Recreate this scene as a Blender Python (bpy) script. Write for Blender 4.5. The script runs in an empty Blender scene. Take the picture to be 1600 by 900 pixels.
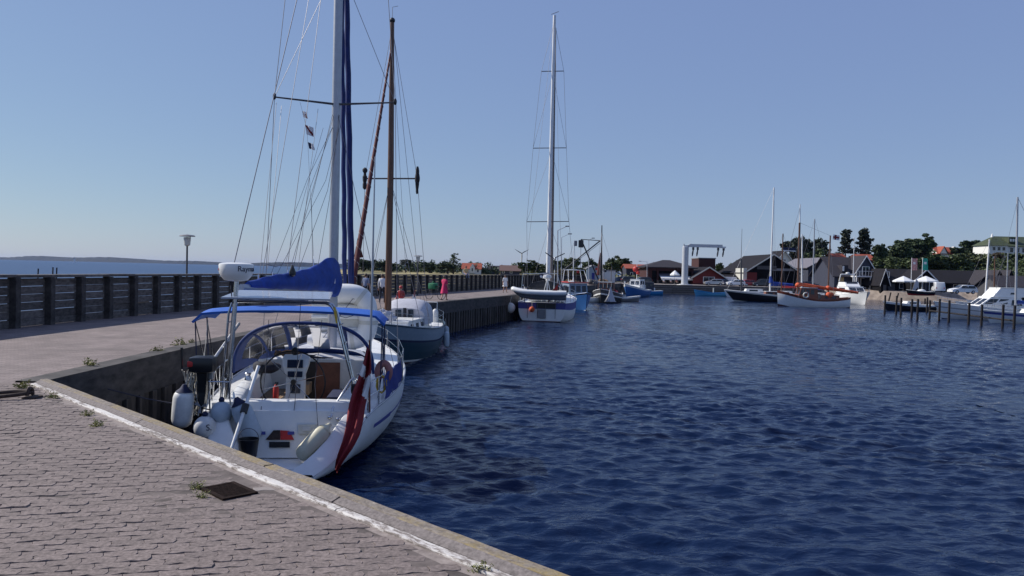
import bpy, bmesh, math, random
import numpy as np
from mathutils import Vector, Matrix
R = math.radians
sc = bpy.context.scene
col = sc.collection
# ------------------------------------------------------------------ camera
F = 1220.0; CH = 4.2
PIT = math.atan(26.3/1220); ROLL = math.atan(.0234)
cam_d = bpy.data.cameras.new('camera'); cam = bpy.data.objects.new('camera', cam_d); col.objects.link(cam)
cam_d.sensor_width = 36; cam_d.lens = 36*F/1600; cam_d.clip_start = .1; cam_d.clip_end = 30000
cp, sp, cr, sr = math.cos(PIT), math.sin(PIT), math.cos(ROLL), math.sin(ROLL)
fwd = Vector((0, cp, -sp)); up0 = Vector((0, sp, cp)); rt0 = Vector((1, 0, 0))
rt = rt0*cr + up0*sr; upv = up0*cr - rt0*sr
M4 = Matrix.Identity(4)
for i in range(3):
    M4[i][0] = rt[i]; M4[i][1] = upv[i]; M4[i][2] = -fwd[i]
M4[2][3] = CH
cam.matrix_world = M4
sc.camera = cam
# ------------------------------------------------------------------ light
SUN_EL = R(38); SUN_AZ = R(-72)        # azimuth clockwise from +Y (negative = left)
w = bpy.data.worlds.new('World'); sc.world = w; w.use_nodes = True
wn = w.node_tree; wn.nodes.clear()
wo = wn.nodes.new('ShaderNodeOutputWorld'); wb = wn.nodes.new('ShaderNodeBackground')
sky = wn.nodes.new('ShaderNodeTexSky'); sky.sky_type = 'NISHITA'; sky.sun_disc = False
sky.sun_elevation = SUN_EL; sky.sun_rotation = SUN_AZ; sky.altitude = 0
sky.air_density = 1.0; sky.dust_density = .25; sky.ozone_density = 2.0
wb.inputs[1].default_value = .065
mul = wn.nodes.new('ShaderNodeVectorMath'); mul.operation = 'MULTIPLY'; mul.inputs[1].default_value = (.56, .61, .42)      # lavender summer haze
add = wn.nodes.new('ShaderNodeVectorMath'); add.operation = 'ADD'; add.inputs[1].default_value = (2.2, 2.95, 6.5)
wn.links.new(sky.outputs[0], mul.inputs[0]); wn.links.new(mul.outputs[0], add.inputs[0]); wn.links.new(add.outputs[0], wb.inputs[0]); wn.links.new(wb.outputs[0], wo.inputs[0])
sl = bpy.data.lights.new('sun', 'SUN'); sl.energy = 5.0; sl.angle = R(.53); sl.color = (1, .95, .88)
so = bpy.data.objects.new('sun', sl); col.objects.link(so)
sd = Vector((math.sin(SUN_AZ)*math.cos(SUN_EL), math.cos(SUN_AZ)*math.cos(SUN_EL), math.sin(SUN_EL)))
so.rotation_euler = (-sd).to_track_quat('-Z', 'Y').to_euler()
so.location = (0, 0, 60)
vs = sc.view_settings; vs.view_transform = 'Standard'; vs.look = 'None'; vs.exposure = 0; vs.gamma = 1
cy = sc.cycles; cy.use_denoising = True
cy.max_bounces = 6; cy.diffuse_bounces = 2; cy.glossy_bounces = 3; cy.transmission_bounces = 4; cy.transparent_max_bounces = 12; cy.volume_bounces = 0
cy.caustics_reflective = False; cy.caustics_refractive = False; cy.sample_clamp_indirect = 5

# ------------------------------------------------------------------ authoring helpers: photograph pixel + known height/distance -> place
def ray(px, py):
    u = (px-800)/F; v = (450-py)/F
    a = u*cr - v*sr; b = u*sr + v*cr
    return (a, cp + b*sp, -sp + b*cp)
def Pz(px, py, z):
    d = ray(px, py); t = (z-CH)/d[2]; return Vector((d[0]*t, d[1]*t, z))
def Pd(px, py, Y):
    d = ray(px, py); t = Y/d[1]; return Vector((d[0]*t, Y, CH + d[2]*t))
class Frame:
    """the local frame of a thing standing at x,y, turned by rot: at() gives local coordinates on the plane local y = yl"""
    def __init__(s, x, y, rot, z=0): s.x, s.y, s.c, s.s, s.z = x, y, math.cos(rot), math.sin(rot), z
    def at(s, px, py, yl):
        d = ray(px, py); k = (-s.s*d[0] + s.c*d[1]); t = (yl + (-s.s*s.x + s.c*s.y))/k
        X, Y, Z = d[0]*t - s.x, d[1]*t - s.y, CH + d[2]*t
        return Vector((s.c*X + s.s*Y, yl, Z - s.z))

# ------------------------------------------------------------------ materials
MAT = {}
def pm(name, c, rough=.6, metal=0, var=.12, scale=6, bump=0, bscale=40, c2=None, spec=.5, alpha=1, trans=0, stretch=(1, 1, 1), isl=0, coat=0, detail=4, world=False):
    m = bpy.data.materials.new(name); m.use_nodes = True; nt = m.node_tree
    b = nt.nodes['Principled BSDF']; b.inputs['Roughness'].default_value = rough; b.inputs['Metallic'].default_value = metal
    b.inputs['Specular IOR Level'].default_value = spec; b.inputs['Coat Weight'].default_value = coat
    tc = nt.nodes.new('ShaderNodeTexCoord'); mp = nt.nodes.new('ShaderNodeMapping'); mp.inputs['Scale'].default_value = stretch
    if world: gp = nt.nodes.new('ShaderNodeNewGeometry'); nt.links.new(gp.outputs['Position'], mp.inputs[0])
    else: nt.links.new(tc.outputs['Object'], mp.inputs[0])
    n = nt.nodes.new('ShaderNodeTexNoise'); n.inputs['Scale'].default_value = scale; n.inputs['Detail'].default_value = detail; n.inputs['Roughness'].default_value = .65
    nt.links.new(mp.outputs[0], n.inputs[0])
    mr = nt.nodes.new('ShaderNodeMapRange'); mr.inputs[1].default_value = .3; mr.inputs[2].default_value = .7
    nt.links.new(n.outputs[0], mr.inputs[0])
    mx = nt.nodes.new('ShaderNodeMix'); mx.data_type = 'RGBA'
    lo = tuple(max(0, v*(1-var)) for v in c); hi = tuple(min(1, v*(1+var)) for v in c) if c2 is None else c2
    mx.inputs[6].default_value = (*lo, 1); mx.inputs[7].default_value = (*hi, 1)
    nt.links.new(mr.outputs[0], mx.inputs[0]); out = mx.outputs[2]
    if isl:
        g = nt.nodes.new('ShaderNodeNewGeometry'); oi = nt.nodes.new('ShaderNodeObjectInfo')
        ad = nt.nodes.new('ShaderNodeMath'); ad.operation = 'ADD'; fr = nt.nodes.new('ShaderNodeMath'); fr.operation = 'FRACT'
        nt.links.new(g.outputs['Random Per Island'], ad.inputs[0]); nt.links.new(oi.outputs['Random'], ad.inputs[1]); nt.links.new(ad.outputs[0], fr.inputs[0])
        m2 = nt.nodes.new('ShaderNodeMapRange'); m2.inputs[3].default_value = 1-isl; m2.inputs[4].default_value = 1+isl
        nt.links.new(fr.outputs[0], m2.inputs[0])
        vm = nt.nodes.new('ShaderNodeVectorMath'); vm.operation = 'SCALE'
        nt.links.new(out, vm.inputs[0]); nt.links.new(m2.outputs[0], vm.inputs['Scale']); out = vm.outputs[0]
    nt.links.new(out, b.inputs['Base Color'])
    if alpha < 1: b.inputs['Alpha'].default_value = alpha
    if bump:
        nb = nt.nodes.new('ShaderNodeTexNoise'); nb.inputs['Scale'].default_value = bscale; nb.inputs['Detail'].default_value = 5
        nt.links.new(mp.outputs[0], nb.inputs[0])
        bp = nt.nodes.new('ShaderNodeBump'); bp.inputs['Strength'].default_value = min(1, bump*12); bp.inputs['Distance'].default_value = bump
        nt.links.new(nb.outputs[0], bp.inputs['Height']); nt.links.new(bp.outputs[0], b.inputs['Normal'])
    MAT[name] = m; return m
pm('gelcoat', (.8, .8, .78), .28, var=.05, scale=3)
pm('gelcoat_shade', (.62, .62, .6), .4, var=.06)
pm('offwhite', (.6, .59, .53), .5, var=.1)
pm('cream', (.62, .58, .42), .5, var=.08)
pm('white', (.78, .78, .77), .45, var=.04)
pm('navy', (.008, .014, .055), .75, var=.25, bump=.004, bscale=12)
pm('blue', (.008, .045, .27), .7, var=.3, scale=4, bump=.035, bscale=5)
pm('bimini', (.01, .1, .45), .65, var=.12, bump=.003, bscale=20)
pm('weathercloth', (.01, .025, .2), .7, var=.18, bump=.008, bscale=5)
pm('steel', (.55, .56, .58), .22, 1, var=.1)
pm('alu', (.42, .43, .46), .42, .6, var=.08)
pm('wire', (.14, .14, .17), .5, .2, var=.1)
pm('rope', (.5, .48, .43), .9, var=.2, scale=40)
pm('rope_dark', (.05, .05, .07), .9)
pm('black', (.012, .012, .014), .35, var=.3)
pm('rubber', (.02, .02, .024), .8, var=.2)
pm('teak', (.3, .2, .115), .7, var=.3, scale=14, stretch=(8, 1, 8))
pm('varnish', (.17, .045, .02), .3, var=.35, scale=5, stretch=(3, 1, 3))
pm('hoodblue', (.012, .035, .15), .75, var=.2, bump=.004, bscale=10)
pm('furlblue', (.007, .022, .13), .7, var=.25, scale=5, bump=.01, bscale=7)
pm('mastwood', (.12, .055, .03), .4, var=.35, scale=3, stretch=(6, 6, .5))
pm('redcloth', (.19, .006, .012), .8, var=.15, bump=.004, bscale=8)
pm('flagwhite', (.75, .73, .72), .8, var=.06)
pm('red', (.5, .03, .025), .5, var=.15)
pm('orange', (.62, .1, .03), .7, var=.2, bump=.01, bscale=6)
pm('sailbrown', (.1, .022, .02), .8, var=.3)
pm('fender', (.66, .66, .64), .5, var=.14, scale=5)
pm('fenderblue', (.42, .5, .57), .45, var=.1)
pm('panel', (.35, .38, .45), .12, .3, var=.1)
pm('screen', (.02, .03, .06), .12, var=.2)
pm('yellow', (.6, .4, .05), .8, var=.25, scale=20)
pm('teal', (.012, .05, .075), .35, var=.15)
pm('bulwark', (.2, .26, .32), .45, var=.1)
pm('hullblue', (.035, .13, .36), .4, var=.15)
pm('hullblue2', (.03, .22, .5), .4, var=.12)
pm('skyblue', (.1, .38, .62), .45, var=.12)
pm('hullblack', (.012, .012, .014), .35, var=.3)
pm('boot', (.08, .02, .02), .6, var=.2)
pm('darkgrey', (.06, .06, .068), .6, var=.2)
pm('grey', (.22, .22, .235), .6, var=.15)
pm('tarp', (.46, .46, .5), .6, var=.12, bump=.01, bscale=5)
pm('rust', (.045, .028, .022), .85, var=.5, scale=25, bump=.01, bscale=60)
pm('net', (.16, .1, .055), .95, var=.4, scale=10, bump=.03, bscale=15)
pm('brownhouse', (.16, .06, .035), .6, var=.25)
pm('redwall', (.15, .016, .014), .75, var=.2, stretch=(3, 3, .2), scale=5)
pm('darkred', (.045, .008, .008), .75, var=.2, stretch=(3, 3, .2), scale=5)
pm('blackwall', (.007, .0065, .008), .9, spec=.15, var=.3, stretch=(3, 3, .2))
pm('slate', (.045, .042, .05), .9, spec=.15, var=.2, scale=3)
pm('felt', (.02, .019, .023), .95, spec=.12, var=.2, scale=2)
pm('greyroof', (.15, .14, .16), .7, var=.15, scale=2)
pm('greywall', (.05, .055, .08), .9, spec=.2, var=.15)
pm('bluewall', (.2, .27, .36), .6, var=.15, stretch=(6, 6, .2), scale=3)
pm('yellowwall', (.58, .42, .2), .8, var=.1)
pm('whitewall', (.72, .71, .68), .8, var=.07)
pm('tile', (.3, .065, .032), .8, var=.25, scale=2.5)
pm('greentile', (.045, .06, .027), .8, var=.35, scale=1.2)
pm('brownroof', (.13, .075, .065), .8, var=.25)
pm('window', (.02, .025, .035), .08, var=.2)
pm('bark', (.07, .05, .038), .9, var=.3, scale=8, bump=.03, bscale=12)
pm('leafA', (.032, .058, .016), .65, var=.45, scale=.35, c2=(.095, .13, .038))
pm('leafB', (.02, .04, .013), .65, var=.4, scale=.35, c2=(.06, .095, .027))
pm('leafC', (.06, .08, .025), .7, var=.4, scale=.5, c2=(.11, .125, .045))
pm('needle', (.008, .017, .009), .7, var=.35, scale=.7, c2=(.02, .034, .015))
pm('olive', (.1, .085, .04), .75, var=.4, scale=.5, c2=(.15, .11, .06))
pm('weed', (.17, .2, .05), .7, var=.4, scale=9, c2=(.36, .33, .11))
pm('skin', (.45, .26, .19), .6, var=.08)
pm('hair', (.09, .06, .04), .7, var=.3)
pm('pink', (.6, .025, .12), .8, var=.12)
pm('whitecloth', (.7, .7, .72), .85, var=.08)
pm('darkcloth', (.02, .022, .035), .85, var=.2)
pm('bluecloth', (.2, .24, .36), .85, var=.25, scale=12)
pm('greencloth', (.03, .2, .09), .7, var=.2)
pm('bannergreen', (.02, .33, .24), .7, var=.2)
pm('bannerred', (.5, .25, .24), .7, var=.35, scale=3)
pm('carsilver', (.42, .41, .4), .25, .5, coat=.5, var=.05)
pm('carwhite', (.75, .75, .75), .25, coat=.5, var=.03)
pm('carblue', (.04, .06, .12), .25, coat=.5, var=.05)
pm('carred', (.3, .02, .02), .3, coat=.5, var=.05)
pm('cardark', (.03, .032, .036), .3, coat=.4, var=.1)
pm('galv', (.5, .52, .55), .5, .3, var=.1, scale=2)
pm('letters', (.02, .02, .05), .6)
pm('lettersblue', (.06, .07, .28), .6)
pm('pile', (.014, .011, .012), .9, var=.4, stretch=(3, 3, .6), scale=6, bump=.02, bscale=10)
pm('wallwood', (.09, .08, .074), .9, var=.45, scale=4, stretch=(1, 1, 3), bump=.012, bscale=14, isl=.3, c2=(.18, .16, .15), world=True)
pm('wallpost', (.04, .036, .035), .9, var=.4, scale=5, bump=.02, bscale=10, c2=(.085, .076, .073))
pm('sheet', (.03, .026, .025), .85, var=.45, scale=3, stretch=(2, 2, .4), bump=.01, bscale=12, isl=.35, c2=(.085, .072, .065), world=True)
pm('timber', (.17, .14, .12), .85, var=.4, scale=5, stretch=(1, 1, 3), bump=.01, bscale=16, isl=.2)
pm('kerbwood', (.15, .128, .12), .95, var=.3, scale=26, bump=.012, bscale=60, c2=(.27, .235, .22), detail=9)
pm('paver', (.162, .128, .116), .92, var=.42, scale=30, bump=.008, bscale=90, isl=.12, c2=(.272, .218, .198), detail=8, world=True)
pm('paverpale', (.3, .262, .24), .92, var=.2, scale=9, bump=.006, bscale=90, isl=.1, world=True)
pm('joint', (.11, .088, .078), .95, var=.5, scale=3, bump=.01, bscale=60, c2=(.19, .155, .14))
pm('sandyedge', (.21, .172, .155), .95, var=.25, scale=11, bump=.006, bscale=120, c2=(.32, .27, .245), detail=8)
pm('grate', (.02, .012, .01), .95, spec=.1, var=.5, scale=25)

def glass_mat():
    m = bpy.data.materials.new('clear_vinyl'); m.use_nodes = True; nt = m.node_tree; nt.nodes.clear()
    o = nt.nodes.new('ShaderNodeOutputMaterial'); t = nt.nodes.new('ShaderNodeBsdfTransparent'); g = nt.nodes.new('ShaderNodeBsdfGlossy')
    g.inputs['Roughness'].default_value = .12; t.inputs[0].default_value = (.86, .86, .9, 1)
    mx = nt.nodes.new('ShaderNodeMixShader'); f = nt.nodes.new('ShaderNodeFresnel'); f.inputs[0].default_value = 1.6
    nt.links.new(f.outputs[0], mx.inputs[0]); nt.links.new(t.outputs[0], mx.inputs[1]); nt.links.new(g.outputs[0], mx.inputs[2]); nt.links.new(mx.outputs[0], o.inputs[0])
    MAT['vinyl'] = m
glass_mat()

# ------------------------------------------------------------------ mesh builder
def V(*a): return Vector(a)
class MB:
    def __init__(s): s.v = []; s.f = []; s.m = []; s.mats = []; s.cur = 0
    def mat(s, n):
        if n not in s.mats: s.mats.append(n)
        s.cur = s.mats.index(n); return s
    def add(s, vs, fs):
        b = len(s.v); s.v += [tuple(v) for v in vs]
        for f in fs: s.f.append(tuple(b+i for i in f)); s.m.append(s.cur)
        return s
    def box(s, a, b, T=None):
        x0, y0, z0 = a; x1, y1, z1 = b
        vs = [V(x, y, z) for z in (z0, z1) for y in (y0, y1) for x in (x0, x1)]
        if T is not None: vs = [T @ v for v in vs]
        return s.add(vs, [(0, 2, 3, 1), (4, 5, 7, 6), (0, 1, 5, 4), (2, 6, 7, 3), (0, 4, 6, 2), (1, 3, 7, 5)])
    def bbox(s, a, b, r=.02, T=None):
        """box with chamfered edges"""
        bm = bmesh.new(); bmesh.ops.create_cube(bm, size=1)
        a, b = Vector(a), Vector(b); c = (a+b)/2; d = b-a
        for v in bm.verts: v.co = Vector((v.co.x*d.x, v.co.y*d.y, v.co.z*d.z)) + c
        bmesh.ops.bevel(bm, geom=bm.edges[:], offset=r, segments=2, affect='EDGES', profile=.6)
        bm.verts.index_update()
        vs = [v.co.copy() for v in bm.verts]
        if T is not None: vs = [T @ v for v in vs]
        s.add(vs, [tuple(v.index for v in f.verts) for f in bm.faces]); bm.free(); return s
    def tube(s, pts, r, n=8, cap=True, flat=1.0):
        pts = [Vector(p) for p in pts]; rs = r if isinstance(r, (list, tuple)) else [r]*len(pts)
        prev = None; rings = []
        for i, p in enumerate(pts):
            t = (pts[min(i+1, len(pts)-1)] - pts[max(i-1, 0)])
            if t.length < 1e-9: t = V(0, 0, 1)
            t.normalize()
            if prev is None:
                a = V(0, 0, 1) if abs(t.z) < .9 else V(1, 0, 0)
                u = t.cross(a).normalized()
            else:
                u = prev - t*prev.dot(t); u.normalize()
            prev = u; q = t.cross(u)
            rings.append([p + (u*math.cos(k*2*math.pi/n) + q*math.sin(k*2*math.pi/n)*flat)*rs[i] for k in range(n)])
        return s.rings(rings, cap)
    def rings(s, rings, cap=True, closed=True):
        n = len(rings[0]); vs = [v for r_ in rings for v in r_]; fs = []
        for i in range(len(rings)-1):
            for k in range(n if closed else n-1):
                k2 = (k+1) % n; fs.append((i*n+k, i*n+k2, (i+1)*n+k2, (i+1)*n+k))
        if cap and closed: fs.append(tuple(range(n-1, -1, -1))); fs.append(tuple((len(rings)-1)*n+k for k in range(n)))
        return s.add(vs, fs)
    def lathe(s, prof, c=(0, 0, 0), n=16, T=None):
        c = Vector(c)
        rr = [[V(r*math.cos(k*2*math.pi/n), r*math.sin(k*2*math.pi/n), z) for k in range(n)] for r, z in prof]
        rr = [[(T @ v if T is not None else v) + c for v in q] for q in rr]
        return s.rings(rr, True)
    def ball(s, c, r, n=14, m=9, sc_=(1, 1, 1), T=None):
        pr = [(max(1e-3, math.sin(math.pi*i/m)), -math.cos(math.pi*i/m)) for i in range(m+1)]
        c = Vector(c)
        rr = [[V(q*math.cos(k*2*math.pi/n)*r*sc_[0], q*math.sin(k*2*math.pi/n)*r*sc_[1], z*r*sc_[2]) for k in range(n)] for q, z in pr]
        rr = [[(T @ v if T is not None else v) + c for v in q] for q in rr]
        return s.rings(rr, True)
    def poly(s, pts): return s.add(pts, [tuple(range(len(pts)))])
    def slab(s, pts, d):
        """extruded polygon: pts (ring) moved by d"""
        d = Vector(d); n = len(pts); a = [Vector(p) for p in pts]; vs = a + [p+d for p in a]
        return s.add(vs, [tuple(range(n-1, -1, -1)), tuple(range(n, 2*n))] + [(k, (k+1) % n, n+(k+1) % n, n+k) for k in range(n)])
    def grid(s, rows):
        return s.rings(rows, False, False)
    def sheet(s, rows, t):
        """grid given real thickness t along -its normals (approx)"""
        rows = [[Vector(p) for p in r_] for r_ in rows]; a, b = len(rows), len(rows[0]); back = []
        for i in range(a):
            q = []
            for k in range(b):
                du = rows[min(i+1, a-1)][k] - rows[max(i-1, 0)][k]; dv = rows[i][min(k+1, b-1)] - rows[i][max(k-1, 0)]
                n = du.cross(dv)
                if n.length > 0: n.normalize()
                q.append(rows[i][k] - n*t)
            back.append(q)
        base = len(s.v); s.grid(rows); nb = len(s.v); s.add([v for q in back for v in q[::1]], [])
        for i in range(a-1):
            for k in range(b-1):
                s.f.append((nb+i*b+k, nb+(i+1)*b+k, nb+(i+1)*b+k+1, nb+i*b+k+1)); s.m.append(s.cur)
        ed = [(i*b, (i+1)*b) for i in range(a-1)] + [((i+1)*b+b-1, i*b+b-1) for i in range(a-1)] + [(k+1, k) for k in range(b-1)] + [((a-1)*b+k, (a-1)*b+k+1) for k in range(b-1)]
        for p, q in ed: s.f.append((base+p, base+q, nb+q, nb+p)); s.m.append(s.cur)
        return s
    def build(s, name, mat=None, parent=None, smooth=False, loc=None, rotz=0, fix=True):
        me = bpy.data.meshes.new(name); me.from_pydata(s.v, [], s.f)
        if mat and not s.mats: s.mats = [mat]
        for m in s.mats: me.materials.append(MAT[m])
        if len(s.mats) > 1: me.polygons.foreach_set('material_index', s.m)
        if fix:
            bm = bmesh.new(); bm.from_mesh(me); bmesh.ops.recalc_face_normals(bm, faces=bm.faces[:]); bm.to_mesh(me); bm.free()
        if smooth:
            me.polygons.foreach_set('use_smooth', [True]*len(me.polygons)); me.set_sharp_from_angle(angle=R(40 if smooth is True else smooth))
        me.update()
        o = bpy.data.objects.new(name, me); col.objects.link(o)
        if parent: o.parent = parent
        if loc is not None: o.location = loc
        o.rotation_euler.z = rotz
        return o
def tag(o, label=None, cat=None, group=None, kind=None):
    if label: o['label'] = label
    if cat: o['category'] = cat
    if group: o['group'] = group
    if kind: o['kind'] = kind
    return o
def thing(name, label, cat, loc=(0, 0, 0), rotz=0, group=None):
    o = bpy.data.objects.new(name, None); col.objects.link(o); o.location = loc; o.rotation_euler.z = rotz; o.empty_display_size = .2
    return tag(o, label, cat, group)
def copy_of(o, loc, rotz=0, parent=None, scale=None):
    c = o.copy(); col.objects.link(c); c.location = loc; c.rotation_euler = (0, 0, rotz); c.parent = parent
    if scale: c.scale = scale
    return c
def text_mesh(s, size, name, mat, parent, T, depth=.004):
    """lettering as thin solid letters"""
    cu = bpy.data.curves.new(name, 'FONT'); cu.body = s; cu.size = size; cu.extrude = depth; cu.align_x = 'CENTER'; cu.align_y = 'CENTER'
    ob = bpy.data.objects.new('t', cu); col.objects.link(ob)
    dg = bpy.context.evaluated_depsgraph_get(); me = bpy.data.meshes.new_from_object(ob.evaluated_get(dg))
    bpy.data.objects.remove(ob); me.transform(T); me.materials.clear(); me.materials.append(MAT[mat])
    o = bpy.data.objects.new(name, me); col.objects.link(o); o.parent = parent; return o
def rnd(a, b): return random.uniform(a, b)
def lerp(a, b, t): return a + (b-a)*t
def smooth01(t): t = max(0, min(1, t)); return t*t*(3-2*t)
random.seed(7)
# ================================================================== SETTING
QZ = 2.1      # top of the quay above the water
def struct(o): o['kind'] = 'structure'; return o
# -- water
WAVES = []
_r = np.random.RandomState(3)
for i in range(46):
    lam = .27*(1.07**i) ; th = R(90) + _r.normal(0, R(27)) + R(12)
    amp = .0125*lam*_r.uniform(.5, 1.3)*min(1, (.8/lam)**1.7)
    WAVES.append((lam, th, amp, _r.uniform(0, 6.28)))
def wave(X, Y, dx):
    Z = np.zeros_like(X)
    mod = .75 + .35*np.sin(X*.11+1.3)*np.sin(Y*.083+.4) + .2*np.sin(X*.31+Y*.22)
    for lam, th, amp, ph in WAVES:
        if lam < 3.8*dx: continue
        k = 2*math.pi/lam; a = k*(X*math.cos(th)+Y*math.sin(th))+ph
        Z += amp*(np.sin(a) - .28*np.cos(2*a))
    return Z*mod
def water_mat(name, scale_w, deep, rough=.08, spec=.18):
    m = bpy.data.materials.new(name); m.use_nodes = True; nt = m.node_tree; b = nt.nodes['Principled BSDF']
    b.inputs['Base Color'].default_value = deep; b.inputs['Roughness'].default_value = rough; b.inputs['IOR'].default_value = 1.33; b.inputs['Specular IOR Level'].default_value = spec
    tc = nt.nodes.new('ShaderNodeNewGeometry'); prev = None
    for sc_, st, d, stg in ((1.7, (.6, 1.2, 1), .085, 1), (5.5, (.65, 1.25, 1), .024, 1), (15, (.7, 1.2, 1), .004, 1)):
        mp = nt.nodes.new('ShaderNodeMapping'); mp.inputs['Scale'].default_value = st; mp.inputs['Rotation'].default_value = (0, 0, R(10))
        nt.links.new(tc.outputs['Position'], mp.inputs[0])
        n = nt.nodes.new('ShaderNodeTexNoise'); n.inputs['Scale'].default_value = sc_*scale_w; n.inputs['Detail'].default_value = 3; n.inputs['Distortion'].default_value = .5
        nt.links.new(mp.outputs[0], n.inputs[0])
        bp = nt.nodes.new('ShaderNodeBump'); bp.inputs['Strength'].default_value = stg; bp.inputs['Distance'].default_value = d/scale_w
        nt.links.new(n.outputs[0], bp.inputs['Height'])
        if prev: nt.links.new(prev.outputs[0], bp.inputs['Normal'])
        prev = bp
    nt.links.new(prev.outputs[0], b.inputs['Normal'])
    MAT[name] = m
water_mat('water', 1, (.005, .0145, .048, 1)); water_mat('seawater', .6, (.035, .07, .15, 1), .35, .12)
b = MB(); allv = []; allf = []; off = 0
for x0, x1, y0, y1, d in ((-9, 17, 3, 26, .07), (-9.5, 40, 26, 56, .12), (-9.5, 80, 56, 110, .25), (-9.5, 160, 110, 178, .8), (16, 90, 3, 26, 1.2), (40, 90, 26, 56, 1.2), (80, 160, 56, 110, 1.2)):
    xs = np.arange(x0, x1+d*.99, d); ys = np.arange(y0, y1+d*.99, d); X, Y = np.meshgrid(xs, ys); Z = wave(X, Y, d)
    nx, ny = len(xs), len(ys); allv.append(np.stack([X.ravel(), Y.ravel(), Z.ravel()], 1))
    i = np.arange(nx*ny).reshape(ny, nx); allf.append(np.stack([i[:-1, :-1].ravel(), i[:-1, 1:].ravel(), i[1:, 1:].ravel(), i[1:, :-1].ravel()], 1)+off); off += nx*ny
vv = np.concatenate(allv); ff = np.concatenate(allf)
me = bpy.data.meshes.new('harbour_water'); me.vertices.add(len(vv)); me.vertices.foreach_set('co', vv.astype(np.float32).ravel())
me.loops.add(ff.size); me.loops.foreach_set('vertex_index', ff.astype(np.int32).ravel()); me.polygons.add(len(ff))
me.polygons.foreach_set('loop_start', np.arange(0, ff.size, 4, dtype=np.int32)); me.polygons.foreach_set('use_smooth', np.ones(len(ff), bool))
me.update(); me.validate(); me.materials.append(MAT['water'])
hw = bpy.data.objects.new('harbour_water', me); col.objects.link(hw); struct(hw)
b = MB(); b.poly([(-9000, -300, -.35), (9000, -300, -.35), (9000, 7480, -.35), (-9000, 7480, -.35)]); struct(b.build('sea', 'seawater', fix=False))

# -- pier line (inner edge towards the basin) and the breakwater line
EDGE = [(-8.0, 13.3), (-7.95, 20), (-7.75, 26), (-7.1, 34), (-5.48, 46), (-2.8, 57), (0, 67), (4.0, 84), (7.8, 100), (12.3, 122), (18, 146), (24, 171)]
def densify(P, step):
    out = [Vector(P[0])]
    for a, c in zip(P[:-1], P[1:]):
        a, c = Vector(a), Vector(c); n = max(1, int((c-a).length/step))
        for k in range(1, n+1): out.append(a.lerp(c, k/n))
    return out
def offset(P, d):
    out = []
    for i, p in enumerate(P):
        t = (P[min(i+1, len(P)-1)] - P[max(i-1, 0)]).normalized(); out.append(p + Vector((-t.y, t.x))*d)
    return out
WALLP = offset([Vector(p) for p in EDGE], 7.55)
EDGE = EDGE[:7] + [(2.6, 84), (5.2, 100), (10.5, 122), (17.5, 146), (24, 171)]
E2 = [Vector(p) for p in EDGE]; WALLP[0] = Vector((-15.6, 4)); WALLP[1] = Vector((-15.42, 22))
KA = Vector((-8.05, 13.11)); KB = Vector((-.22, 5.46)); KD = (KB-KA).normalized(); KN = Vector((-KD.y, KD.x))   # kerb line, KN to the water
KC = KB + KD*9
# paving under everything (plaza and pier): slab with quay faces
b = MB()
top = [V(p.x, p.y, QZ) for p in E2]
outer = [V(p.x-.15, p.y, QZ) for p in WALLP]
def pave_mat():
    m = bpy.data.materials.new('pier_paving'); m.use_nodes = True; nt = m.node_tree; bs = nt.nodes['Principled BSDF']; bs.inputs['Roughness'].default_value = .92
    g = nt.nodes.new('ShaderNodeNewGeometry'); mp = nt.nodes.new('ShaderNodeMapping'); mp.inputs['Rotation'].default_value = (0, 0, R(-14)); nt.links.new(g.outputs['Position'], mp.inputs[0])
    br = nt.nodes.new('ShaderNodeTexBrick'); br.inputs['Scale'].default_value = 1; br.inputs['Brick Width'].default_value = .225; br.inputs['Row Height'].default_value = .1125; br.inputs['Mortar Size'].default_value = .006
    br.inputs['Color1'].default_value = (.178, .142, .131, 1); br.inputs['Color2'].default_value = (.24, .193, .179, 1); br.inputs['Mortar'].default_value = (.12, .098, .09, 1)
    nt.links.new(mp.outputs[0], br.inputs[0])
    n = nt.nodes.new('ShaderNodeTexNoise'); n.inputs['Scale'].default_value = .9; n.inputs['Detail'].default_value = 8; nt.links.new(g.outputs['Position'], n.inputs[0])
    mr = nt.nodes.new('ShaderNodeMapRange'); mr.inputs[1].default_value = .3; mr.inputs[2].default_value = .7; mr.inputs[3].default_value = .78; mr.inputs[4].default_value = 1.22; nt.links.new(n.outputs[0], mr.inputs[0])
    vm = nt.nodes.new('ShaderNodeVectorMath'); vm.operation = 'SCALE'; nt.links.new(br.outputs[0], vm.inputs[0]); nt.links.new(mr.outputs[0], vm.inputs['Scale'])
    nt.links.new(vm.outputs[0], bs.inputs['Base Color'])
    bp = nt.nodes.new('ShaderNodeBump'); bp.inputs['Strength'].default_value = .6; bp.inputs['Distance'].default_value = .008; nt.links.new(br.outputs['Fac'], bp.inputs['Height']); bp.invert = True; nt.links.new(bp.outputs[0], bs.inputs['Normal'])
    MAT['pier_paving'] = m
pave_mat()
for i in range(len(top)-1):
    b.add([top[i], top[i+1], outer[i+1], outer[i]], [(0, 1, 2, 3)])
pier = struct(b.build('pier_pavement', 'pier_paving'))
# plaza: under the laid pavers, joint bed 6 cm lower
bed = MB()
pl = [(KA.x, KA.y), (KB.x, KB.y), (KC.x, KC.y), (KC.x, -6), (-30, -6), (-30, 4), (WALLP[0].x-.15, 4)]
bed.slab([(x, y, QZ-.007) for x, y in pl] + [(-15.7, 13.3, QZ-.007)], (0, 0, -1.2))
struct(bed.build('plaza_bed', 'joint'))
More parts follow.
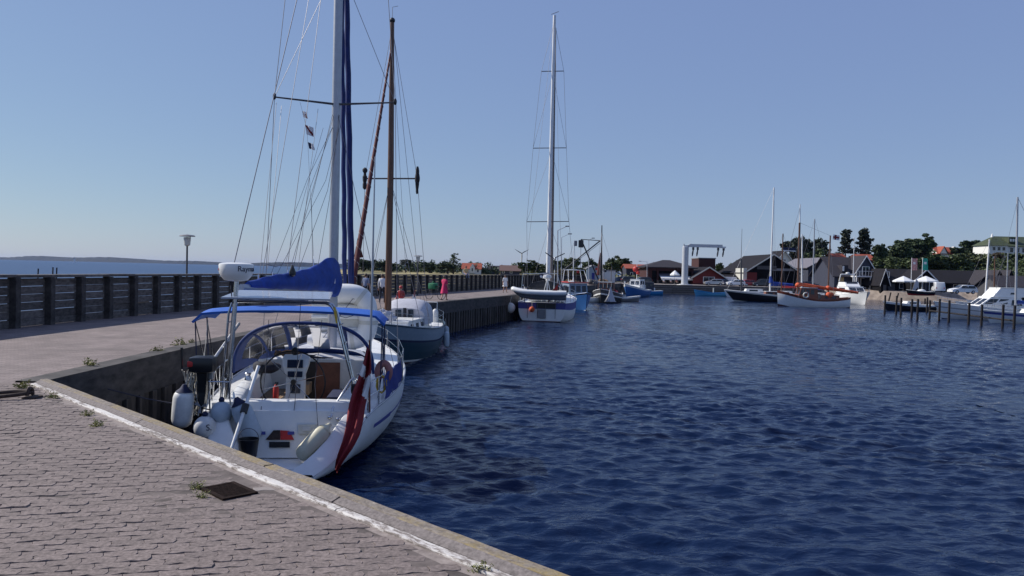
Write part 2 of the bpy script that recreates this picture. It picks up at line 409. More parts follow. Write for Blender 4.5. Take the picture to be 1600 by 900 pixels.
# quay face of the pier: concrete capping beam over a row of steel/timber sheet piles
cap = MB(); DE = densify(EDGE, 2.0)
inn = offset(DE, .45); ou = offset(DE, -.02)
for i in range(len(DE)-1):
    a0, a1, c0, c1 = inn[i], inn[i+1], ou[i], ou[i+1]
    cap.add([V(*a0, QZ+.03), V(*a1, QZ+.03), V(*c1, QZ+.03), V(*c0, QZ+.03), V(*c1, QZ-.75), V(*c0, QZ-.75), V(*a0, QZ-.1), V(*a1, QZ-.1)],
            [(0, 1, 2, 3), (3, 2, 4, 5), (0, 6, 7, 1)])
pm('quaybeam', (.04, .036, .036), .9, var=.45, scale=2, stretch=(1, 1, 2.5), bump=.02, bscale=8, c2=(.09, .08, .076))
pm('quayconc', (.3, .28, .27), .92, var=.35, scale=1.5, bump=.015, bscale=12, c2=(.22, .2, .19))
qb = struct(cap.build('quay_beam', 'quaybeam'))
# sheet piles, each its own piece for the nearest
pp = MB(); pp.bbox((-.11, -.1, -2.6), (.11, .1, QZ-.74), .02); pile0 = None
acc = 0; k = 0; PIL = densify(EDGE, .29); PIL = [p for p in PIL if p.y < 74]
qf = thing('quay_face', 'dark upright sheet piles lining the basin side of the pier', 'quay wall')
restp = MB()
for i in range(1, len(PIL)):
    a, c = PIL[i-1], PIL[i]; t = (c-a).normalized(); ang = math.atan2(t.y, t.x) - math.pi/2; o_ = Vector((t.y, -t.x)); d = -.1 + (.05 if i % 2 else 0)
    p = V(*(a + o_*d), 0)
    if i < 296:
        if pile0 is None: pile0 = pp.build('pile', 'sheet', qf, loc=p, rotz=ang)
        else: copy_of(pile0, p, ang, qf)
b = MB(); far = [p for p in densify(EDGE, .6) if p.y > 66]
for i in range(1, len(far)):
    t = (far[i]-far[i-1]).normalized(); ang = math.atan2(t.y, t.x) - math.pi/2
    b.box((-.12, -.27, -2), (.1 if i % 2 else .04, .27, QZ-.74), Matrix.Translation(V(*far[i-1], 0)) @ Matrix.Rotation(ang, 4, 'Z'))
tag(b.build('far_pile', 'sheet', qf), kind='stuff')
b = MB()   # bottom behind the piles so no light comes through
for i in range(len(E2)-1):
    a0, a1 = offset(E2, .25)[i], offset(E2, .25)[i+1]; b.add([V(*a0, -3), V(*a1, -3), V(*a1, QZ-.2), V(*a0, QZ-.2)], [(0, 1, 2, 3)])
struct(b.build('pier_core', 'quaybeam'))
# plaza quay wall below the kerb
b = MB(); n3 = V(KN.x, KN.y, 0)
A3, C3 = V(*(KA-KD*.05), 0), V(*KC, 0)
b.slab([A3+n3*.05+V(0, 0, -3), C3+n3*.05+V(0, 0, -3), C3+n3*.05+V(0, 0, QZ-.04), A3+n3*.05+V(0, 0, QZ-.04)], n3*.24)
struct(b.build('plaza_quay_wall', 'quaybeam'))
# kerb: white painted strip, then weathered timbers end to end with a chamfered front timber
kb = thing('quay_kerb', 'low weathered kerb with yellow lichen and a flaking white painted strip along the plaza edge', 'kerb', V(*KA, QZ), math.atan2(KD.y, KD.x))
def kpaint():
    m = bpy.data.materials.new('flaking_paint'); m.use_nodes = True; nt = m.node_tree; bs = nt.nodes['Principled BSDF']; bs.inputs['Roughness'].default_value = .85
    tc = nt.nodes.new('ShaderNodeTexCoord'); mp = nt.nodes.new('ShaderNodeMapping'); mp.inputs['Scale'].default_value = (1.6, 5, 5); nt.links.new(tc.outputs['Object'], mp.inputs[0])
    n = nt.nodes.new('ShaderNodeTexNoise'); n.inputs['Scale'].default_value = 5; n.inputs['Detail'].default_value = 9; n.inputs['Roughness'].default_value = .75; nt.links.new(mp.outputs[0], n.inputs[0])
    n2 = nt.nodes.new('ShaderNodeTexNoise'); n2.inputs['Scale'].default_value = .45; nt.links.new(tc.outputs['Object'], n2.inputs[0])
    ad = nt.nodes.new('ShaderNodeMath'); ad.operation = 'MULTIPLY_ADD'; ad.inputs[1].default_value = .55; nt.links.new(n2.outputs[0], ad.inputs[0]); nt.links.new(n.outputs[0], ad.inputs[2])
    cr_ = nt.nodes.new('ShaderNodeValToRGB'); cr_.color_ramp.elements[0].position = .7; cr_.color_ramp.elements[0].color = (.2, .17, .15, 1); cr_.color_ramp.elements[1].position = .82; cr_.color_ramp.elements[1].color = (.62, .59, .55, 1)
    e = cr_.color_ramp.elements.new(.75); e.color = (.42, .38, .35, 1)
    nt.links.new(ad.outputs[0], cr_.inputs[0]); nt.links.new(cr_.outputs[0], bs.inputs['Base Color'])
    bp = nt.nodes.new('ShaderNodeBump'); bp.inputs['Distance'].default_value = .003; nt.links.new(n.outputs[0], bp.inputs['Height']); nt.links.new(bp.outputs[0], bs.inputs['Normal'])
    MAT['flaking'] = m
kpaint()
def lichen():
    m = bpy.data.materials.new('kerb_lichen'); m.use_nodes = True; nt = m.node_tree; bs = nt.nodes['Principled BSDF']; bs.inputs['Roughness'].default_value = .92
    tc = nt.nodes.new('ShaderNodeTexCoord'); mp = nt.nodes.new('ShaderNodeMapping'); mp.inputs['Scale'].default_value = (4, 5, 5); nt.links.new(tc.outputs['Object'], mp.inputs[0])
    n = nt.nodes.new('ShaderNodeTexNoise'); n.inputs['Scale'].default_value = 5; n.inputs['Detail'].default_value = 8; n.inputs['Roughness'].default_value = .7; nt.links.new(mp.outputs[0], n.inputs[0])
    c = nt.nodes.new('ShaderNodeValToRGB'); c.color_ramp.elements[0].position = .36; c.color_ramp.elements[0].color = (.14, .115, .095, 1); c.color_ramp.elements[1].position = .7; c.color_ramp.elements[1].color = (.36, .31, .26, 1); nt.links.new(n.outputs[0], c.inputs[0])
    n2 = nt.nodes.new('ShaderNodeTexNoise'); n2.inputs['Scale'].default_value = 1.6; n2.inputs['Detail'].default_value = 9; n2.inputs['Roughness'].default_value = .8; nt.links.new(tc.outputs['Object'], n2.inputs[0])
    r2 = nt.nodes.new('ShaderNodeMapRange'); r2.inputs[1].default_value = .47; r2.inputs[2].default_value = .64; nt.links.new(n2.outputs[0], r2.inputs[0])
    mx = nt.nodes.new('ShaderNodeMix'); mx.data_type = 'RGBA'; mx.inputs[7].default_value = (.3, .225, .09, 1); nt.links.new(r2.outputs[0], mx.inputs[0]); nt.links.new(c.outputs[0], mx.inputs[6]); nt.links.new(mx.outputs[2], bs.inputs['Base Color'])
    bp = nt.nodes.new('ShaderNodeBump'); bp.inputs['Distance'].default_value = .012; nt.links.new(n.outputs[0], bp.inputs['Height']); nt.links.new(bp.outputs[0], bs.inputs['Normal'])
    MAT['lichen'] = m
lichen()
LK = (KC-KA).length; x = 0; j = 0
def jag(mb, x0, x1, prof, step=.22, amp=.006):
    n = max(2, int((x1-x0)/step)); rr = []
    for i in range(n+1):
        xx = lerp(x0, x1, i/n); rr.append([V(xx, y+rnd(-amp, amp), z+rnd(-amp, amp)*.6) for y, z in prof])
    mb.rings(rr, True)
for (x0, x1) in ((-.02, 2.6), (2.62, 5.9), (5.92, 9.2), (9.22, 12.6), (12.62, 16), (16.02, LK)):
    b = MB(); jag(b, x0, x1, [(-.02, -.06), (-.018, .012), (-.008, .022), (.06, .024), (.068, .012), (.07, -.06)]); b.build('painted_strip', 'flaking', kb)
for (x0, x1) in ((-.12, 4.4), (4.425, 9.0), (9.03, 13.4), (13.43, LK)):
    b = MB(); jag(b, x0, x1, [(.08, -.06), (.078, .02), (.1, .03), (.165, .054), (.171, .048), (.171, -.06)], .3, .004); b.build('chamfered_edge', 'kerbwood', kb)
for (x0, x1) in ((-.18, 3.1), (3.13, 7.6), (7.63, 12.1), (12.13, LK)):
    b = MB(); jag(b, x0, x1, [(.174, -.1), (.172, .05), (.18, .058), (.285, .058), (.3, .046), (.306, -.3)], .3, .004); b.build('edge_stone', 'lichen', kb)

# -- laid pavers: zig-zag interlocking stones
PW, PH = .225, .1125; PA = R(14)
def paver_ring(s=1.0, g=.0015):
    w_, h_ = PW/2-g, PH/2-g; z = .021
    return [(-w_, -h_), (-w_*.5, -h_-z*.0), (0, -h_+z), (w_*.5, -h_), (w_, -h_), (w_+z*.55, 0), (w_, h_), (w_*.5, h_), (0, h_+z), (-w_*.5, h_), (-w_, h_), (-w_+z*.55, 0)]
RING = paver_ring()
def paver_mesh(seed):
    rr = random.Random(seed); q = [(x+rr.uniform(-.004, .004), y+rr.uniform(-.004, .004)) for x, y in RING]; n = len(q)
    vs = [V(x, y, -.06) for x, y in q] + [V(x, y, -.0035) for x, y in q] + [V(x*.975, y*.955, 0) for x, y in q]
    fs = [(k, (k+1) % n, n+(k+1) % n, n+k) for k in range(n)] + [(n+k, n+(k+1) % n, 2*n+(k+1) % n, 2*n+k) for k in range(n)] + [tuple(range(2*n, 3*n))]
    return vs, fs
ca, sa = math.cos(PA), math.sin(PA)
GR = Pz(357, 767, QZ)      # drain grate centre
def inside(p):
    d = (p - KA).dot(KN)
    if d > -.085: return False
    if p.y > 13.2 or p.x < -9.5 or p.x > 3: return False
    if p.y < 4.3: return False
    return abs(p.x) < .72*p.y + .4 or p.x < 0 and -p.x < .70*p.y+.4
spots = []
for r_ in range(-40, 190):
    for c_ in range(-70, 70):
        lx = c_*PW + (PW/2 if r_ % 2 else 0); ly = r_*PH
        p = Vector((lx*ca - ly*sa, lx*sa + ly*ca))
        if not inside(p): continue
        g = Vector((p.x-GR.x, p.y-GR.y)); gu, gv = g.dot(KD), g.dot(KN)
        if abs(gu) < .28 and abs(gv) < .2: continue
        if (p-KA).dot(KN) > -.2 and random.random() < .3: continue         # crumbled edge along the kerb
        # dips and settled stones
        dz = -.004*max(0, 1-abs(g.length-.6)/.8) + .0028*math.sin(p.x*1.7)*math.sin(p.y*1.3+1) + rnd(-.0035, .0035)
        tk = .022
        if random.random() < .06: dz += rnd(-.005, .008); tk = .04
        spots.append((p, dz, rnd(-tk, tk), rnd(-tk, tk), rnd(-.05, .05), -.6 < gu < .25 and .18 < gv < .5 and random.random() < .8))
spots.sort(key=lambda s: s[0].length)
variants = [paver_mesh(i) for i in range(6)]
pav = struct(bpy.data.objects.new('paving', None)); col.objects.link(pav)
pmesh = []
for i, (vs_, fs_) in enumerate(variants):
    for mname in ('paver', 'paverpale'):
        me = bpy.data.meshes.new('paver'); me.from_pydata([tuple(v) for v in vs_], [], fs_); me.materials.append(MAT[mname]); pmesh.append(me)
rest = MB(); rest.mat('paver'); rest.mat('paverpale')
vis = [s for s in spots]
for i, (p, dz, tx, ty, tz, pale) in enumerate(vis):
    T = Matrix.Translation(V(p.x, p.y, QZ+dz)) @ Matrix.Rotation(PA+tz*.6, 4, 'Z') @ Matrix.Rotation(tx, 4, 'X') @ Matrix.Rotation(ty, 4, 'Y')
    if i < 298:
        o = bpy.data.objects.new('paver', pmesh[(i*7 % 6)*2 + (1 if pale else 0)]); col.objects.link(o); o.parent = pav; o.matrix_local = T
    else:
        vs_, fs_ = variants[random.randrange(6)]; rest.mat('paverpale' if pale else 'paver'); rest.add([T @ v for v in vs_], fs_)
tag(rest.build('laid_pavers', None, pav, fix=False), kind='stuff')
# sandy mortar along the kerb, and round the drain
b = MB(); n = 90
rowa = []; rowb = []
for i in range(n+1):
    s_ = lerp(0, LK, i/n); wv = .1 + .04*math.sin(s_*1.3+.5)+.04*math.sin(s_*3.1)+rnd(-.03, .03) + (.25 if 2 < s_ < 4.6 else 0)
    e = V(*(KA+KD*s_ - KN*.0), QZ+.004); rowa.append(e); q = KA+KD*s_-KN*max(.12, wv); rowb.append(V(*q, QZ-.014))
b.grid([rowa, rowb]); struct(b.build('mortar_edge', 'sandyedge'))
b = MB(); b.poly([(-30, 4, QZ-.012), (-30, -6, QZ-.012), (12, -6, QZ-.012), (12, .5, QZ-.012), (4.6, .5, QZ-.012), (.7, 4.25, QZ-.012), (-3.6, 4.25, QZ-.012), (-9.4, 13.25, QZ-.012), (-15.7, 13.25, QZ-.012), (-15.7, 4, QZ-.012)]); struct(b.build('plaza_pavement', 'pier_paving'))

# -- breakwater wall: posts, planks, cap
bw = thing('breakwater_wall', 'long dark timber breakwater wall with posts and gapped planks along the pier', 'wall')
BAY = 1.68; WH = 1.52
def walk(P, step):
    out = [P[0].copy()]; i = 0; cur = P[0].copy()
    while True:
        need = step
        while i < len(P)-1 and (P[i+1]-cur).length < need:
            need -= (P[i+1]-cur).length; cur = P[i+1].copy(); i += 1
        if i >= len(P)-1: return out
        cur = cur + (P[i+1]-cur).normalized()*need; out.append(cur.copy())
WD = []
_d = densify([tuple(p) for p in WALLP], 1.5)
for i in range(len(_d)):
    a = _d[max(0, i-4):i+5]; WD.append(sum(a, Vector((0, 0)))/len(a))
WPT = walk(WD, BAY)
npl = 6; ph_ = WH/npl
pk = MB(); pk.box((-.05, 0, .0), (.05, BAY-.012, ph_-.019)); plank0 = None
ps = MB(); ps.bbox((-.02, -.12, -.05), (.26, .12, WH+.03), .02)
pst0 = None; cpm = MB(); cpm.bbox((-.28, 0, WH+.03), (.2, BAY-.006, WH+.12), .015); cp0 = None
cnt = 0; farw = MB()
for i in range(len(WPT)-1):
    a, c = WPT[i], WPT[i+1]; t = c-a; ang = math.atan2(t.y, t.x)-math.pi/2; L3 = V(a.x, a.y, QZ)
    if a.y < 8: continue
    if pst0 is None:
        pst0 = ps.build('post', 'wallpost', bw, loc=L3, rotz=ang); cp0 = cpm.build('cap_board', 'wallwood', bw, loc=L3, rotz=ang)
    else: copy_of(pst0, L3, ang+rnd(-.03, .03), bw); copy_of(cp0, L3+V(0, 0, rnd(-.008, .008)), ang, bw)
    for k in range(npl):
        p = L3+V(0, 0, k*ph_+rnd(-.006, .006)+.01)
        if cnt < 299:
            if plank0 is None: plank0 = pk.build('plank', 'wallwood', bw, loc=p, rotz=ang)
            else: copy_of(plank0, p, ang, bw)
        else: farw.box((-.05, 0, 0), (.05, BAY-.012, ph_-.019), Matrix.Translation(p) @ Matrix.Rotation(ang, 4, 'Z'))
        cnt += 1
if farw.v: tag(farw.build('far_planks', 'wallwood', bw), kind='stuff')
# stone footing of the pier on the sea side
b = MB()
for i in range(len(WPT)-1):
    a, c = WPT[i], WPT[i+1]; n_ = Vector((-(c-a).y, (c-a).x)).normalized()
    b.add([V(*(a+n_*.15), QZ-.02), V(*(c+n_*.15), QZ-.02), V(*(c+n_*3), -.8), V(*(a+n_*3), -.8)], [(0, 1, 2, 3)])
struct(b.build('breakwater_slope', 'quayconc'))

# -- land: one terrain sheet round the basin
LEFTC = [(-2, 92), (-28, 150), (-62, 260), (-98, 420), (-240, 800), (-700, 2200)]
def leftx(y):
    for (xa, ya), (xb, yb) in zip(LEFTC[:-1], LEFTC[1:]):
        if ya <= y <= yb: return lerp(xa, xb, (y-ya)/(yb-ya))
    return -2 if y < 92 else -900
def beach_y(x):     # shore line of the basin
    if x < 66: return 172
    if x < 78: return lerp(172, 158, (x-66)/12)
    return 158 - smooth01((x-92)/40)*64
def edgex(y):
    for (xa, ya), (xb, yb) in zip(EDGE[:-1], EDGE[1:]):
        if ya <= y <= yb: return lerp(xa, xb, (y-ya)/(yb-ya))
    return -8 if y < 13 else 24.5
def hz(x, y):
    if y < 171 and x > edgex(y)-3 and y < beach_y(x)-1.5: return -2.2
    s = y - beach_y(x)
    base = lerp(-2.2, 1.95, smooth01((s+1.5)/ (6 if x > 60 else 2))) if x > 24 else (1.9 if y > 92 else -2)
    if x > 24 and s < -1.5: return -2.2
    # hill on the right
    h = (8.2*smooth01((y-188-max(0, 95-x)*.6)/95)*smooth01((x-84)/50) + 1.6*smooth01((x-110)/60)*smooth01((y-190)/60))*(1-smooth01((y-330)/90))
    l = x - leftx(y)
    if l < 12: base = lerp(-1.5, base, smooth01(l/12))
    if x < 60 and y > 200: base += .9*smooth01((y-200)/200)*smooth01((60-x)/30)
    if y > 560: h += 0
    return base + h + .12*math.sin(x*.21)*math.sin(y*.17)*(1 if s > 6 else 0)
def ground_mat():
    m = bpy.data.materials.new('ground'); m.use_nodes = True; nt = m.node_tree; bs = nt.nodes['Principled BSDF']; bs.inputs['Roughness'].default_value = .95
    g = nt.nodes.new('ShaderNodeNewGeometry')
    def noise(s, d=5):
        n = nt.nodes.new('ShaderNodeTexNoise'); n.inputs['Scale'].default_value = s; n.inputs['Detail'].default_value = d; nt.links.new(g.outputs['Position'], n.inputs[0]); return n
    c = nt.nodes.new('ShaderNodeValToRGB'); c.color_ramp.elements[0].position = .35; c.color_ramp.elements[0].color = (.06, .065, .022, 1); c.color_ramp.elements[1].position = .55; c.color_ramp.elements[1].color = (.33, .27, .12, 1)
    nt.links.new(noise(.045).outputs[0], c.inputs[0])
    c2 = nt.nodes.new('ShaderNodeValToRGB'); c2.color_ramp.elements[0].position = .35; c2.color_ramp.elements[0].color = (.19, .15, .12, 1); c2.color_ramp.elements[1].position = .65; c2.color_ramp.elements[1].color = (.32, .26, .21, 1)
    nt.links.new(noise(.9, 8).outputs[0], c2.inputs[0])
    sp_ = nt.nodes.new('ShaderNodeSeparateXYZ'); nt.links.new(g.outputs['Position'], sp_.inputs[0])
    mr = nt.nodes.new('ShaderNodeMapRange'); mr.inputs[1].default_value = 185; mr.inputs[2].default_value = 192; nt.links.new(sp_.outputs[1], mr.inputs[0])
    mx = nt.nodes.new('ShaderNodeMix'); mx.data_type = 'RGBA'; nt.links.new(mr.outputs[0], mx.inputs[0]); nt.links.new(c2.outputs[0], mx.inputs[6]); nt.links.new(c.outputs[0], mx.inputs[7])
    ml = nt.nodes.new('ShaderNodeMapRange'); ml.inputs[1].default_value = 20; ml.inputs[2].default_value = 10; nt.links.new(sp_.outputs[0], ml.inputs[0])
    mx2 = nt.nodes.new('ShaderNodeMix'); mx2.data_type = 'RGBA'; nt.links.new(ml.outputs[0], mx2.inputs[0]); nt.links.new(mx.outputs[2], mx2.inputs[6]); nt.links.new(c.outputs[0], mx2.inputs[7])
    mh = nt.nodes.new('ShaderNodeMapRange'); mh.inputs[1].default_value = 2.6; mh.inputs[2].default_value = 4.2; nt.links.new(sp_.outputs[2], mh.inputs[0])
    mx3 = nt.nodes.new('ShaderNodeMix'); mx3.data_type = 'RGBA'; mx3.inputs[7].default_value = (.022, .032, .01, 1); nt.links.new(mh.outputs[0], mx3.inputs[0]); nt.links.new(mx2.outputs[2], mx3.inputs[6])
    nt.links.new(mx3.outputs[2], bs.inputs['Base Color'])
    MAT['ground'] = m
ground_mat()
xs = list(np.arange(-120, 24, 6)) + list(np.arange(24, 200, 3)) + list(np.arange(200, 900, 25)); ys = list(np.arange(60, 240, 3)) + list(np.arange(240, 600, 8)) + list(np.arange(600, 1000, 40))
b = MB(); b.grid([[V(x, y, hz(x, y)) for x in xs] for y in ys]); struct(b.build('ground', 'ground', smooth=180))
# far quay: asphalt apron with timber front
apr = MB(); apr.slab([(24, 170.6, 2.02), (68, 170.6, 2.02), (70, 182, 2.06), (75, 195, 2.12), (24, 195, 2.12)], (0, 0, -.12)); pm('apron', (.24, .21, .2), .95, var=.2, scale=.7, c2=(.3, .27, .26)); struct(apr.build('apron', 'apron'))
fq = thing('far_quay_front', 'striped timber quay front below the boat lift across the basin', 'quay wall', (24, 170, 0))
b0 = None
for k, (z0, z1) in enumerate(((-.6, .38), (.46, .86), (.94, 1.34), (1.42, 1.8), (1.88, 2.06))):
    for j in range(4):
        b = MB(); b.box((j*11, -.12-(.06 if k % 2 else 0)-.05*k*0, z0), (j*11+10.96, .5, z1)); b.build('beam', 'timber', fq)
b = MB(); b.box((0, .1, -2), (44, .6, 1.95)); b.build('backing', 'blackwall', fq)
# far shore across the open sea
b = MB(); rows = [[], [], []]
for i in range(280):
    X = lerp(-6500, 900, i/279); h = 27 + 8*math.sin(i*.07)+5*math.sin(i*.21+1)+rnd(-2.5, 2.5); h *= lerp(1.3, .75, i/279)
    Y = 6200+500*math.sin(i*.025); rows[0].append(V(X, Y, -1)); rows[1].append(V(X, Y+60, h)); rows[2].append(V(X, Y+700, h*.8))
b.grid(rows); pm('farwood', (.008, .012, .012), .9, var=.35, scale=.01); struct(b.build('far_shore', 'farwood'))
# ================================================================== BOAT BUILDING KIT
def hermite(tab, y):
    """smooth table lookup"""
    if y <= tab[0][0]: return tab[0][1]
    for i in range(len(tab)-1):
        if tab[i][0] <= y <= tab[i+1][0]:
            a, c = tab[i], tab[i+1]; h = c[0]-a[0]; t = (y-a[0])/h
            m0 = (c[1]-tab[max(0, i-1)][1])/(c[0]-tab[max(0, i-1)][0]); m1 = (tab[min(len(tab)-1, i+2)][1]-a[1])/(tab[min(len(tab)-1, i+2)][0]-a[0])
            t2, t3 = t*t, t*t*t
            return (2*t3-3*t2+1)*a[1]+(t3-2*t2+t)*h*m0+(-2*t3+3*t2)*c[1]+(t3-t2)*h*m1
    return tab[-1][1]
class Hull:
    def __init__(s, wid, sheer, keel, rake=.5, full=.45, flare=0):
        s.w, s.s, s.k, s.rake, s.full, s.flare = wid, sheer, keel, rake, full, flare; s.y0, s.y1 = wid[0][0], wid[-1][0]
    def pt(s, y, t, side=1):
        """t 0 keel .. 1 sheer"""
        w_, zt, zb = hermite(s.w, y), hermite(s.s, y), hermite(s.k, y); z = lerp(zb, zt, t)
        q = (1-(1-t)**2.4)**s.full; L = s.y1-s.y0; f = smooth01((y-s.y0-.45*L)/(.55*L))
        q = lerp(q, lerp(q, t**.9, .75), f)
        return V(side*w_*q, y + s.rake*f*f*(z/max(.1, zt)), z)
    def sheer(s, y, side=1, dx=0, dz=0):
        p = s.pt(y, 1, side); return V(p.x-side*dx, p.y, p.z+dz)
    def ystations(s, n): return [s.y0+(s.y1-s.y0)*i/n for i in range(n+1)]
    def mesh(s, bands, n=28, rows=14):
        """bands: [(t_top, material)] from keel up"""
        b = MB(); ys = s.ystations(n)
        ts = sorted(set([i/rows for i in range(rows+1)] + [q[0] for q in bands]))
        for a, c in zip(ts[:-1], ts[1:]):
            mid = (a+c)/2; mat = next(m for q, m in bands if mid <= q+1e-9); b.mat(mat)
            for side in (1, -1): b.grid([[s.pt(y, a, side) for y in ys], [s.pt(y, c, side) for y in ys]])
        b.mat(bands[-1][1]); y = ys[0]   # transom
        ring = [s.pt(y, t, 1) for t in ts] + [s.pt(y, t, -1) for t in reversed(ts)]
        for i in range(len(ts)-1):
            a = ts[i]; c = ts[i+1]; mid = (a+c)/2; b.mat(next(m for q, m in bands if mid <= q+1e-9))
            b.add([s.pt(y, a, -1), s.pt(y, a, 1), s.pt(y, c, 1), s.pt(y, c, -1)], [(0, 1, 2, 3)])
        return b
    def deck(s, y0, y1, dz=-.02, n=20, dx=.03, camber=.04):
        b = MB(); rows = []
        for i in range(n+1):
            y = lerp(y0, y1, i/n); p = s.sheer(y, 1, dx, dz)
            rows.append([V(p.x*k, p.y, p.z+camber*(1-k*k)) for k in (-1, -.5, 0, .5, 1)])
        return b.grid(rows)
    def rail(s, b, y0, y1, r=.025, dx=0, dz=.02, n=18, sides=(1, -1)):
        for side in sides: b.tube([s.sheer(lerp(y0, y1, i/n), side, dx, dz) for i in range(n+1)], r, 6)
        return b
def lifelines(h, parent, ys, height=.6, dx=.06, mat='steel', r=.014, lr=.006, gates=1):
    for side in (1, -1):
        pts = [h.sheer(y, side, dx, 0) for y in ys]
        for p in pts: MB().tube([p, p+V(0, 0, height)], r, 6).build('stanchion', mat, parent)
        b = MB()
        for hh in (height-.01, height*.5): b.tube([p+V(0, 0, hh) for p in pts], lr, 4)
        b.build('lifeline', mat, parent)
def line(pts, r, mat, parent, name='rigging_wire', n=4, sag=0):
    if sag:
        a, c = Vector(pts[0]), Vector(pts[-1]); pts = [a.lerp(c, i/10)-V(0, 0, sag*4*(i/10)*(1-i/10)) for i in range(11)]
    return MB().tube(pts, r, n).build(name, mat, parent)
def flag_mesh(o, du, dv, nu=10, nv=8, fold=.06, white=None, seed=0, mat='redcloth', wm='flagwhite'):
    """cloth from origin o, along du (fly) and dv (hoist); white(u,v)->bool"""
    b = MB(); b.mat(mat); b.mat(wm); du, dv, o = Vector(du), Vector(dv), Vector(o); nrm = du.cross(dv).normalized()
    P = [[o+du*(i/nu)+dv*(k/nv)+nrm*fold*math.sin(i/nu*9+seed+k*.25)*(i/nu) for i in range(nu+1)] for k in range(nv+1)]
    for k in range(nv):
        for i in range(nu):
            b.mat(wm if white and white((i+.5)/nu, (k+.5)/nv) else mat); b.add([P[k][i], P[k][i+1], P[k+1][i+1], P[k+1][i]], [(0, 1, 2, 3)])
    return b
cross = lambda u, v: .28 < u < .46 or .4 < v < .62
def world_thing(b, name, mat, label, cat, fr, base, smooth=True, group=None):
    """a mesh authored in a boat's frame becomes its own thing with its origin at its base"""
    base = Vector(base); b.v = [tuple(Vector(v)-base) for v in b.v]
    o = b.build(name, mat, None, smooth); o.location = fr.w(base); o.rotation_euler.z = fr.rot
    return tag(o, label, cat, group)
class BF(Frame):
    def __init__(s, x, y, rot, z=0): super().__init__(x, y, rot, z); s.rot = rot
    def w(s, v): return V(s.x + s.c*v[0]-s.s*v[1], s.y + s.s*v[0]+s.c*v[1], s.z+v[2])

# ================================================================== THE MOORED SAILING YACHT (nearest)
FR = BF(-4.52, 15.8, R(6)); at = FR.at
yacht = thing('sailing_yacht', 'white sailing yacht with blue boom cover and bimini moored nearest to the plaza kerb', 'sailboat', (FR.x, FR.y, 0), FR.rot)
H = Hull([(-1.15, .72), (-.85, 1.12), (-.4, 1.46), (0, 1.64), (1.5, 1.92), (3.5, 2.14), (5.5, 2.2), (7.5, 2.08), (9.5, 1.65), (11, 1.05), (12.2, .3), (12.5, .05)],
         [(-1.15, .2), (-.6, .7), (-.1, 1.12), (.4, 1.2), (3, 1.22), (6, 1.3), (9, 1.45), (12.5, 1.75)],
         [(-1.15, .02), (0, -.1), (2, -.35), (5, -.5), (9, -.45), (11.5, -.3), (12.5, -.2)], rake=.5)
hb = H.mesh([(.30, 'hullblack'), (1, 'gelcoat')], 40, 16); hull = hb.build('hull', None, yacht, True)
for side in (1, -1): MB().sheet([[H.pt(lerp(.5, 11.8, i/24), t, side)+V(side*.004, 0, 0) for i in range(25)] for t in (.735, .76)], .004).build('hull_stripe', 'lettersblue', hull)
for side in (1, -1): MB().sheet([[H.pt(lerp(.5, 2.2, i/6), t, side)+V(side*.007, 0, 0) for i in range(7)] for t in (.715, .775)], .004).build('hull_accent', 'lettersblue', hull)
H.rail(MB(), -.1, 12.3, .022, 0, .03).build('toe_rail', 'alu', yacht, True)
# side decks, coachroof, cockpit
cw = lambda y: hermite([(.3, 1.28), (2, 1.42), (3.9, 1.45), (9.2, .8)], y)
b = MB()
for side in (1, -1):
    b.grid([[H.sheer(y, side, .02, .015) for y in [.0+i*.4 for i in range(24)]], [V(side*cw(y), y, hermite(H.s, y)+.05) for y in [.0+i*.4 for i in range(24)]]])
for i in range(8):
    pass
b.build('side_deck', 'gelcoat', yacht, True)
H.deck(9.1, 12.45, .02).build('foredeck', 'gelcoat', yacht, True)
# coachroof
b = MB(); rr = []
for i in range(12):
    y = lerp(3.95, 9.25, i/11); w_ = cw(y); zt = hermite([(3.9, 1.86), (7, 1.8), (9.3, 1.5)], y); zb = hermite(H.s, y)
    rr.append([V(-w_, y, zb-.05), V(-w_*.94, y, zt-.14), V(-w_*.8, y, zt-.03), V(0, y, zt+.05), V(w_*.8, y, zt-.03), V(w_*.94, y, zt-.14), V(w_, y, zb-.05)])
b.rings(rr, False, False); b.add(rr[0], [tuple(range(7))]); b.add(rr[-1], [tuple(range(7))])
cr_o = b.build('coachroof', 'gelcoat', yacht, True)
for side in (1, -1):
    for y in (4.7, 6.0, 7.4):
        w_ = cw(y)*.975; MB().bbox((side*w_-.02, y, 1.42), (side*w_+.02, y+.7, 1.58), .015).build('window', 'window', cr_o)
MB().bbox((.02, 3.9, .8), (.62, 3.945, 1.78), .01).build('companionway_board', 'brownhouse', yacht)
MB().box((-1.4, 3.93, .7), (1.4, 3.99, 1.84)).build('bulkhead', 'gelcoat_shade', yacht); MB().bbox((-.4, 3.88, .78), (.02, 3.92, 1.8), .01).build('companionway_shade', 'black', yacht)  # bulkhead toned darker and black panel added as shade under the hood
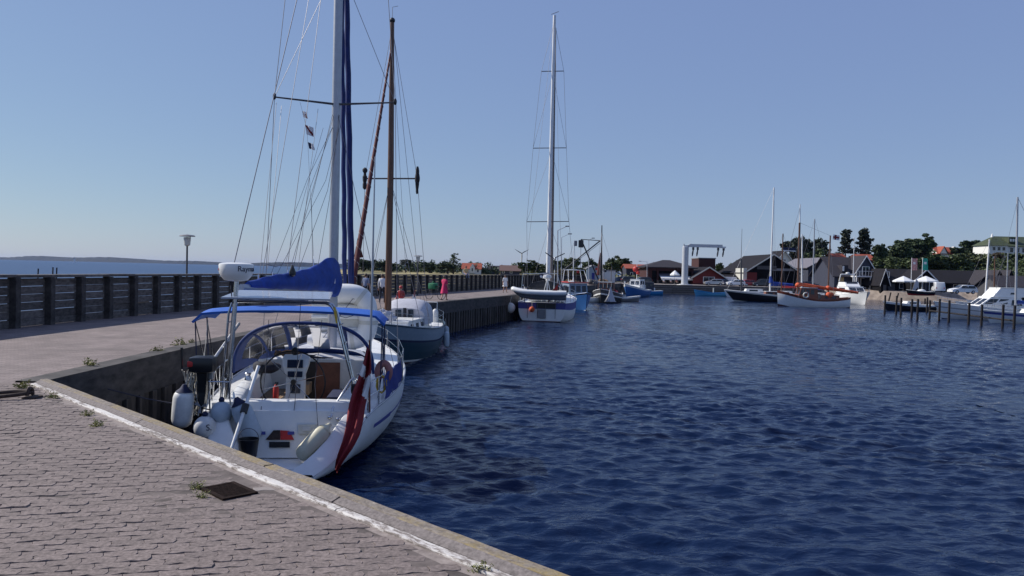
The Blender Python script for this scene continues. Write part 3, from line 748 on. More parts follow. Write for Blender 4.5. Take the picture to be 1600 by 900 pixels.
# cockpit well: coamings, seats, sole
for side in (1, -1):
    b = MB(); rr = []
    for i in range(9):
        y = lerp(.32, 3.95, i/8); x1 = cw(y); zt = hermite([(.3, 1.45), (2, 1.56), (3.95, 1.62)], y)
        rr.append([V(side*(x1+.02), y, 1.2), V(side*(x1-.03), y, zt-.03), V(side*(x1-.08), y, zt), V(side*(x1-.26), y, zt), V(side*(x1-.32), y, zt-.04), V(side*(x1-.42), y, 1.13)])
    b.rings(rr, False, False); b.add(rr[0], [tuple(range(6))]); b.build('coaming', 'gelcoat', yacht, True)
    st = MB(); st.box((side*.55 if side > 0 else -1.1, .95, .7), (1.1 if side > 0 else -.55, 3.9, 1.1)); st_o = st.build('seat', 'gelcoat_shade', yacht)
    sl0 = None
    for k in range(9):
        x = side*(.57+k*.058); q = MB().box((x-.024, .98, 1.1), (x+.024, 3.85, 1.118)); q.build('slat', 'teak', st_o)
MB().box((-.6, .4, .62), (.6, 3.9, .7)).build('cockpit_sole', 'teak', yacht)
MB().bbox((-.42, 3.25, 1.05), (-.05, 3.8, 1.32), .02).build('cockpit_table', 'teak', yacht)
# stern: aft deck, transom panel, swim platform, quarter wings
b = MB(); pr = [(.36, 1.05), (.34, 1.42), (.30, 1.455), (.06, 1.46), (.03, 1.44), (-.0, 1.30), (-.02, 1.27), (-.06, 1.27), (-.24, .42), (-.26, .36)]
xs = [-1.5, -1.2, -.8, 0, .8, 1.2, 1.5]
rr = []
for x in xs: rr.append([V(x*lerp(.68, 1, max(0, min(1, (z-.36)/.75))), y - .05*(x/1.3)**2*0 + .10*(abs(x)/1.5)**2, z - (.05*(abs(x)/1.5)**3)) for y, z in pr])
b.rings(rr, False, False); tr = b.build('aft_deck', 'gelcoat', yacht, True)
b = MB(); b.bbox((-.72, -1.05, .26), (.72, -.2, .34), .02); b.build('swim_platform', 'gelcoat', yacht, True)
for side in (1, -1):
    b = MB(); rr = []
    for i in range(9):
        y = lerp(.35, -1.15, i/8); p = H.sheer(y, side, 0, .01); wi = lerp(.42, .5, i/8)
        rr.append([p, V(p.x-side*.03, p.y, p.z+.035), V(p.x-side*wi, p.y, p.z+.05), V(p.x-side*(wi+.04), p.y, p.z+.02), V(p.x-side*(wi+.12), p.y, min(.3, p.z-.05))])
    b.rings(rr, False, False); b.build('quarter_wing', 'gelcoat', yacht, True)
# things let into the transom
def trpt(x, t): return V(x, lerp(-.065, -.245, t)-.012, lerp(1.26, .42, t))
ts_ = (V(0, -.18, -.84)).normalized()
def plate(name, mat, x0, x1, t0, t1, d=.02, taper=0):
    a = [trpt(x0+taper, t0), trpt(x1-taper, t0), trpt(x1, t1), trpt(x0, t1)]; return MB().slab(a, V(0, -d, d*.2)).build(name, mat, yacht)
p1_ = [at(*p, -.17) for p in ((415, 686), (460, 686), (447, 672), (427, 672))]
def trp(px, py): # pixel on the sloping transom panel
    y = -.15
    for _ in range(4):
        q = at(px, py, y); t = (1.26-q.z)/.84; y = lerp(-.065, -.245, t)
    return V(q.x, y-.012, q.z)
def trplate(name, mat, pix, d=.015): return MB().slab([trp(*p) for p in pix], V(0, -d, .003)).build(name, mat, yacht)
trplate('rescue_step', 'rust', [(415, 687), (438, 687), (438, 672), (428, 672)]); trplate('rescue_flap', 'red', [(438.5, 687), (460, 687), (452, 673), (438.5, 672)])
trplate('vent_slot', 'black', [(421, 699), (453, 699), (453, 690), (421, 690)]); trplate('locker_hatch', 'offwhite', [(466, 678), (496, 678), (496, 663), (466, 663)])
trplate('hatch_latch', 'gelcoat_shade', [(473, 673), (486, 673), (486, 667), (473, 667)], .03)
for px in (410, 455): trplate('cleat_eye', 'lettersblue', [(px-5, 679), (px+5, 679), (px+5, 674), (px-5, 674)], .02)
_m = Matrix.Translation(trp(398, 665)+V(0, -.012, 0)) @ Matrix.Rotation(R(78), 4, 'X'); text_mesh('au', .12, 'name_letters', 'letters', yacht, _m)
for px, py in ((515, 655), (528, 658), (541, 664)): q = at(px, py, -.15); MB().lathe([(.03, 0), (.045, .02), (.045, .05), (.03, .07)], q, 10).build('deck_fitting', 'steel', yacht, True)
# pedestal with wheel
b = MB(); pc = at(462, 612, 1.75).x
rr = []
for z, hx, hy, dy in ((.7, .2, .12, 0), (1.3, .2, .12, 0), (1.75, .2, .12, .02), (1.95, .27, .12, .0), (2.12, .3, .1, .05), (2.2, .26, .06, .08)):
    rr.append([V(pc-hx, 1.75+dy-hy, z), V(pc+hx, 1.75+dy-hy, z), V(pc+hx, 1.75+dy+hy, z), V(pc-hx, 1.75+dy+hy, z)])
b.rings(rr); ped = b.build('steering_pedestal', 'gelcoat', yacht)
for (x0, x1, z0, z1, y_) in ((-.17, .17, 1.93, 2.11, 1.615), (-.16, -.01, 1.72, 1.85, 1.625), (.01, .16, 1.72, 1.85, 1.625), (-.1, .12, 1.36, 1.56, 1.625)):
    MB().bbox((pc+x0, y_-.025, z0), (pc+x1, y_+.03, z1), .01).build('instrument', 'screen', ped)
MB().lathe([(.05, 0), (.075, .04), (.07, .14), (.02, .17)], (pc-.04, 1.8, 2.2), 12).build('compass', 'black', ped, True)
MB().ball((pc-.02, 1.57, 1.46), .035).build('throttle_knob', 'black', ped)
wc = V(pc-.02, 1.5, 1.62); RW = .70
b = MB(); b.tube([wc+V(RW*math.cos(a), -.05*math.sin(a), RW*math.sin(a)) for a in [i*2*math.pi/40 for i in range(41)]], .017, 7, False); wh = b.build('steering_wheel', 'black', yacht, True)
for k in range(6):
    a = k*math.pi/3+.25; MB().tube([wc+V(0, .05, 0), wc+V(RW*math.cos(a), -.05*math.sin(a), RW*math.sin(a))], .008, 5).build('spoke', 'steel', wh)
MB().lathe([(.06, -.03), (.06, .03)], wc+V(0, .05, 0), 12, Matrix.Rotation(R(90), 4, 'X')).build('hub', 'black', wh)
# radar pole, solar panel on its arch
rp = at(360, 560, .4); b = MB(); b.tube([V(rp.x-.06, .4, 1.2), V(-1.12, .42, 3.86)], .048, 12); b.build('radar_pole', 'steel', yacht, True)
rd = V(-1.13, .4, 3.86)
dome = MB().lathe([(.1, 0), (.23, .02), (.3, .1), (.336, .18), (.345, .32), (.335, .355), (.27, .375), (.1, .385), (.01, .385)], rd, 32).build('radar_dome', 'gelcoat', yacht, True)
def wrap_text(s, size, name, mat, parent, c, rad, a0, z):
    o = text_mesh(s, size, name, mat, parent, Matrix.Identity(4), .003)
    bm = bmesh.new(); bm.from_mesh(o.data); bmesh.ops.triangulate(bm, faces=bm.faces[:]); bmesh.ops.subdivide_edges(bm, edges=[e for e in bm.edges if e.calc_length() > .04], cuts=2)
    mn = min(v.co.x for v in bm.verts)
    for v in bm.verts:
        a = a0 + (v.co.x-mn)/rad; r_ = rad + v.co.z + .002; v.co = Vector((c.x+r_*math.cos(a), c.y+r_*math.sin(a), c.z+z+v.co.y))
    bm.to_mesh(o.data); bm.free(); return o
wrap_text('Raymarine', .155, 'dome_lettering', 'letters', dome, rd, .342, R(-71), .255)
MB().slab([rd+V(.345*math.cos(R(a)), .345*math.sin(R(a)), z) for a, z in ((-163, .22), (-155, .22), (-155, .26), (-163, .26))], V(-.003, -.006, 0)).build('dome_emblem', 'red', dome)
MB().tube([rd+V(-.1, 0, .02), V(-1.22, .36, 3.7), V(-1.18, .36, 3.4)], .012, 5).build('cable', 'rope_dark', yacht)
sp0 = MB().slab([(-1.38, .22, 3.50), (.80, .22, 3.50), (.72, 1.25, 3.62), (-1.26, 1.25, 3.62)], (0, 0, .035)).build('solar_panel', 'panel', yacht)
b = MB(); ar = [V(1.38, .45, 1.3), V(1.1, .45, 2.4), V(.88, .45, 3.25), V(.78, .45, 3.4), V(.66, .45, 3.44), V(-1.1, .45, 3.44), V(-1.22, .45, 3.4), V(-1.28, .45, 3.2), V(-1.42, .45, 1.3)]
b.tube(ar, .024, 8); b.tube([p+V(0, .35, 0) for p in ar], .024, 8); arch = b.build('arch', 'steel', yacht, True)
for z in (1.8, 2.2, 2.6, 3.0):
    for sx in (1, -1):
        x = sx*lerp(1.36, .95, (z-1.3)/2) if sx > 0 else -lerp(1.4, 1.28, (z-1.3)/2); MB().tube([(x, .45, z), (x, .8, z)], .014, 6).build('rung', 'steel', arch)
for x in (-.9, -.2, .4): MB().tube([(x, .45, 3.44), (x, .8, 3.5)], .012, 5).build('bracket', 'black', arch)
MB().tube([at(522, 480, .45), at(527, 505, .45)], .03, 6).build('yellow_tag', 'yellow', arch)
# bimini
b = MB(); rows = []
for i in range(9):
    y = lerp(1.25, 3.0, i/8); row = []
    for k in range(21):
        u = -1+k/10; x = -.19+2.03*math.copysign(abs(u)**.92, u); z = 3.23 - .10*abs(u)**2.4 - .16*max(0, abs(u)-.9)/.1*1 - .06*((y-2.1)/.9)**2
        row.append(V(x, y, z))
    rows.append(row)
b.sheet(rows, .05); bi = b.build('bimini', 'bimini', yacht, True)
for y in (1.3, 2.2):
    for s_ in (1, -1):
        x = -.19+s_*2.0; MB().tube([(x, y, 2.99), (x*.99, y+.1, 1.9), (x*.95+(.0), 1.75, 1.25)], .014, 6).build('bimini_leg', 'navy', yacht)
        MB().tube([(x, y, 2.95), (x*.99, y+(1.3 if y < 2 else .9), 1.3)], .013, 6).build('bimini_leg', 'steel', yacht)
MB().tube([at(325, 500, 1.3), at(318, 570, .9)], .008, 4).build('strap', 'rope', yacht)
# sprayhood
def SA(th, v):
    c, s_ = math.cos(th), math.sin(th); sg = lambda q, e: math.copysign(abs(q)**e, q)
    A_ = V(-.28+1.72*sg(c, .75), 3.9, 1.5+1.27*sg(s_, .75)); B_ = V(-.2+1.4*sg(c, .6), 5.3-.1*abs(c), 1.66+.12*s_)
    p = A_.lerp(B_, v); p.z += .28*math.sin(math.pi*v)*s_; p.y += .25*math.sin(math.pi*v)*(1-s_)*.5; return p
b = MB(); b.mat('hoodblue'); NT, NV = 44, 16; g = MB(); bays = [(8.5, 62), (66, 103), (107, 136), (139, 171)]
bars = [R(q) for q in (64, 105, 137.5)]
GW = [MB() for _ in bays]
for i in range(NT):
    for j in range(NV):
        th0, th1 = math.pi*i/NT, math.pi*(i+1)/NT; v0, v1 = j/NV, (j+1)/NV; vm = (v0+v1)/2; tm = math.degrees((th0+th1)/2)
        clear = .24 < vm < .86 and any(a < tm < c for a, c in bays)
        gi = next((q for q, (a, c) in enumerate(bays) if a < tm < c), 0)
        (GW[gi] if clear else b).add([SA(th0, v0), SA(th1, v0), SA(th1, v1), SA(th0, v1)], [(0, 1, 2, 3)])
for a in (64.5, 105, 137.5): b.tube([SA(R(a), v/8)+V(0, -.01, .01) for v in range(9)], .035, 6)
b.tube([SA(math.pi*i/30, 0) for i in range(31)], .045, 8)
hood = b.build('sprayhood', 'navy', yacht, 60)
for g1 in GW: g1.build('clear_window', 'vinyl', hood, True)
MB().tube([SA(math.pi*i/30, .02)-V(0, .03, 0) for i in range(2, 29)], .016, 6).build('hood_bow', 'steel', hood, True)
# rig
mast = MB().tube([(0, 7.3, 1.75), (0, 7.3, 8), (0, 7.25, 17.5)], [.115, .112, .1], 14, flat=1.2).build('mast', 'alu', yacht, True)
SPX = 1.72
for s_ in (1, -1):
    MB().tube([(0, 7.25, 8.97), (s_*SPX, 7.0, 9.05)], [.035, .022], 8).build('spreader', 'darkgrey', mast, True)
    MB().ball((s_*SPX, 7.0, 9.07), .05, 8, 6, (1, 1, 2)).build('spreader_boot', 'black', mast, True)
    MB().tube([(0, 7.25, 13.2), (s_*1.35, 7.05, 13.3)], .025, 6).build('spreader', 'darkgrey', mast)
    line([(s_*1.95, 7.0, 1.35), (s_*SPX, 7.0, 9.05), (s_*1.35, 7.05, 13.3), (0, 7.25, 17.3)], .009, 'wire', yacht)
    line([(s_*1.85, 6.7, 1.35), (0, 7.22, 8.9)], .008, 'wire', yacht); line([(s_*SPX, 7.0, 9.05), (0, 7.25, 13.1)], .008, 'wire', yacht)
line([(0, 7.2, 17.4), (-1.2, .45, 4.16)], .011, 'wire', yacht, 'backstay')
line([(-.1, 7.2, 17), (-1.0, 2.3, 4.0)], .007, 'wire', yacht, 'topping_lift')
line([(.05, 7.2, 17.2), (-.5, 2.6, 4.1)], .007, 'wire', yacht, 'halyard')
for s_ in (.24, -.24):
    for (t0, z0) in ((.25, 8.7), (.5, 8.3), (.75, 8.3)): 
        q = V(lerp(0, -1.3, t0)+s_*.3, lerp(7.1, 2.3, t0), lerp(4.35, 3.86, t0)); m_ = V(lerp(0, -1.3, .3)*.5+s_, 6.1-t0*1.6, 5.8+t0*.9); line([q, m_], .006, 'rope_dark', yacht, 'lazy_jack'); line([m_, V(s_*.4, 7.25, z0)], .006, 'rope_dark', yacht, 'lazy_jack')
for px0, py0, px1, py1, y0_ in ((505, 200, 445, 415, 5), (440, 165, 418, 420, 4), (497, 170, 465, 425, 5.5), (432, 160, 405, 440, 4.5)):
    line([at(px0, py0, 7), at(px1, py1, y0_)], .006, 'wire', yacht)
line([at(445, 411, 4.3), at(458, 411, 4.3)], .012, 'wire', yacht, 'lazy_jack_bar'); line([at(418, 413, 3.4), at(431, 417, 3.4), at(445, 411, 4.3)], .009, 'wire', yacht, 'lazy_jack_bar')
bk = at(457, 424, 4.2); MB().lathe([(.02, -.14), (.08, -.1), (.09, -.02), (.03, .12), (.01, .17)], bk, 8).build('block', 'black', yacht, True)
# furled headsails
def furled(name, a, c, r0, mat, par, wob=.012):
    a, c = Vector(a), Vector(c); n = 30; return MB().tube([a.lerp(c, i/n)+V(math.sin(i*1.7)*wob, 0, 0) for i in range(n+1)], [r0*(.55+.45*min(1, i/2.5))*(1-.35*i/n) for i in range(n+1)], 9).build(name, mat, par, True)
furled('furled_genoa', (.1, 12.0, 2.6), (.03, 7.5, 17.3), .115, 'furlblue', yacht); line([(.1, 12.1, 1.8), (.1, 12.0, 2.6)], .02, 'steel', yacht, 'furler')
furled('furled_staysail', (.02, 10.3, 3.4), (0, 7.5, 15), .085, 'furlblue', yacht); line([(.02, 10.4, 1.8), (.02, 10.3, 3.4)], .015, 'steel', yacht, 'furler')
# boom with sail cover
boomA, boomB = V(0, 7.1, 3.5), V(-1.42, 2.1, 3.68)
bo = MB().tube([boomA-V(0, 0, .0), boomB], .075, 10, flat=1.2).build('boom', 'alu', yacht, True)
rr = []
for i in range(25):
    t = -.06 + 1.0*i/24; c = boomA.lerp(boomB, max(t, -.05)); top_ = hermite([(-.06, .93), (.05, .98), (.14, .84), (.28, .63), (.5, .46), (.75, .31), (.94, .15)], t) + .012*math.sin(i*1.9); bot = hermite([(-.06, -.2), (0, -.18), (.1, -.06), (.5, -.04), (.94, -.02)], t)
    dirv = (boomB-boomA).normalized(); sd_ = V(dirv.y, -dirv.x, 0); wd = hermite([(-.06, .2), (.1, .22), (.5, .16), (.94, .1)], t)*(1+.1*math.sin(i*2.3))
    rr.append([c + sd_*wd*math.cos(a)*(1-.45*max(0, math.sin(a))) + V(0, 0, lerp(bot, top_, (math.sin(a)+1)/2)) + sd_*.012*math.sin(a*5+i*.8) for a in [k*2*math.pi/18 for k in range(18)]])
MB().rings(rr).build('sail_cover', 'blue', bo, 60)
b = MB()
for t in (.2, .35, .5, .66, .8): c = boomA.lerp(boomB, t); b.tube([c+V(-.12, -.03, hermite([(0, .95), (.16, .86), (.3, .58), (.6, .38), (.94, .17)], t)-.1), c+V(-.12, -.03, hermite([(0, .95), (.16, .86), (.3, .58), (.6, .38), (.94, .17)], t)+.08)], .013, 5)
b.build('cover_toggle', 'white', bo)
MB().bbox(at(523, 438, 6.75)+V(-.02, -.03, -.09), at(523, 438, 6.75)+V(.02, .0, .09), .005).build('cover_label', 'white', bo)
# pole on the starboard quarter, rails
MB().tube([V(1.64, .1, 1.15), at(582, 420, .1), at(586, 245, .1)], [.026, .022, .012], 8).build('antenna_pole', 'alu', yacht, True)
b = MB(); b.tube([at(518, 652, -.05), at(520, 638, .05), at(548, 594, .35), at(553, 591, .4), at(562, 596, .5), at(563, 625, .5)], .022, 8); b.build('stern_rail', 'steel', yacht, True)
b = MB(); b.tube([V(-1.5, .0, 1.2), V(-1.52, -.05, 1.85), V(-1.62, .5, 1.9), V(-1.75, 1.2, 1.88), V(-1.78, 1.2, 1.25)], .018, 8); b.tube([V(-1.1, -.0, 1.3), V(-1.12, -.1, 1.85), V(-1.52, -.05, 1.85)], .018, 8); b.build('stern_rail', 'steel', yacht, True)
b = MB(); b.tube([H.sheer(1.0, 1, .06), H.sheer(1.0, 1, .06, .62), H.sheer(.3, 1, .08, .62), H.sheer(.2, 1, .08, 0)], .017, 8); b.tube([H.sheer(1.0, 1, .06, .32), H.sheer(.25, 1, .08, .32)], .013, 6); b.build('stern_rail', 'steel', yacht, True)
lifelines(H, yacht, [1.0, 2.6, 4.3, 6.2, 8.1, 9.9, 11.3], .62)
b = MB(); b.tube([H.sheer(11.3, -1, .05), H.sheer(11.3, -1, .05, .65), V(0, 13.2, 2.4), H.sheer(11.3, 1, .05, .65), H.sheer(11.3, 1, .05)], .017, 8); b.build('pulpit', 'steel', yacht, True)
rows = [[H.sheer(lerp(1.5, 4.25, i/8), 1, .04, lerp(.04, .62 if i else .5, k/4)) + V(.03*math.sin(i*1.6+k), 0, 0) for i in range(9)] for k in range(5)]
MB().sheet(rows, .006).build('weather_cloth', 'weathercloth', yacht, True)
wl = MB().bbox(at(556, 610, .35)+V(-.1, -.06, -.07), at(556, 610, .35)+V(.02, .06, .14), .03).build('winch', 'black', yacht)
for s_ in (1, -1):
    for y in (2.2, 3.4): MB().lathe([(.08, 0), (.07, .06), (.05, .1), (.075, .15), (.06, .17)], (s_*(cw(y)-.17), y, hermite([(.3, 1.45), (2, 1.56), (3.95, 1.62)], y)), 12).build('winch', 'steel', yacht, True)
b = MB()
for i in range(7): b.tube([V(-.2+.9*rnd(-1, 1)*.6, 3.7+rnd(-.3, .2), 1.9+rnd(-.02, .1)), V(rnd(-.8, .6), 3.6, 1.92+rnd(0, .1)), V(rnd(-.9, .7), 3.8, 1.9)], .012, 5)
b.build('sheet_tails', 'rope_dark', yacht)
MB().tube([at(408, 640, -.02), at(417, 560, .8), at(420, 500, 1.3)], .006, 4).build('falls_rope', 'rope_dark', yacht); MB().tube([at(455, 680, -.1), at(461, 628, .0), at(470, 470, .45)], .006, 4).build('falls_rope', 'rope_dark', yacht)
fr_ = MB().tube([at(503, 500, .5), at(492, 600, .1), at(499, 700, -.35)], .006, 4).build('falls_rope', 'rope_dark', yacht); MB().bbox(at(500, 712, -.35)+V(-.04, -.03, -.13), at(500, 712, -.35)+V(.04, .03, .1), .01).build('rope_shackle', 'grey', yacht)

# --- things on and around the yacht
# ensign hanging limp over the quarter
st_b = at(578, 640, .05)
est = thing('ensign', 'limp red and white cross flag draped over the stern quarter of the nearest yacht', 'flag', FR.w(st_b), FR.rot)
MB().tube([V(0, 0, -.05), at(577, 535, .05)-st_b+V(.0, 0, .05)], .014, 8).build('staff', 'varnish', est, True)
cen = [(576, 545, 5), (571, 575, 12), (567, 600, 17), (562, 625, 20), (556, 650, 21), (549, 675, 19), (541, 698, 14), (533, 718, 8), (526, 735, 3)]
NR, NC = 60, 30; P = []; PX = []
for i in range(NR+1):
    f = i/NR*(len(cen)-1); k = min(int(f), len(cen)-2); t = f-k; c0, c1 = cen[k], cen[k+1]; x, y_, w_ = [lerp(c0[q], c1[q], t) for q in range(3)]; row = []
    for j in range(NC+1):
        u = j/NC*2-1; q = at(x+w_*u*.6 + 2*math.sin(i*.2), y_+u*4, -.08-1.15*smooth01((i-15)/42)); q.y += .07*math.sin(u*5.5+i*.09)*min(1, w_/12); row.append(q-st_b); PX.append((x+w_*u*.6+2*math.sin(i*.2), y_+u*4))
    P.append(row)
W1 = [(566, 566), (572, 571), (569.5, 590), (560, 584)]; W2 = [(581, 580), (582, 628), (565.5, 616), (570.5, 591)]
def inpoly(x, y, P_):
    c = False
    for (xa, ya), (xb, yb) in zip(P_, P_[1:]+P_[:1]):
        if (ya > y) != (yb > y) and x < (xb-xa)*(y-ya)/(yb-ya)+xa: c = not c
    return c
b = MB(); b.mat('redcloth'); b.mat('flagwhite')
for i in range(NR):
    for j in range(NC):
        X_, Y_ = PX[i*(NC+1)+j]; wt = inpoly(X_, Y_, W1) or inpoly(X_, Y_, W2)
        b.mat('flagwhite' if wt else 'redcloth'); b.add([P[i][j], P[i][j+1], P[i+1][j+1], P[i+1][j]], [(0, 1, 2, 3)])
b.build('cloth', None, est, True)
def fender(name, label, px0, py0, px1, py1, r, yl, mat='fender', endmat='navy', dy=0, cat='fender'):
    a, c = at(px0, py0, yl), at(px1, py1, yl+dy); d = (c-a); L_ = d.length; d.normalize(); pr = [(0, .25), (.04, .62), (.12, .9), (.22, 1), (.5, 1.02), (.78, 1), (.9, .9), (.97, .6), (1, .3)]
    root = thing(name, label, cat, FR.w(c), FR.rot)
    bb = MB(); bb.tube([a+d*L_*t-c for t, _ in pr], [r*q for _, q in pr], 18); o = bb.build('body', mat, root, True)
    bb = MB(); bb.tube([a-d*.1-c, a-d*.02-c, a+d*.07*L_-c], [.035, r*.4, r*.82], 14); bb.build('end_cap', endmat, root, True)
    return root, a
f1, a1 = fender('fender', 'big white cylindrical fender with a navy top hanging at far left of the yacht stern', 288, 608, 283, 668, .2, -.1, dy=0); MB().tube([a1-at(283, 668, -.1), at(303, 560, .05)-at(283, 668, -.1)], .012, 5).build('lanyard', 'rope', f1)
def ball(label, px, py, r, yl, mat, tx=None):
    c = at(px, py, yl); root = thing('ball_fender', label, 'fender', FR.w(c-V(0, 0, r)), FR.rot)
    o = MB().ball((0, 0, r), r, 20, 12, (1, 1, 1.08)).build('body', mat, root, True); MB().lathe([(.05, 0), (.06, .05), (.03, .1)], (0, 0, 2.02*r), 10).build('eye', 'navy', root, True)
    MB().tube([(0, 0, 2.1*r), (rnd(-.05, .05), .2, 2.1*r+.45)], .01, 5).build('lanyard', 'rope', root)
    if tx: wrap_text(tx, .17, 'marking', 'letters', o, V(0, 0, r), r*1.0, R(-68), .03)
ball('white ball fender marked with an S beside the boat hook on the yacht stern', 320, 668, .215, -.35, 'fender', 'S.')
ball('pale blue ball fender tucked behind the white ball fender', 346, 645, .215, -.1, 'fenderblue')
fender('fender', 'pale blue fender leaning outward beneath the navy cap beside the boat hook', 372, 628, 398, 688, .2, -.2, 'fenderblue', 'navy')
f_, _ = fender('fender', 'flat cream fender lying diagonally on the starboard quarter of the transom', 511, 668, 467, 716, .17, -.42, 'cream', 'cream', dy=-.28)
c = at(388, 700, -.8); root = thing('bucket', 'black bucket hanging below the pale blue fender at the transom', 'bucket', FR.w(c-V(0, 0, .18)), FR.rot)
MB().lathe([(.14, 0), (.16, .02), (.2, .36), (.185, .36), (.15, .05), (.01, .05)], (0, 0, 0), 18).build('body', 'black', root, True); MB().tube([(.19*math.cos(a), 0, .36+.2*math.sin(a)) for a in [i*math.pi/10 for i in range(11)]], .008, 5).build('handle', 'wire', root)
a, c = at(404, 572, .1), at(361, 704, -.95); root = thing('boat_hook', 'white tubular pole with a black collar leaning across the yacht transom', 'pole', FR.w(c), FR.rot)
MB().tube([a-c, V(0, 0, 0)], .034, 10).build('shaft', 'white', root, True); q = a.lerp(c, .52)-c; d = (a-c).normalized(); MB().tube([q-d*.09, q+d*.09], .07, 10).build('collar', 'black', root, True)
a, c = at(374, 505, .9), at(335, 560, .3); root = thing('oar', 'silver tube strapped up to the port side of the stern arch', 'pole', FR.w(c), FR.rot)
MB().tube([a-c, V(0, 0, 0)], .03, 8).build('shaft', 'alu', root, True)
# outboard on the rail
c = at(318, 590, .0); ob = thing('outboard_motor', 'black outboard motor clamped upright on the port stern rail', 'outboard motor', FR.w(V(c.x, c.y, .8)), FR.rot); z0 = c.z-.8
b = MB(); b.bbox((-.24, -.28, z0+.12), (.26, .12, z0+.44), .09); b.build('cowling', 'black', ob, True)
b = MB(); b.bbox((-.245, -.285, z0+.24), (-.12, .0, z0+.36), .03); b.build('cowling_band', 'red', ob, True)
b = MB(); b.rings([[V(-.1, -.12, z0+.14), V(.1, -.12, z0+.14), V(.1, .08, z0+.14), V(-.1, .08, z0+.14)], [V(-.07, -.09, z0-.3), V(.07, -.09, z0-.3), V(.07, .06, z0-.3), V(-.07, .06, z0-.3)], [V(-.04, -.12, z0-.62), V(.04, -.12, z0-.62), V(.04, .1, z0-.62), V(-.04, .1, z0-.62)]]); b.build('leg', 'black', ob)
MB().tube([(-.15, -.1, z0+.2), (-.36, -.2, z0+.2), (-.37, -.2, z0+.62)], .025, 7).build('tiller', 'black', ob, True)
b = MB()
for k in range(3): a = k*2.09; b.slab([V(0, -.16, z0-.56), V(.13*math.cos(a), -.17, z0-.56+.13*math.sin(a)), V(.13*math.cos(a+.7), -.19, z0-.56+.13*math.sin(a+.7))], (0, .012, 0))
b.build('propeller', 'grey', ob); MB().bbox((-.16, .06, z0-.05), (.16, .16, z0+.12), .02).build('clamp', 'alu', ob)
# tangle of pale mooring rope hung beside the motor
rr = random.Random(5); b = MB(); c = at(300, 600, .05)
for k in range(16):
    x = rr.uniform(-.12, .14); b.tube([V(x+rr.uniform(-.06, .06), rr.uniform(-.12, .08), .55-j*.14+rr.uniform(-.05, .05)) for j in range(7)], .013, 5)
world_thing(MB().add([Vector(v)+V(c.x, c.y, c.z-.3) for v in b.v], b.f), 'mooring_rope', 'rope', 'tangled pale rope hanging between the big white fender and the outboard', 'rope', FR, (c.x, c.y, c.z-.6))
b = MB(); c = at(596, 600, 1.7)
for k in range(9):
    a0 = rr.uniform(0, 6); b.tube([V(.13*math.cos(a0+j*.7)*rr.uniform(.6, 1), .05*math.sin(j), .2*math.sin(a0+j*.7)) for j in range(9)], .016, 5)
world_thing(MB().add([Vector(v)+c for v in b.v], b.f), 'rope_coil', 'yellow', 'yellow rope coil hung on the starboard rail of the nearest yacht', 'rope', FR, c-V(0, 0, .2))
c = at(599, 582, 2.0); b = MB(); b.tube([V(.13*math.cos(a), .1, .2*math.sin(a)) for a in [R(q) for q in range(-60, 241, 20)]], .085, 10)
pm('buoyage', (.36, .15, .14), .7, var=.15)
world_thing(MB().add([Vector(v)+c for v in b.v], b.f), 'horseshoe_buoy', 'buoyage', 'faded red horseshoe lifebuoy behind the yellow rope coil', 'lifebuoy', FR, c-V(0, 0, .3))
# rope hank on stanchion at the end of the weather cloth
b = MB(); c = H.sheer(4.3, 1, .06, .3)
for k in range(10): x = rr.uniform(-.05, .06); b.tube([V(x, rr.uniform(-.05, .05), .38), V(x+rr.uniform(-.05, .05), rr.uniform(-.05, .05), 0), V(x+rr.uniform(-.06, .06), 0, -.35), V(x*.5, .02, .3)], .012, 5)
world_thing(MB().add([Vector(v)+c for v in b.v], b.f), 'rope_hank', 'rope', 'white rope hank tied at the forward end of the blue weather cloth', 'rope', FR, c-V(0, 0, .4))
# inflatable tender standing on its side on the foredeck
dg = at(545, 560, 8.9); dg0 = V(.05, 8.9, 1.62); tend = thing('inflatable_dinghy', 'white inflatable dinghy lashed upright on the foredeck of the nearest yacht', 'dinghy', FR.w(dg0), FR.rot)
path = []
for (x, z) in ((-1.0, .28), (-.2, .25), (.4, .28), (.74, .42), (.86, .7), (.86, 1.1), (.8, 1.45), (.58, 1.68), (.25, 1.76), (-.3, 1.72), (-1.0, 1.55)): path.append(V(x, 0, z))
def spl(P, n=5):
    out = []
    for i in range(len(P)-1):
        p0, p1, p2, p3 = P[max(0, i-1)], P[i], P[i+1], P[min(len(P)-1, i+2)]
        for k in range(n):
            t = k/n; out.append(.5*((2*p1)+(-p0+p2)*t+(2*p0-5*p1+4*p2-p3)*t*t+(-p0+3*p1-3*p2+p3)*t**3))
    return out+[P[-1]]
sp_ = spl(path); MB().tube(sp_, [.14+.16*min(1, min(i, len(sp_)-1-i)/4) for i in range(len(sp_))], 16).build('tube', 'gelcoat', tend, True)
MB().sheet([[V(x, .12+.03*math.sin(x*9), z) for x in (-.9, -.5, -.1, .3, .7)] for z in (.4, .8, 1.2, 1.55)], .05).build('floor', 'offwhite', tend)
MB().tube([p+V(0, -.24, 0) for p in sp_[6:-4]], .03, 7).build('rubbing_strake', 'offwhite', tend, True)
for zz in (.62, 1.0, 1.35): MB().tube([V(-.9, .06, zz), V(.72, .06, zz)], .06, 8).build('floor_rib', 'gelcoat', tend, True)
for q in (10, 22, 34): 
    p = sp_[min(q, len(sp_)-2)]; t = (sp_[q+1]-sp_[q-1]).normalized(); MB().tube([p-t*.06, p+t*.06], .312, 16, False).build('seam_band', 'offwhite', tend, True)
text_mesh('Quick', .3, 'lettering', 'lettersblue', tend, Matrix.Translation((-.45, -.312, .27)) @ Matrix.Rotation(R(90), 4, 'X'))
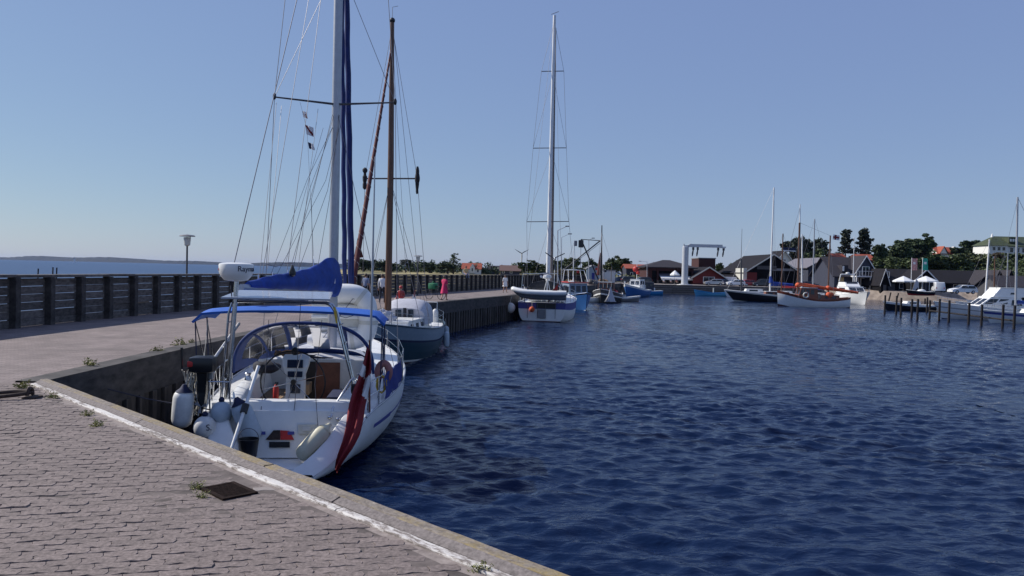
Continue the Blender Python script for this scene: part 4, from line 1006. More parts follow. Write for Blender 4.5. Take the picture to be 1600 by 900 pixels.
line([(-.9, -.28, 1.3), (.2, -.3, 1.0), (.95, -.2, 1.25)], .01, 'rope_dark', tend, 'lashing'); line([(-.6, -.28, .2), (.4, -.3, 1.6), (.9, .1, 1.5)], .01, 'rope_dark', tend, 'lashing')
# three small signal flags on the port flag halyard
top_ = at(470, 165, 7.05); bot_ = at(487, 250, 6.6)
line([at(469, 160, 7.05), at(480, 205, 6.9), at(490, 400, 6.2)], .004, 'wire', yacht, 'flag_halyard')
for (px, py, d, lab, wf, mt) in ((472, 173, 8, 'topmost little flag under the port spreader, pale with a dark red patch', lambda u, v: u < .5 or v < .4, 'redcloth'), (477, 195, 12, 'middle little flag under the port spreader, white with a red diagonal', lambda u, v: abs(u-v) > .18, 'redcloth'), (481, 222, 8, 'lowest little flag under the port spreader, dark blue and white', lambda u, v: u > .45, 'navy')):
    o = at(px, py, 7.0); q = at(px+d, py+d*.35, 6.95)-o; r_ = at(px+2, py+d*1.25, 7.0)-o
    fb = flag_mesh(V(0, 0, 0), q, r_, 8, 8, .05, wf, px, mt); ob_ = fb.build('signal_flag', None, None, True); ob_.location = FR.w(o); ob_.rotation_euler.z = FR.rot; tag(ob_, lab, 'flag', 'signal flags on the yacht')
# odds and ends in the cockpit
q = at(431, 622, 1.9); root = thing('fire_extinguisher', 'red fire extinguisher beside the steering pedestal of the nearest yacht', 'extinguisher', FR.w(V(q.x, 1.9, 1.12)), FR.rot)
MB().lathe([(.05, 0), (.065, .03), (.065, .32), (.03, .38), (.02, .4)], (0, 0, 0), 12).build('cylinder', 'red', root, True); MB().bbox((-.02, -.06, .4), (.05, .02, .45), .008).build('valve', 'black', root)
b = MB()
for k in range(14): a0 = rr.uniform(0, 6); b.tube([V(.34*math.cos(a0+j*.6)*rr.uniform(.5, 1)+(-.75), 4.05+.14*math.sin(a0+j*.6), 1.95+rr.uniform(-.03, .1)) for j in range(8)], .016, 5)
world_thing(b, 'rope_heap', 'net', 'brown rope heap on the cabin top below the port hood window', 'rope', FR, V(-.75, 4.05, 1.88))
q = V(-1.05, 3.2, 1.62); b = MB(); b.ball((0, 0, .12), .26, 14, 9, (1.3, 1, .6)); b.v = [tuple(Vector(v)*(1+.1*math.sin(v[0]*19+v[1]*13))) for v in b.v]; o = b.build('kit_bag', 'darkcloth', None, True); o.location = FR.w(q); o.rotation_euler.z = FR.rot; tag(o, 'black kit bag on the port coaming below the sprayhood', 'bag')
q = V(.78, 2.6, 1.12); b = MB(); b.bbox((-.25, -.6, 0), (.25, .6, .1), .04); o = b.build('cushion', 'navy', None, True); o.location = FR.w(q); o.rotation_euler.z = FR.rot; tag(o, 'dark blue cushion on the starboard cockpit seat', 'cushion')
# mooring lines of the yacht to the quay
ml = thing('mooring_line', 'dark mooring line running from the yacht stern to the pier wall', 'rope', V(-7.9, 15.3, 1.7)); MB().tube([V(0, 0, 0), V(.6, .4, -.25), FR.w(V(-1.5, .1, 1.25))-V(-7.9, 15.3, 1.7)], .014, 6).build('line', 'rope_dark', ml)
# ================================================================== OTHER BOATS
def simple_hull(L, B, fs, fm, fb, tw=.7, d=.4, rake=.4, full=.45):
    return Hull([(0, B/2*tw), (.18*L, B/2*lerp(tw, 1, .7)), (.45*L, B/2), (.7*L, B/2*.86), (.86*L, B/2*.55), (.96*L, B/2*.2), (L, .03)], [(0, fs), (.3*L, fm), (.65*L, lerp(fm, fb, .35)), (L, fb)], [(0, -d*.4), (.3*L, -d), (.8*L, -d), (L, -d*.7)], rake, full)
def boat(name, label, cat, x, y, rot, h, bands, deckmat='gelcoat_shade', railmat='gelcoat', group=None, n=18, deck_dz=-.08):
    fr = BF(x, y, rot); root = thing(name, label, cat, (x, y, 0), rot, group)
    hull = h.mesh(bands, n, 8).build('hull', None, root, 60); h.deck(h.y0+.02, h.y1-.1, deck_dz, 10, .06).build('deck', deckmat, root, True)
    h.rail(MB(), h.y0, h.y1-.05, .04, 0, .0, 12).build('rub_rail', railmat, root, True)
    return fr, root
def cabin(root, y0, y1, w0, w1, z0, z1, mat, slope=.15, win=(), winmat='window', roof=None, name='wheelhouse', over=.06):
    b = MB(); q = [V(-w0, y0, z0), V(w0, y0, z0), V(w1, y1, z0), V(-w1, y1, z0)]
    t = [V(-w0*.93, y0+slope*.3, z1), V(w0*.93, y0+slope*.3, z1), V(w1*.93, y1-slope, z1), V(-w1*.93, y1-slope, z1)]
    b.rings([q, t]); o = b.build(name, mat, root)
    # windows: (face, u0,u1,v0,v1) face a aft, f front, p port, s starboard
    FA = {'a': (0, 1), 's': (1, 2), 'f': (2, 3), 'p': (3, 0)}
    for face, u0, u1, v0, v1 in win:
        i, j = FA[face]; A_ = lambda u, v: q[i].lerp(q[j], u).lerp(t[i].lerp(t[j], u), v); c = [A_(u0, v0), A_(u1, v0), A_(u1, v1), A_(u0, v1)]
        nrm = (c[1]-c[0]).cross(c[3]-c[0]).normalized(); MB().slab([p-nrm*.01 for p in c], nrm*.03).build('window', winmat, o)
    r = [p+V(math.copysign(over, p.x), (over if p.y > (y0+y1)/2 else -over), 0) for p in t]; MB().slab(r, V(0, 0, .06)).build('roof', roof or mat, o)
    return o
def mastset(root, y, z0, z1, r, mat, spreaders=(), wires=(), name='mast', top=True, wmat='wire', wr=.012):
    m = MB().tube([(0, y, z0), (0, y, lerp(z0, z1, .6)), (0, y-.05, z1)], [r, r*.95, r*.65], 10).build(name, mat, root, True)
    for z, hw in spreaders: MB().tube([(-hw, y-.1, z+.05), (0, y, z), (hw, y-.1, z+.05)], r*.22, 6).build('spreader', mat, m)
    for a, c in wires: line([a, c], wr, wmat, root)
    return m
# ---- green hulled motorsailer, bow towards the plaza
s0 = V(-4.95, 43.2, 0); rot = math.pi-.055
h = Hull([(0, .35), (.5, 1.0), (1.4, 1.45), (4, 1.72), (7, 1.6), (9.5, 1.1), (11.2, .4), (11.8, .04)], [(0, 1.55), (2, 1.4), (5, 1.35), (8, 1.55), (11.8, 2.0)], [(0, -.1), (1, -.5), (6, -.7), (10, -.5), (11.8, -.2)], .5, .42)
mf, ms = boat('motorsailer', 'dark teal hulled motorsailer with brown wooden mast and white canvas shelter', 'sailboat', s0.x, s0.y, rot, h, [(.30, 'boot'), (.34, 'white'), (.70, 'teal'), (.74, 'navy'), (1, 'bulwark')], 'gelcoat', 'teal', n=30, deck_dz=-.12)
cabin(ms, 4.1, 8.4, 1.05, .8, 1.3, 1.78, 'gelcoat', .2, [('p', .15, .26, .3, .75), ('p', .4, .51, .3, .75), ('p', .65, .76, .3, .75), ('s', .15, .26, .3, .75), ('s', .4, .51, .3, .75)], name='cabin_trunk', roof='gelcoat')
rr = []
for i in range(7):
    y = lerp(2.6, 5.2, i/6); f = math.sin(math.pi*(.16+.68*i/6)); rr.append([V(-1.15*math.copysign(abs(math.cos(a))**.6, math.cos(a))*(.82+.18*f), y, 1.5+1.2*f**.6*max(.0, math.sin(a))**.45) for a in [math.pi*k/12 for k in range(13)]])
shel = MB().rings(rr, False, False); shel.add(rr[0], [tuple(range(13))]); shel.add(rr[-1], [tuple(range(13))]); sh = shel.build('canvas_shelter', 'tarp', ms, True)
for px0, px1, py0, py1 in ((618, 627, 484, 498), (630, 635, 481, 497), (638, 646, 484, 498)): MB().slab([mf.at(px0, py1, 5.3), mf.at(px1, py1, 5.3), mf.at(px1, py0, 5.25), mf.at(px0, py0, 5.25)], V(0, .03, 0)).build('shelter_window', 'window', sh)
mr_ = MB().tube([mf.at(641, 500, 4.6), mf.at(640, 489, 4.6)], .12, 8).build('bundle', 'red', ms, True)
mz = mf.at(606, 490, 7.6); mx_ = mz.x
MBt = mf.at(613, 32, 7.6)
mm = MB().tube([(mx_, 7.6, 1.7), (mx_, 7.6, 9), (MBt.x, 7.6, MBt.z)], [.16, .14, .09], 12).build('mast', 'mastwood', ms, True)
MB().ball((MBt.x, 7.6, MBt.z), .13).build('masthead', 'black', mm); MB().tube([(MBt.x, 7.6, MBt.z), (MBt.x, 7.6, MBt.z+.6), (MBt.x-.25, 7.6, MBt.z+.65)], .012, 5).build('wind_vane', 'wire', mm)
sl_, sr_ = mf.at(570, 279, 7.5), mf.at(652, 279, 7.5); MB().tube([sl_, sr_], .035, 8).build('spreader', 'darkgrey', mm)
rr_ = random.Random(2)
for e, d0, d1 in ((sl_, .5, -.5), (sr_, .55, -.7)):
    b = MB(); b.tube([e+V(0, 0, lerp(d0, d1, i/12)) for i in range(13)], [.06+.06*rr_.random() if 0 < i < 12 else .04 for i in range(13)], 9); b.build('baggywrinkle', 'rubber', mm)
for e in (sl_, sr_):
    sgn = 1 if e.x > mx_ else -1; cp_ = h.sheer(7.2, sgn, .02, .1); line([cp_, e], .01, 'wire', ms); line([e, (MBt.x, 7.6, MBt.z-.3)], .01, 'wire', ms); line([h.sheer(6.7, sgn, .02, .1), V(mx_, 7.6, 8.2)], .01, 'wire', ms); line([h.sheer(8.2, sgn, .02, .1), V(mx_, 7.6, 8.2)], .01, 'wire', ms)
line([(MBt.x, 7.6, MBt.z), (0, .2, 2.0)], .01, 'wire', ms, 'backstay'); line([(MBt.x, 7.6, MBt.z-.5), (.3, 3, 3.2)], .008, 'wire', ms)
jt, jb = mf.at(611, 78, 7.7), mf.at(551, 446, 14.0)
n = 46; pts = [jt.lerp(jb, i/n) for i in range(n+1)]
jib = MB().tube(pts, [lerp(.04, .115, i/n) for i in range(n+1)], 10).build('furled_jib', 'sailbrown', ms, True)
b = MB(); hx = []
for i in range(300):
    t = i/299; c = jt.lerp(jb, t); a = i*.42; r_ = lerp(.045, .12, t); hx.append(c+V(math.cos(a)*r_, math.sin(a)*r_, 0))
MB().tube(hx, .011, 4).build('spiral_rope', 'rope', jib)
MB().slab([mf.at(559, 372, 13), mf.at(568, 402, 13), mf.at(553, 404, 13)], V(0, .04, 0)).build('jib_clew', 'sailbrown', jib)
MB().tube([(0, 11.3, 1.95), (0, 14.3, 2.25)], [.1, .06], 8).build('bowsprit', 'mastwood', ms, True); line([jb, (0, 14.2, 2.25)], .02, 'wire', ms, 'tack_wire')
lifelines(h, ms, [.5, 1.6, 3, 5, 7, 9, 10.6], .55)
for y in (5.0, 6.4): pass
b = MB(); b.tube([V(-.9, .6, 1.4), V(-.9, .4, 2.4), V(.5, .3, 2.45), V(.5, .6, 1.4)], .025, 7); b.build('stern_gantry', 'white', ms, True)
ef = thing('ensign', 'small red and white cross flag on the stern of the teal motorsailer', 'flag', mf.w(mf.at(646, 478, 1.6)), rot)
q0 = mf.at(646, 478, 1.6); MB().tube([V(0, 0, -.9), mf.at(649, 452, 1.6)-q0], .015, 6).build('staff', 'varnish', ef); 
flag_mesh(mf.at(648, 453, 1.6)-q0, mf.at(640, 474, 1.65)-mf.at(648, 453, 1.6)+V(0, 0, -.1), mf.at(651, 474, 1.6)-mf.at(648, 453, 1.6), 8, 6, .06, cross).build('cloth', None, ef, True)
for (px, py, lab) in ((657, 548, 'pale cylindrical fender hanging mid side on the teal motorsailer hull'), (684, 540, 'pale fender at the stern end of the teal motorsailer hull')):
    yy_ = 3.4 if px < 670 else 1.1; c = h.sheer(yy_, -1, -.17, -1.0); rt_ = thing('fender', lab, 'fender', mf.w(c-V(0, 0, .1)), rot); pr = [(.05, 0), (.13, .06), (.15, .18), (.15, .62), (.13, .74), (.05, .8)]
    MB().lathe(pr, (0, 0, 0), 12).build('body', 'fenderblue', rt_, True); MB().tube([(0, 0, .8), (.08, 0, 1.2)], .012, 5).build('lanyard', 'rope', rt_)
c = mf.at(680, 505, 1.0); rt_ = thing('fender', 'upright white fender stowed on the stern rail of the teal motorsailer', 'fender', mf.w(c-V(0, 0, .1)), rot); MB().lathe([(.05, 0), (.14, .06), (.16, .18), (.16, .7), (.13, .82), (.05, .88)], (0, 0, 0), 12).build('body', 'fender', rt_, True); MB().tube([(0, 0, .88), (0, 0, 1.0)], .02, 5).build('eye', 'navy', rt_)
c = mf.at(600, 492, 7.9); rt_ = thing('sail_bag', 'crumpled pale sail heap at the foot of the brown wooden mast', 'sail', mf.w(V(c.x, c.y, 1.75)), rot)
b = MB(); b.ball((0, 0, .25), .42, 14, 9, (1.1, 1, .75)); b.ball((.3, .2, .15), .3, 12, 8); b.ball((-.35, .1, .12), .28, 12, 8); b.v = [tuple(Vector(v)*(1+.12*math.sin(v[0]*17+v[2]*23))) for v in b.v]; b.build('folds', 'tarp', rt_, True)

# ---- big white and blue yacht beyond, seen from its stern, tender on davits
k0 = Pz(846, 503, 0); krot = R(-9)
h = Hull([(0, 2.0), (1.5, 2.2), (5, 2.35), (9, 2.2), (13, 1.2), (16, .05)], [(0, 1.62), (5, 1.6), (16, 2.1)], [(0, -.1), (2, -.4), (8, -.6), (16, -.3)], .6, .16)
kf, kt = boat('cruising_yacht', 'white yacht with navy stern band and very tall mast moored beyond the teal motorsailer', 'sailboat', k0.x, k0.y+.2, krot, h, [(.10, 'boot'), (.16, 'white'), (.68, 'gelcoat'), (1, 'lettersblue')], n=24)
MB().box((-.45, -.06, 1.12), (1.2, -.01, 1.58)).build('stern_gate', 'black', kt); MB().bbox((-.3, -.12, .3), (.3, -.02, 1.05), .02).build('boarding_ladder', 'grey', kt)
for x in (-1.2, -.35, .35, 1.15): MB().tube([(x, -.05, .3), (x, -.05, 1.5)], .02, 5).build('stern_strut', 'wire', kt)
cabin(kt, 3.2, 10.5, 1.6, 1.2, 1.6, 2.35, 'gelcoat', .6, [('a', .2, .8, .35, .8), ('p', .2, .4, .3, .8), ('p', .5, .7, .3, .8)], name='deckhouse')
rows = [[V(1.7*math.cos(a)*1, y, 2.2+1.25*math.sin(a)**.7 - .15*(y-2.8)**2*.2) for a in [math.pi*k/14 for k in range(15)]] for y in (2.2, 2.9, 3.6)]
tn = MB().sheet(rows, .03).build('cockpit_tent', 'darkgrey', kt, True); MB().slab([v+V(0, .03, 0) for v in rows[0]], V(0, .02, 0)).build('tent_window', 'window', tn)
b = MB()
for x in (-1.5, 1.5): b.tube([(x, .2, 1.6), (x, .1, 2.9), (x, -.9, 3.05)], .05, 8)
dv = b.build('davit', 'steel', kt, True)
b = MB(); b.tube([(-1.9, .3, 1.6), (-1.7, .4, 4.0), (1.2, .4, 4.1), (1.9, .3, 1.6)], .03, 7); b.build('stern_arch', 'steel', kt, True)
b = MB(); b.tube([(.35, .6, 1.7), (.35, .6, 3.7)], .05, 7); b.lathe([(.1, 0), (.33, .03), (.36, .15), (.3, .3), (.05, .34)], (.35, .6, 3.65), 16); b.tube([(-.1, .6, 1.7), (.3, .6, 3.5)], .03, 6); b.tube([(.8, .6, 1.7), (.4, .6, 3.5)], .03, 6); b.build('radar_post', 'gelcoat', kt, True)
wg = MB().tube([(.9, .8, 1.7), (.95, .8, 5.3)], .035, 7).build('wind_generator', 'white', kt, True)
MB().lathe([(.02, -.2), (.1, -.1), (.11, .1), (.02, .35)], (.95, .75, 5.35), 10, Matrix.Rotation(R(90), 4, 'X')).build('generator_body', 'white', wg, True)
for k in range(3):
    a = k*2.094+.5; MB().slab([V(.95, .5, 5.35), V(.95+.95*math.cos(a)-.04*math.sin(a), .52, 5.35+.95*math.sin(a)+.04*math.cos(a)), V(.95+.95*math.cos(a)+.04*math.sin(a), .5, 5.35+.95*math.sin(a)-.04*math.cos(a)), V(.95+.1*math.cos(a+1), .48, 5.35+.1*math.sin(a+1))], V(0, .015, 0)).build('blade', 'darkgrey', wg)
ym = 8.0; mb_ = kf.at(856, 438, ym); mt_ = kf.at(866.5, 24, ym)
km = MB().tube([(mb_.x, ym, 2), (mt_.x, ym, mt_.z)], [.2, .14], 12).build('mast', 'white', kt, True); MB().tube([(mt_.x-.3, ym, mt_.z+.1), (mt_.x+.4, ym, mt_.z+.35)], .03, 5).build('wind_vane', 'wire', km)
for py, x0, x1, in ((111, 846, 881), (231, 833, 885), (346, 823, 889)):
    a, c = kf.at(x0, py+.5, ym), kf.at(x1, py, ym); MB().tube([a, c], .04, 6).build('spreader', 'darkgrey', km)
for side in (0, 1):
    q = [kf.at((846, 881)[side], 111, ym), kf.at((833, 885)[side], 231, ym), kf.at((823, 889)[side], 346, ym)]; ch = h.sheer(ym-.3, (-1, 1)[side], .05, 0)
    line([ch, q[2], q[1], q[0], (mt_.x, ym, mt_.z-.5)], .014, 'wire', kt); line([q[2], kf.at(862, 236, ym)], .012, 'wire', kt); line([q[1], kf.at(864, 115, ym)], .012, 'wire', kt); line([ch, kf.at(859, 350, ym)], .012, 'wire', kt)
    line([(mt_.x, ym, mt_.z), (-1.7+3.4*side, .2, 1.8)], .011, 'wire', kt, 'backstay')
pm('genoa', (.2, .17, .16), .8, var=.2)
gt, gb = V(mt_.x+.05, ym+.6, mt_.z-1), V(kf.at(861.5, 440, 15.6).x, 15.6, 2.4); MB().tube([gt.lerp(gb, i/14) for i in range(15)], [lerp(.08, .17, i/14) for i in range(15)], 9).build('furled_genoa', 'genoa', kt, True)
MB().tube([(mb_.x, ym-.3, 3.6), (mb_.x, 2.6, 3.8)], .11, 8).build('boom', 'white', kt, True); MB().tube([(mb_.x, ym-.3, 3.85), (mb_.x, 2.8, 3.95)], [.3, .18], 10).build('stacked_sail', 'navy', kt, True)
lifelines(h, kt, [.3, 2.4, 5, 7.5, 10, 12.5], .65, r=.02, lr=.01)
tt = thing('tender', 'grey and white rigid inflatable tender hung across the stern davits of the tall masted yacht', 'dinghy', kf.w(V(0, -.75, 1.75)), krot)
pa = [V(2.15, -.42, .75), V(1.2, -.5, .72), V(-1.0, -.5, .74), V(-1.9, -.3, .86), V(-2.35, 0, .98), V(-1.9, .3, .86), V(-1.0, .5, .74), V(1.2, .5, .72), V(2.15, .42, .75)]
MB().tube(spl(pa), .2, 12).build('tube', 'gelcoat', tt, True)
rr = [[V(x, -.5*w_, .7), V(x, -.3*w_, .3+e), V(x, 0, .12+e), V(x, .3*w_, .3+e), V(x, .5*w_, .7)] for x, w_, e in ((2.1, .9, 0), (1, 1, 0), (-.8, 1, 0), (-1.7, .75, .15), (-2.25, .2, .55))]
MB().rings(rr, False, False).add(rr[0], [(0, 1, 2, 3, 4)]).build('keel', 'grey', tt, True); MB().box((-1.6, -.35, .6), (2.1, .35, .64)).build('floor', 'grey', tt)
MB().bbox((1.95, -.15, .8), (2.3, .15, 1.3), .05).build('outboard', 'darkgrey', tt)
c = Pz(798, 488, 0); rt_ = thing('ball_fender', 'large white ball fender between the pier and the tall masted yacht', 'fender', Pd(797, 481, 66.3)-V(0, 0, .45)); MB().ball((0, 0, .45), .45, 18, 12).build('body', 'fender', rt_, True); MB().tube([(0, 0, .9), (.1, .2, 1.4)], .02, 5).build('lanyard', 'rope', rt_)
rt_ = thing('ball_fender', 'small red ball fender on the stern of the tall masted yacht', 'fender', kf.w(kf.at(831, 487, -.35))); MB().ball((0, 0, .2), .24, 14, 10).build('body', 'orange', rt_, True); MB().tube([(0, 0, .4), (0, .2, .8)], .02, 5).build('lanyard', 'rope', rt_)
pf = kf.at(868, 452, -.2); rt_ = thing('ensign', 'bunched red flag at the starboard stern corner of the tall masted yacht', 'flag', kf.w(V(pf.x, pf.y, 1.7)), krot); MB().tube([(0, 0, 0), (.25, -.3, 1.6)], .025, 6).build('staff', 'varnish', rt_); flag_mesh((.25, -.3, 1.55), (-.75, .1, -.9), (-.1, .1, -.75), 10, 8, .12, lambda u, v: .3 < u < .42 and v > .5, 1).build('cloth', None, rt_, True)

# ---- fishing boats along the pier
def wl(px, py): return Pz(px, py, 0)
p = wl(897, 485); h = simple_hull(9.0, 3.2, 1.3, 1.25, 2.0, .8, .6, .5)
ff_, fb = boat('fishing_boat', 'blue hulled fishing boat with white wheelhouse and red rail beside the tall masted yacht', 'fishing boat', 6.4, 95.8, R(192), h, [(.16, 'boot'), (.2, 'white'), (.93, 'hullblue'), (1, 'black')], 'grey', 'hullblue')
cabin(fb, 3.4, 6.2, 1.3, 1.15, 1.2, 2.95, 'bluewall', .3, [('f', .08, .3, .45, .85), ('f', .38, .62, .45, .85), ('f', .7, .92, .45, .85), ('p', .1, .35, .5, .85), ('p', .5, .8, .5, .85), ('s', .2, .7, .5, .85)], roof='white')
b = MB()
for x in (-1.2, 1.2): b.tube([(x, 3.5, 3.0), (x*.8, 3.3, 4.5), (-x*.0, 3.3, 4.6)], .04, 6); b.tube([(x, 6, 3.0), (x*.8, 4.9, 4.5)], .035, 6)
b.tube([(-1, 3.3, 4.5), (1, 3.3, 4.5)], .035, 6); b.tube([(-1, 4.9, 4.5), (1, 4.9, 4.5)], .035, 6); b.build('roof_frame', 'white', fb, True)
MB().tube([(-1.2, 6.1, 3.08), (1.2, 6.1, 3.08), (1.3, 3.4, 3.08)], .07, 6).build('red_rail', 'red', fb); MB().tube([(0, 3.8, 3.0), (0, 3.8, 8.0)], [.07, .03], 7).build('mast', 'white', fb, True); MB().lathe([(.05, 0), (.33, .03), (.33, .2), (.05, .26)], (.5, 4.9, 3.0), 12).build('radar_dome', 'gelcoat', fb, True)
for s_ in (1, -1): line([(0, 3.8, 7.8), (s_*1.3, 1.5, 1.5)], .012, 'wire', fb)
for i in range(3): pass
p = wl(938, 472); h = simple_hull(12, 4.0, 1.25, 1.1, 2.0, .75, .7, .5)
f2, fb = boat('trawler', 'dark fishing trawler with a black mast, lattice boom and brown deckhouse', 'fishing boat', 15.6, 121, R(165), h, [(.2, 'boot'), (.7, 'hullblack'), (.78, 'white'), (1, 'darkgrey')], 'timber', 'white')
cabin(fb, 6.6, 9.2, 1.25, 1.0, 1.1, 2.9, 'brownhouse', .2, [('f', .1, .35, .5, .85), ('f', .42, .62, .5, .85), ('f', .7, .92, .5, .85), ('p', .2, .6, .5, .85), ('s', .2, .6, .5, .85)], roof='white')
my_ = f2.at(940, 440, 7); mx0 = my_.x
tm = f2.at(940.5, 352, 7); MB().tube([(mx0, 7, 1.3), (tm.x, 7, tm.z)], [.16, .07], 9).build('mast', 'hullblack', fb, True)
jb_ = f2.at(938, 376, 7); tip = f2.at(908, 374, 7); mid = f2.at(935, 437, 7); low = f2.at(878, 424, 7)
MB().tube([tip, jb_], .06, 6).build('top_strut', 'hullblack', fb); MB().tube([tip, mid], .1, 7).build('derrick', 'hullblack', fb); MB().tube([jb_, low], [.1, .07], 7).build('boom', 'darkgrey', fb); MB().tube([jb_-V(0, 0, .35), low-V(0, 0, .2)], .03, 5).build('boom_stay', 'wire', fb)
MB().bbox(tip-V(.35, .3, 1.2), tip+V(.35, .3, -.1), .1).build('power_block', 'hullblack', fb); MB().bbox(tip+V(-.1, -.2, -1.0)+V(.7, 0, 0), tip+V(.5, .2, -.2)+V(.55, 0, 0), .05).build('floodlight', 'grey', fb)
line([tip-V(0, 0, 1), tip-V(0, 0, 5)], .03, 'wire', fb); MB().tube([f2.at(935, 430, 6.6), f2.at(938.5, 395, 6.8)], [.3, .1], 8).build('furled_sail', 'sailbrown', fb, True)
for (x, y, z, r_, m_) in ((-.9, 8, 1.5, .5, 'net'), (.3, 8.6, 1.5, .6, 'net'), (.9, 7.9, 1.6, .4, 'weathercloth'), (-1.2, 6.6, 1.4, .5, 'red')): 
    b = MB(); b.ball((x, y, z), r_, 12, 8, (1, 1, .8)); b.v = [tuple(Vector(v)+V(0, 0, .12*math.sin(v[0]*11+v[1]*7))) for v in b.v]; b.build('net_heap', m_, fb, True)
MB().tube([(0, 2, 1.2), (0, 2, 5.2)], .05, 6).build('mizzen_pole', 'timber', fb)
for s_ in (1, -1): line([(tm.x, 7, tm.z-1), (s_*1.8, 6, 1.6)], .014, 'wire', fb); line([(tm.x, 7, tm.z-1), (s_*.3, 12, 2.2)], .014, 'wire', fb)
for px, lab in ((949, 'left white canvas cone hanging by the trawler bow'), (955, 'right white canvas cone hanging by the trawler bow')):
    c = Pd(px, 458, 108.5); rt_ = thing('hanging_canvas', lab, 'canvas', c-V(0, 0, 1.2), 0, 'white canvas by the trawler'); b = MB(); b.lathe([(.75, 0), (.6, .1), (.3, 1.1), (.05, 2.0)], (0, 0, 0), 9); k_ = .62 if px < 952 else 1; b.v = [(v[0]*k_+(.25*v[2] if px < 952 else -.06*v[2]), v[1]*.4+.08*math.sin(v[0]*12), v[2]*(.8 if px < 952 else 1.05)) for v in b.v]; b.build('cloth', 'grey' if px < 952 else 'tarp', rt_, True); MB().tube([(0, 0, 1.95), (0, .1, 2.6)], .03, 5).build('lashing', 'rope', rt_)
p = wl(921, 473); h = simple_hull(4.6, 1.8, .65, .6, .95, .75, .2, .3); ff_, fb = boat('dinghy', 'white open dinghy between the blue fishing boat and the trawler', 'dinghy', p.x-1.9, p.y, R(-75), h, [(.2, 'boot'), (1, 'gelcoat')]); MB().box((-.7, 1.6, .5), (.7, 1.9, .55)).build('thwart', 'timber', fb); MB().box((-.6, 3, .55), (.6, 3.25, .6)).build('thwart', 'timber', fb)
p = wl(976, 471); h = simple_hull(4.2, 1.7, .6, .55, .9, .75, .2, .3); ff_, fb = boat('rowing_boat', 'dark grey rowing boat with white gunwale lying off the blue cutter', 'rowing boat', p.x-1.9, p.y, R(-80), h, [(.2, 'boot'), (.8, 'grey'), (1, 'gelcoat')]); MB().box((-.7, 1.5, .45), (.7, 1.8, .5)).build('thwart', 'timber', fb)
p = wl(977, 464); h = simple_hull(8.5, 3.3, 1.35, 1.3, 2.3, .8, .5, .7)
ff_, fb = boat('cutter', 'blue cutter with white rails and wheelhouse, bow pointing to the open basin', 'fishing boat', p.x+4.6, p.y+6.5, R(148), h, [(.14, 'boot'), (.88, 'hullblue'), (1, 'white')], 'gelcoat', 'white')
cabin(fb, 2.6, 5, 1.1, 1.0, 1.3, 3.2, 'gelcoat', .3, [('f', .08, .45, .5, .85), ('f', .55, .92, .5, .85), ('p', .15, .5, .5, .85), ('s', .15, .5, .5, .85), ('p', .6, .85, .5, .85)]); lifelines(h, fb, [3.5, 5, 6.5, 7.8], .8, mat='white', r=.04, lr=.03)
MB().tube([(0, 4, 3.2), (0, 4, 6)], .06, 6).build('mast', 'white', fb); b = MB(); b.ball((.2, 4.2, 5.1), .55, 10, 7, (1, .5, 1)); b.ball((-.3, 4.2, 4.5), .4, 10, 7, (1, .5, 1)); b.build('flag_bundle', 'red', fb, True)
p = wl(1008, 461); h = simple_hull(7, 2.5, 1.0, .9, 1.5, .8, .4, .4); ff_, fb = boat('small_boat', 'small bright blue boat with a grey cabin near the far quay steps', 'fishing boat', p.x+3.6, p.y+.5, R(86), h, [(.12, 'boot'), (.9, 'hullblue2'), (1, 'white')]); cabin(fb, 1.8, 3.9, .85, .8, .9, 2.6, 'greywall', .2, [('p', .1, .4, .5, .85), ('p', .55, .9, .5, .85), ('a', .2, .8, .5, .85)], roof='grey'); MB().tube([(0, 4.4, 1), (0, 4.4, 3.2)], .04, 6).build('mast', 'timber', fb)
c = wl(1018, 459); rt_ = thing('ball_fender', 'white ball fender at the stern of the small bright blue boat', 'fender', V(c.x, c.y-1.5, .3)); MB().ball((0, 0, .6), .55, 12, 8).build('body', 'fender', rt_, True); MB().tube([(0, 0, 1.1), (-.2, .3, 1.4)], .03, 5).build('lanyard', 'rope', rt_)
p = wl(1086, 462); h = simple_hull(6.3, 1.9, .8, .7, 1.25, .6, .25, .4); ff_, fb = boat('rowing_boat', 'sky blue open rowing boat beneath the boat lift', 'rowing boat', p.x+6.4, p.y, R(90), h, [(.1, 'white'), (.85, 'skyblue'), (1, 'hullblue2')], 'skyblue', 'hullblue2', deck_dz=-.35); 
for y in (1.4, 2.8, 4.2): MB().box((-.75, y, .58), (.75, y+.25, .63)).build('thwart', 'timber', fb)
MB().tube([(0, 2.6, .6), (0, 2.6, 1.7)], .12, 7).build('engine_post', 'offwhite', fb)

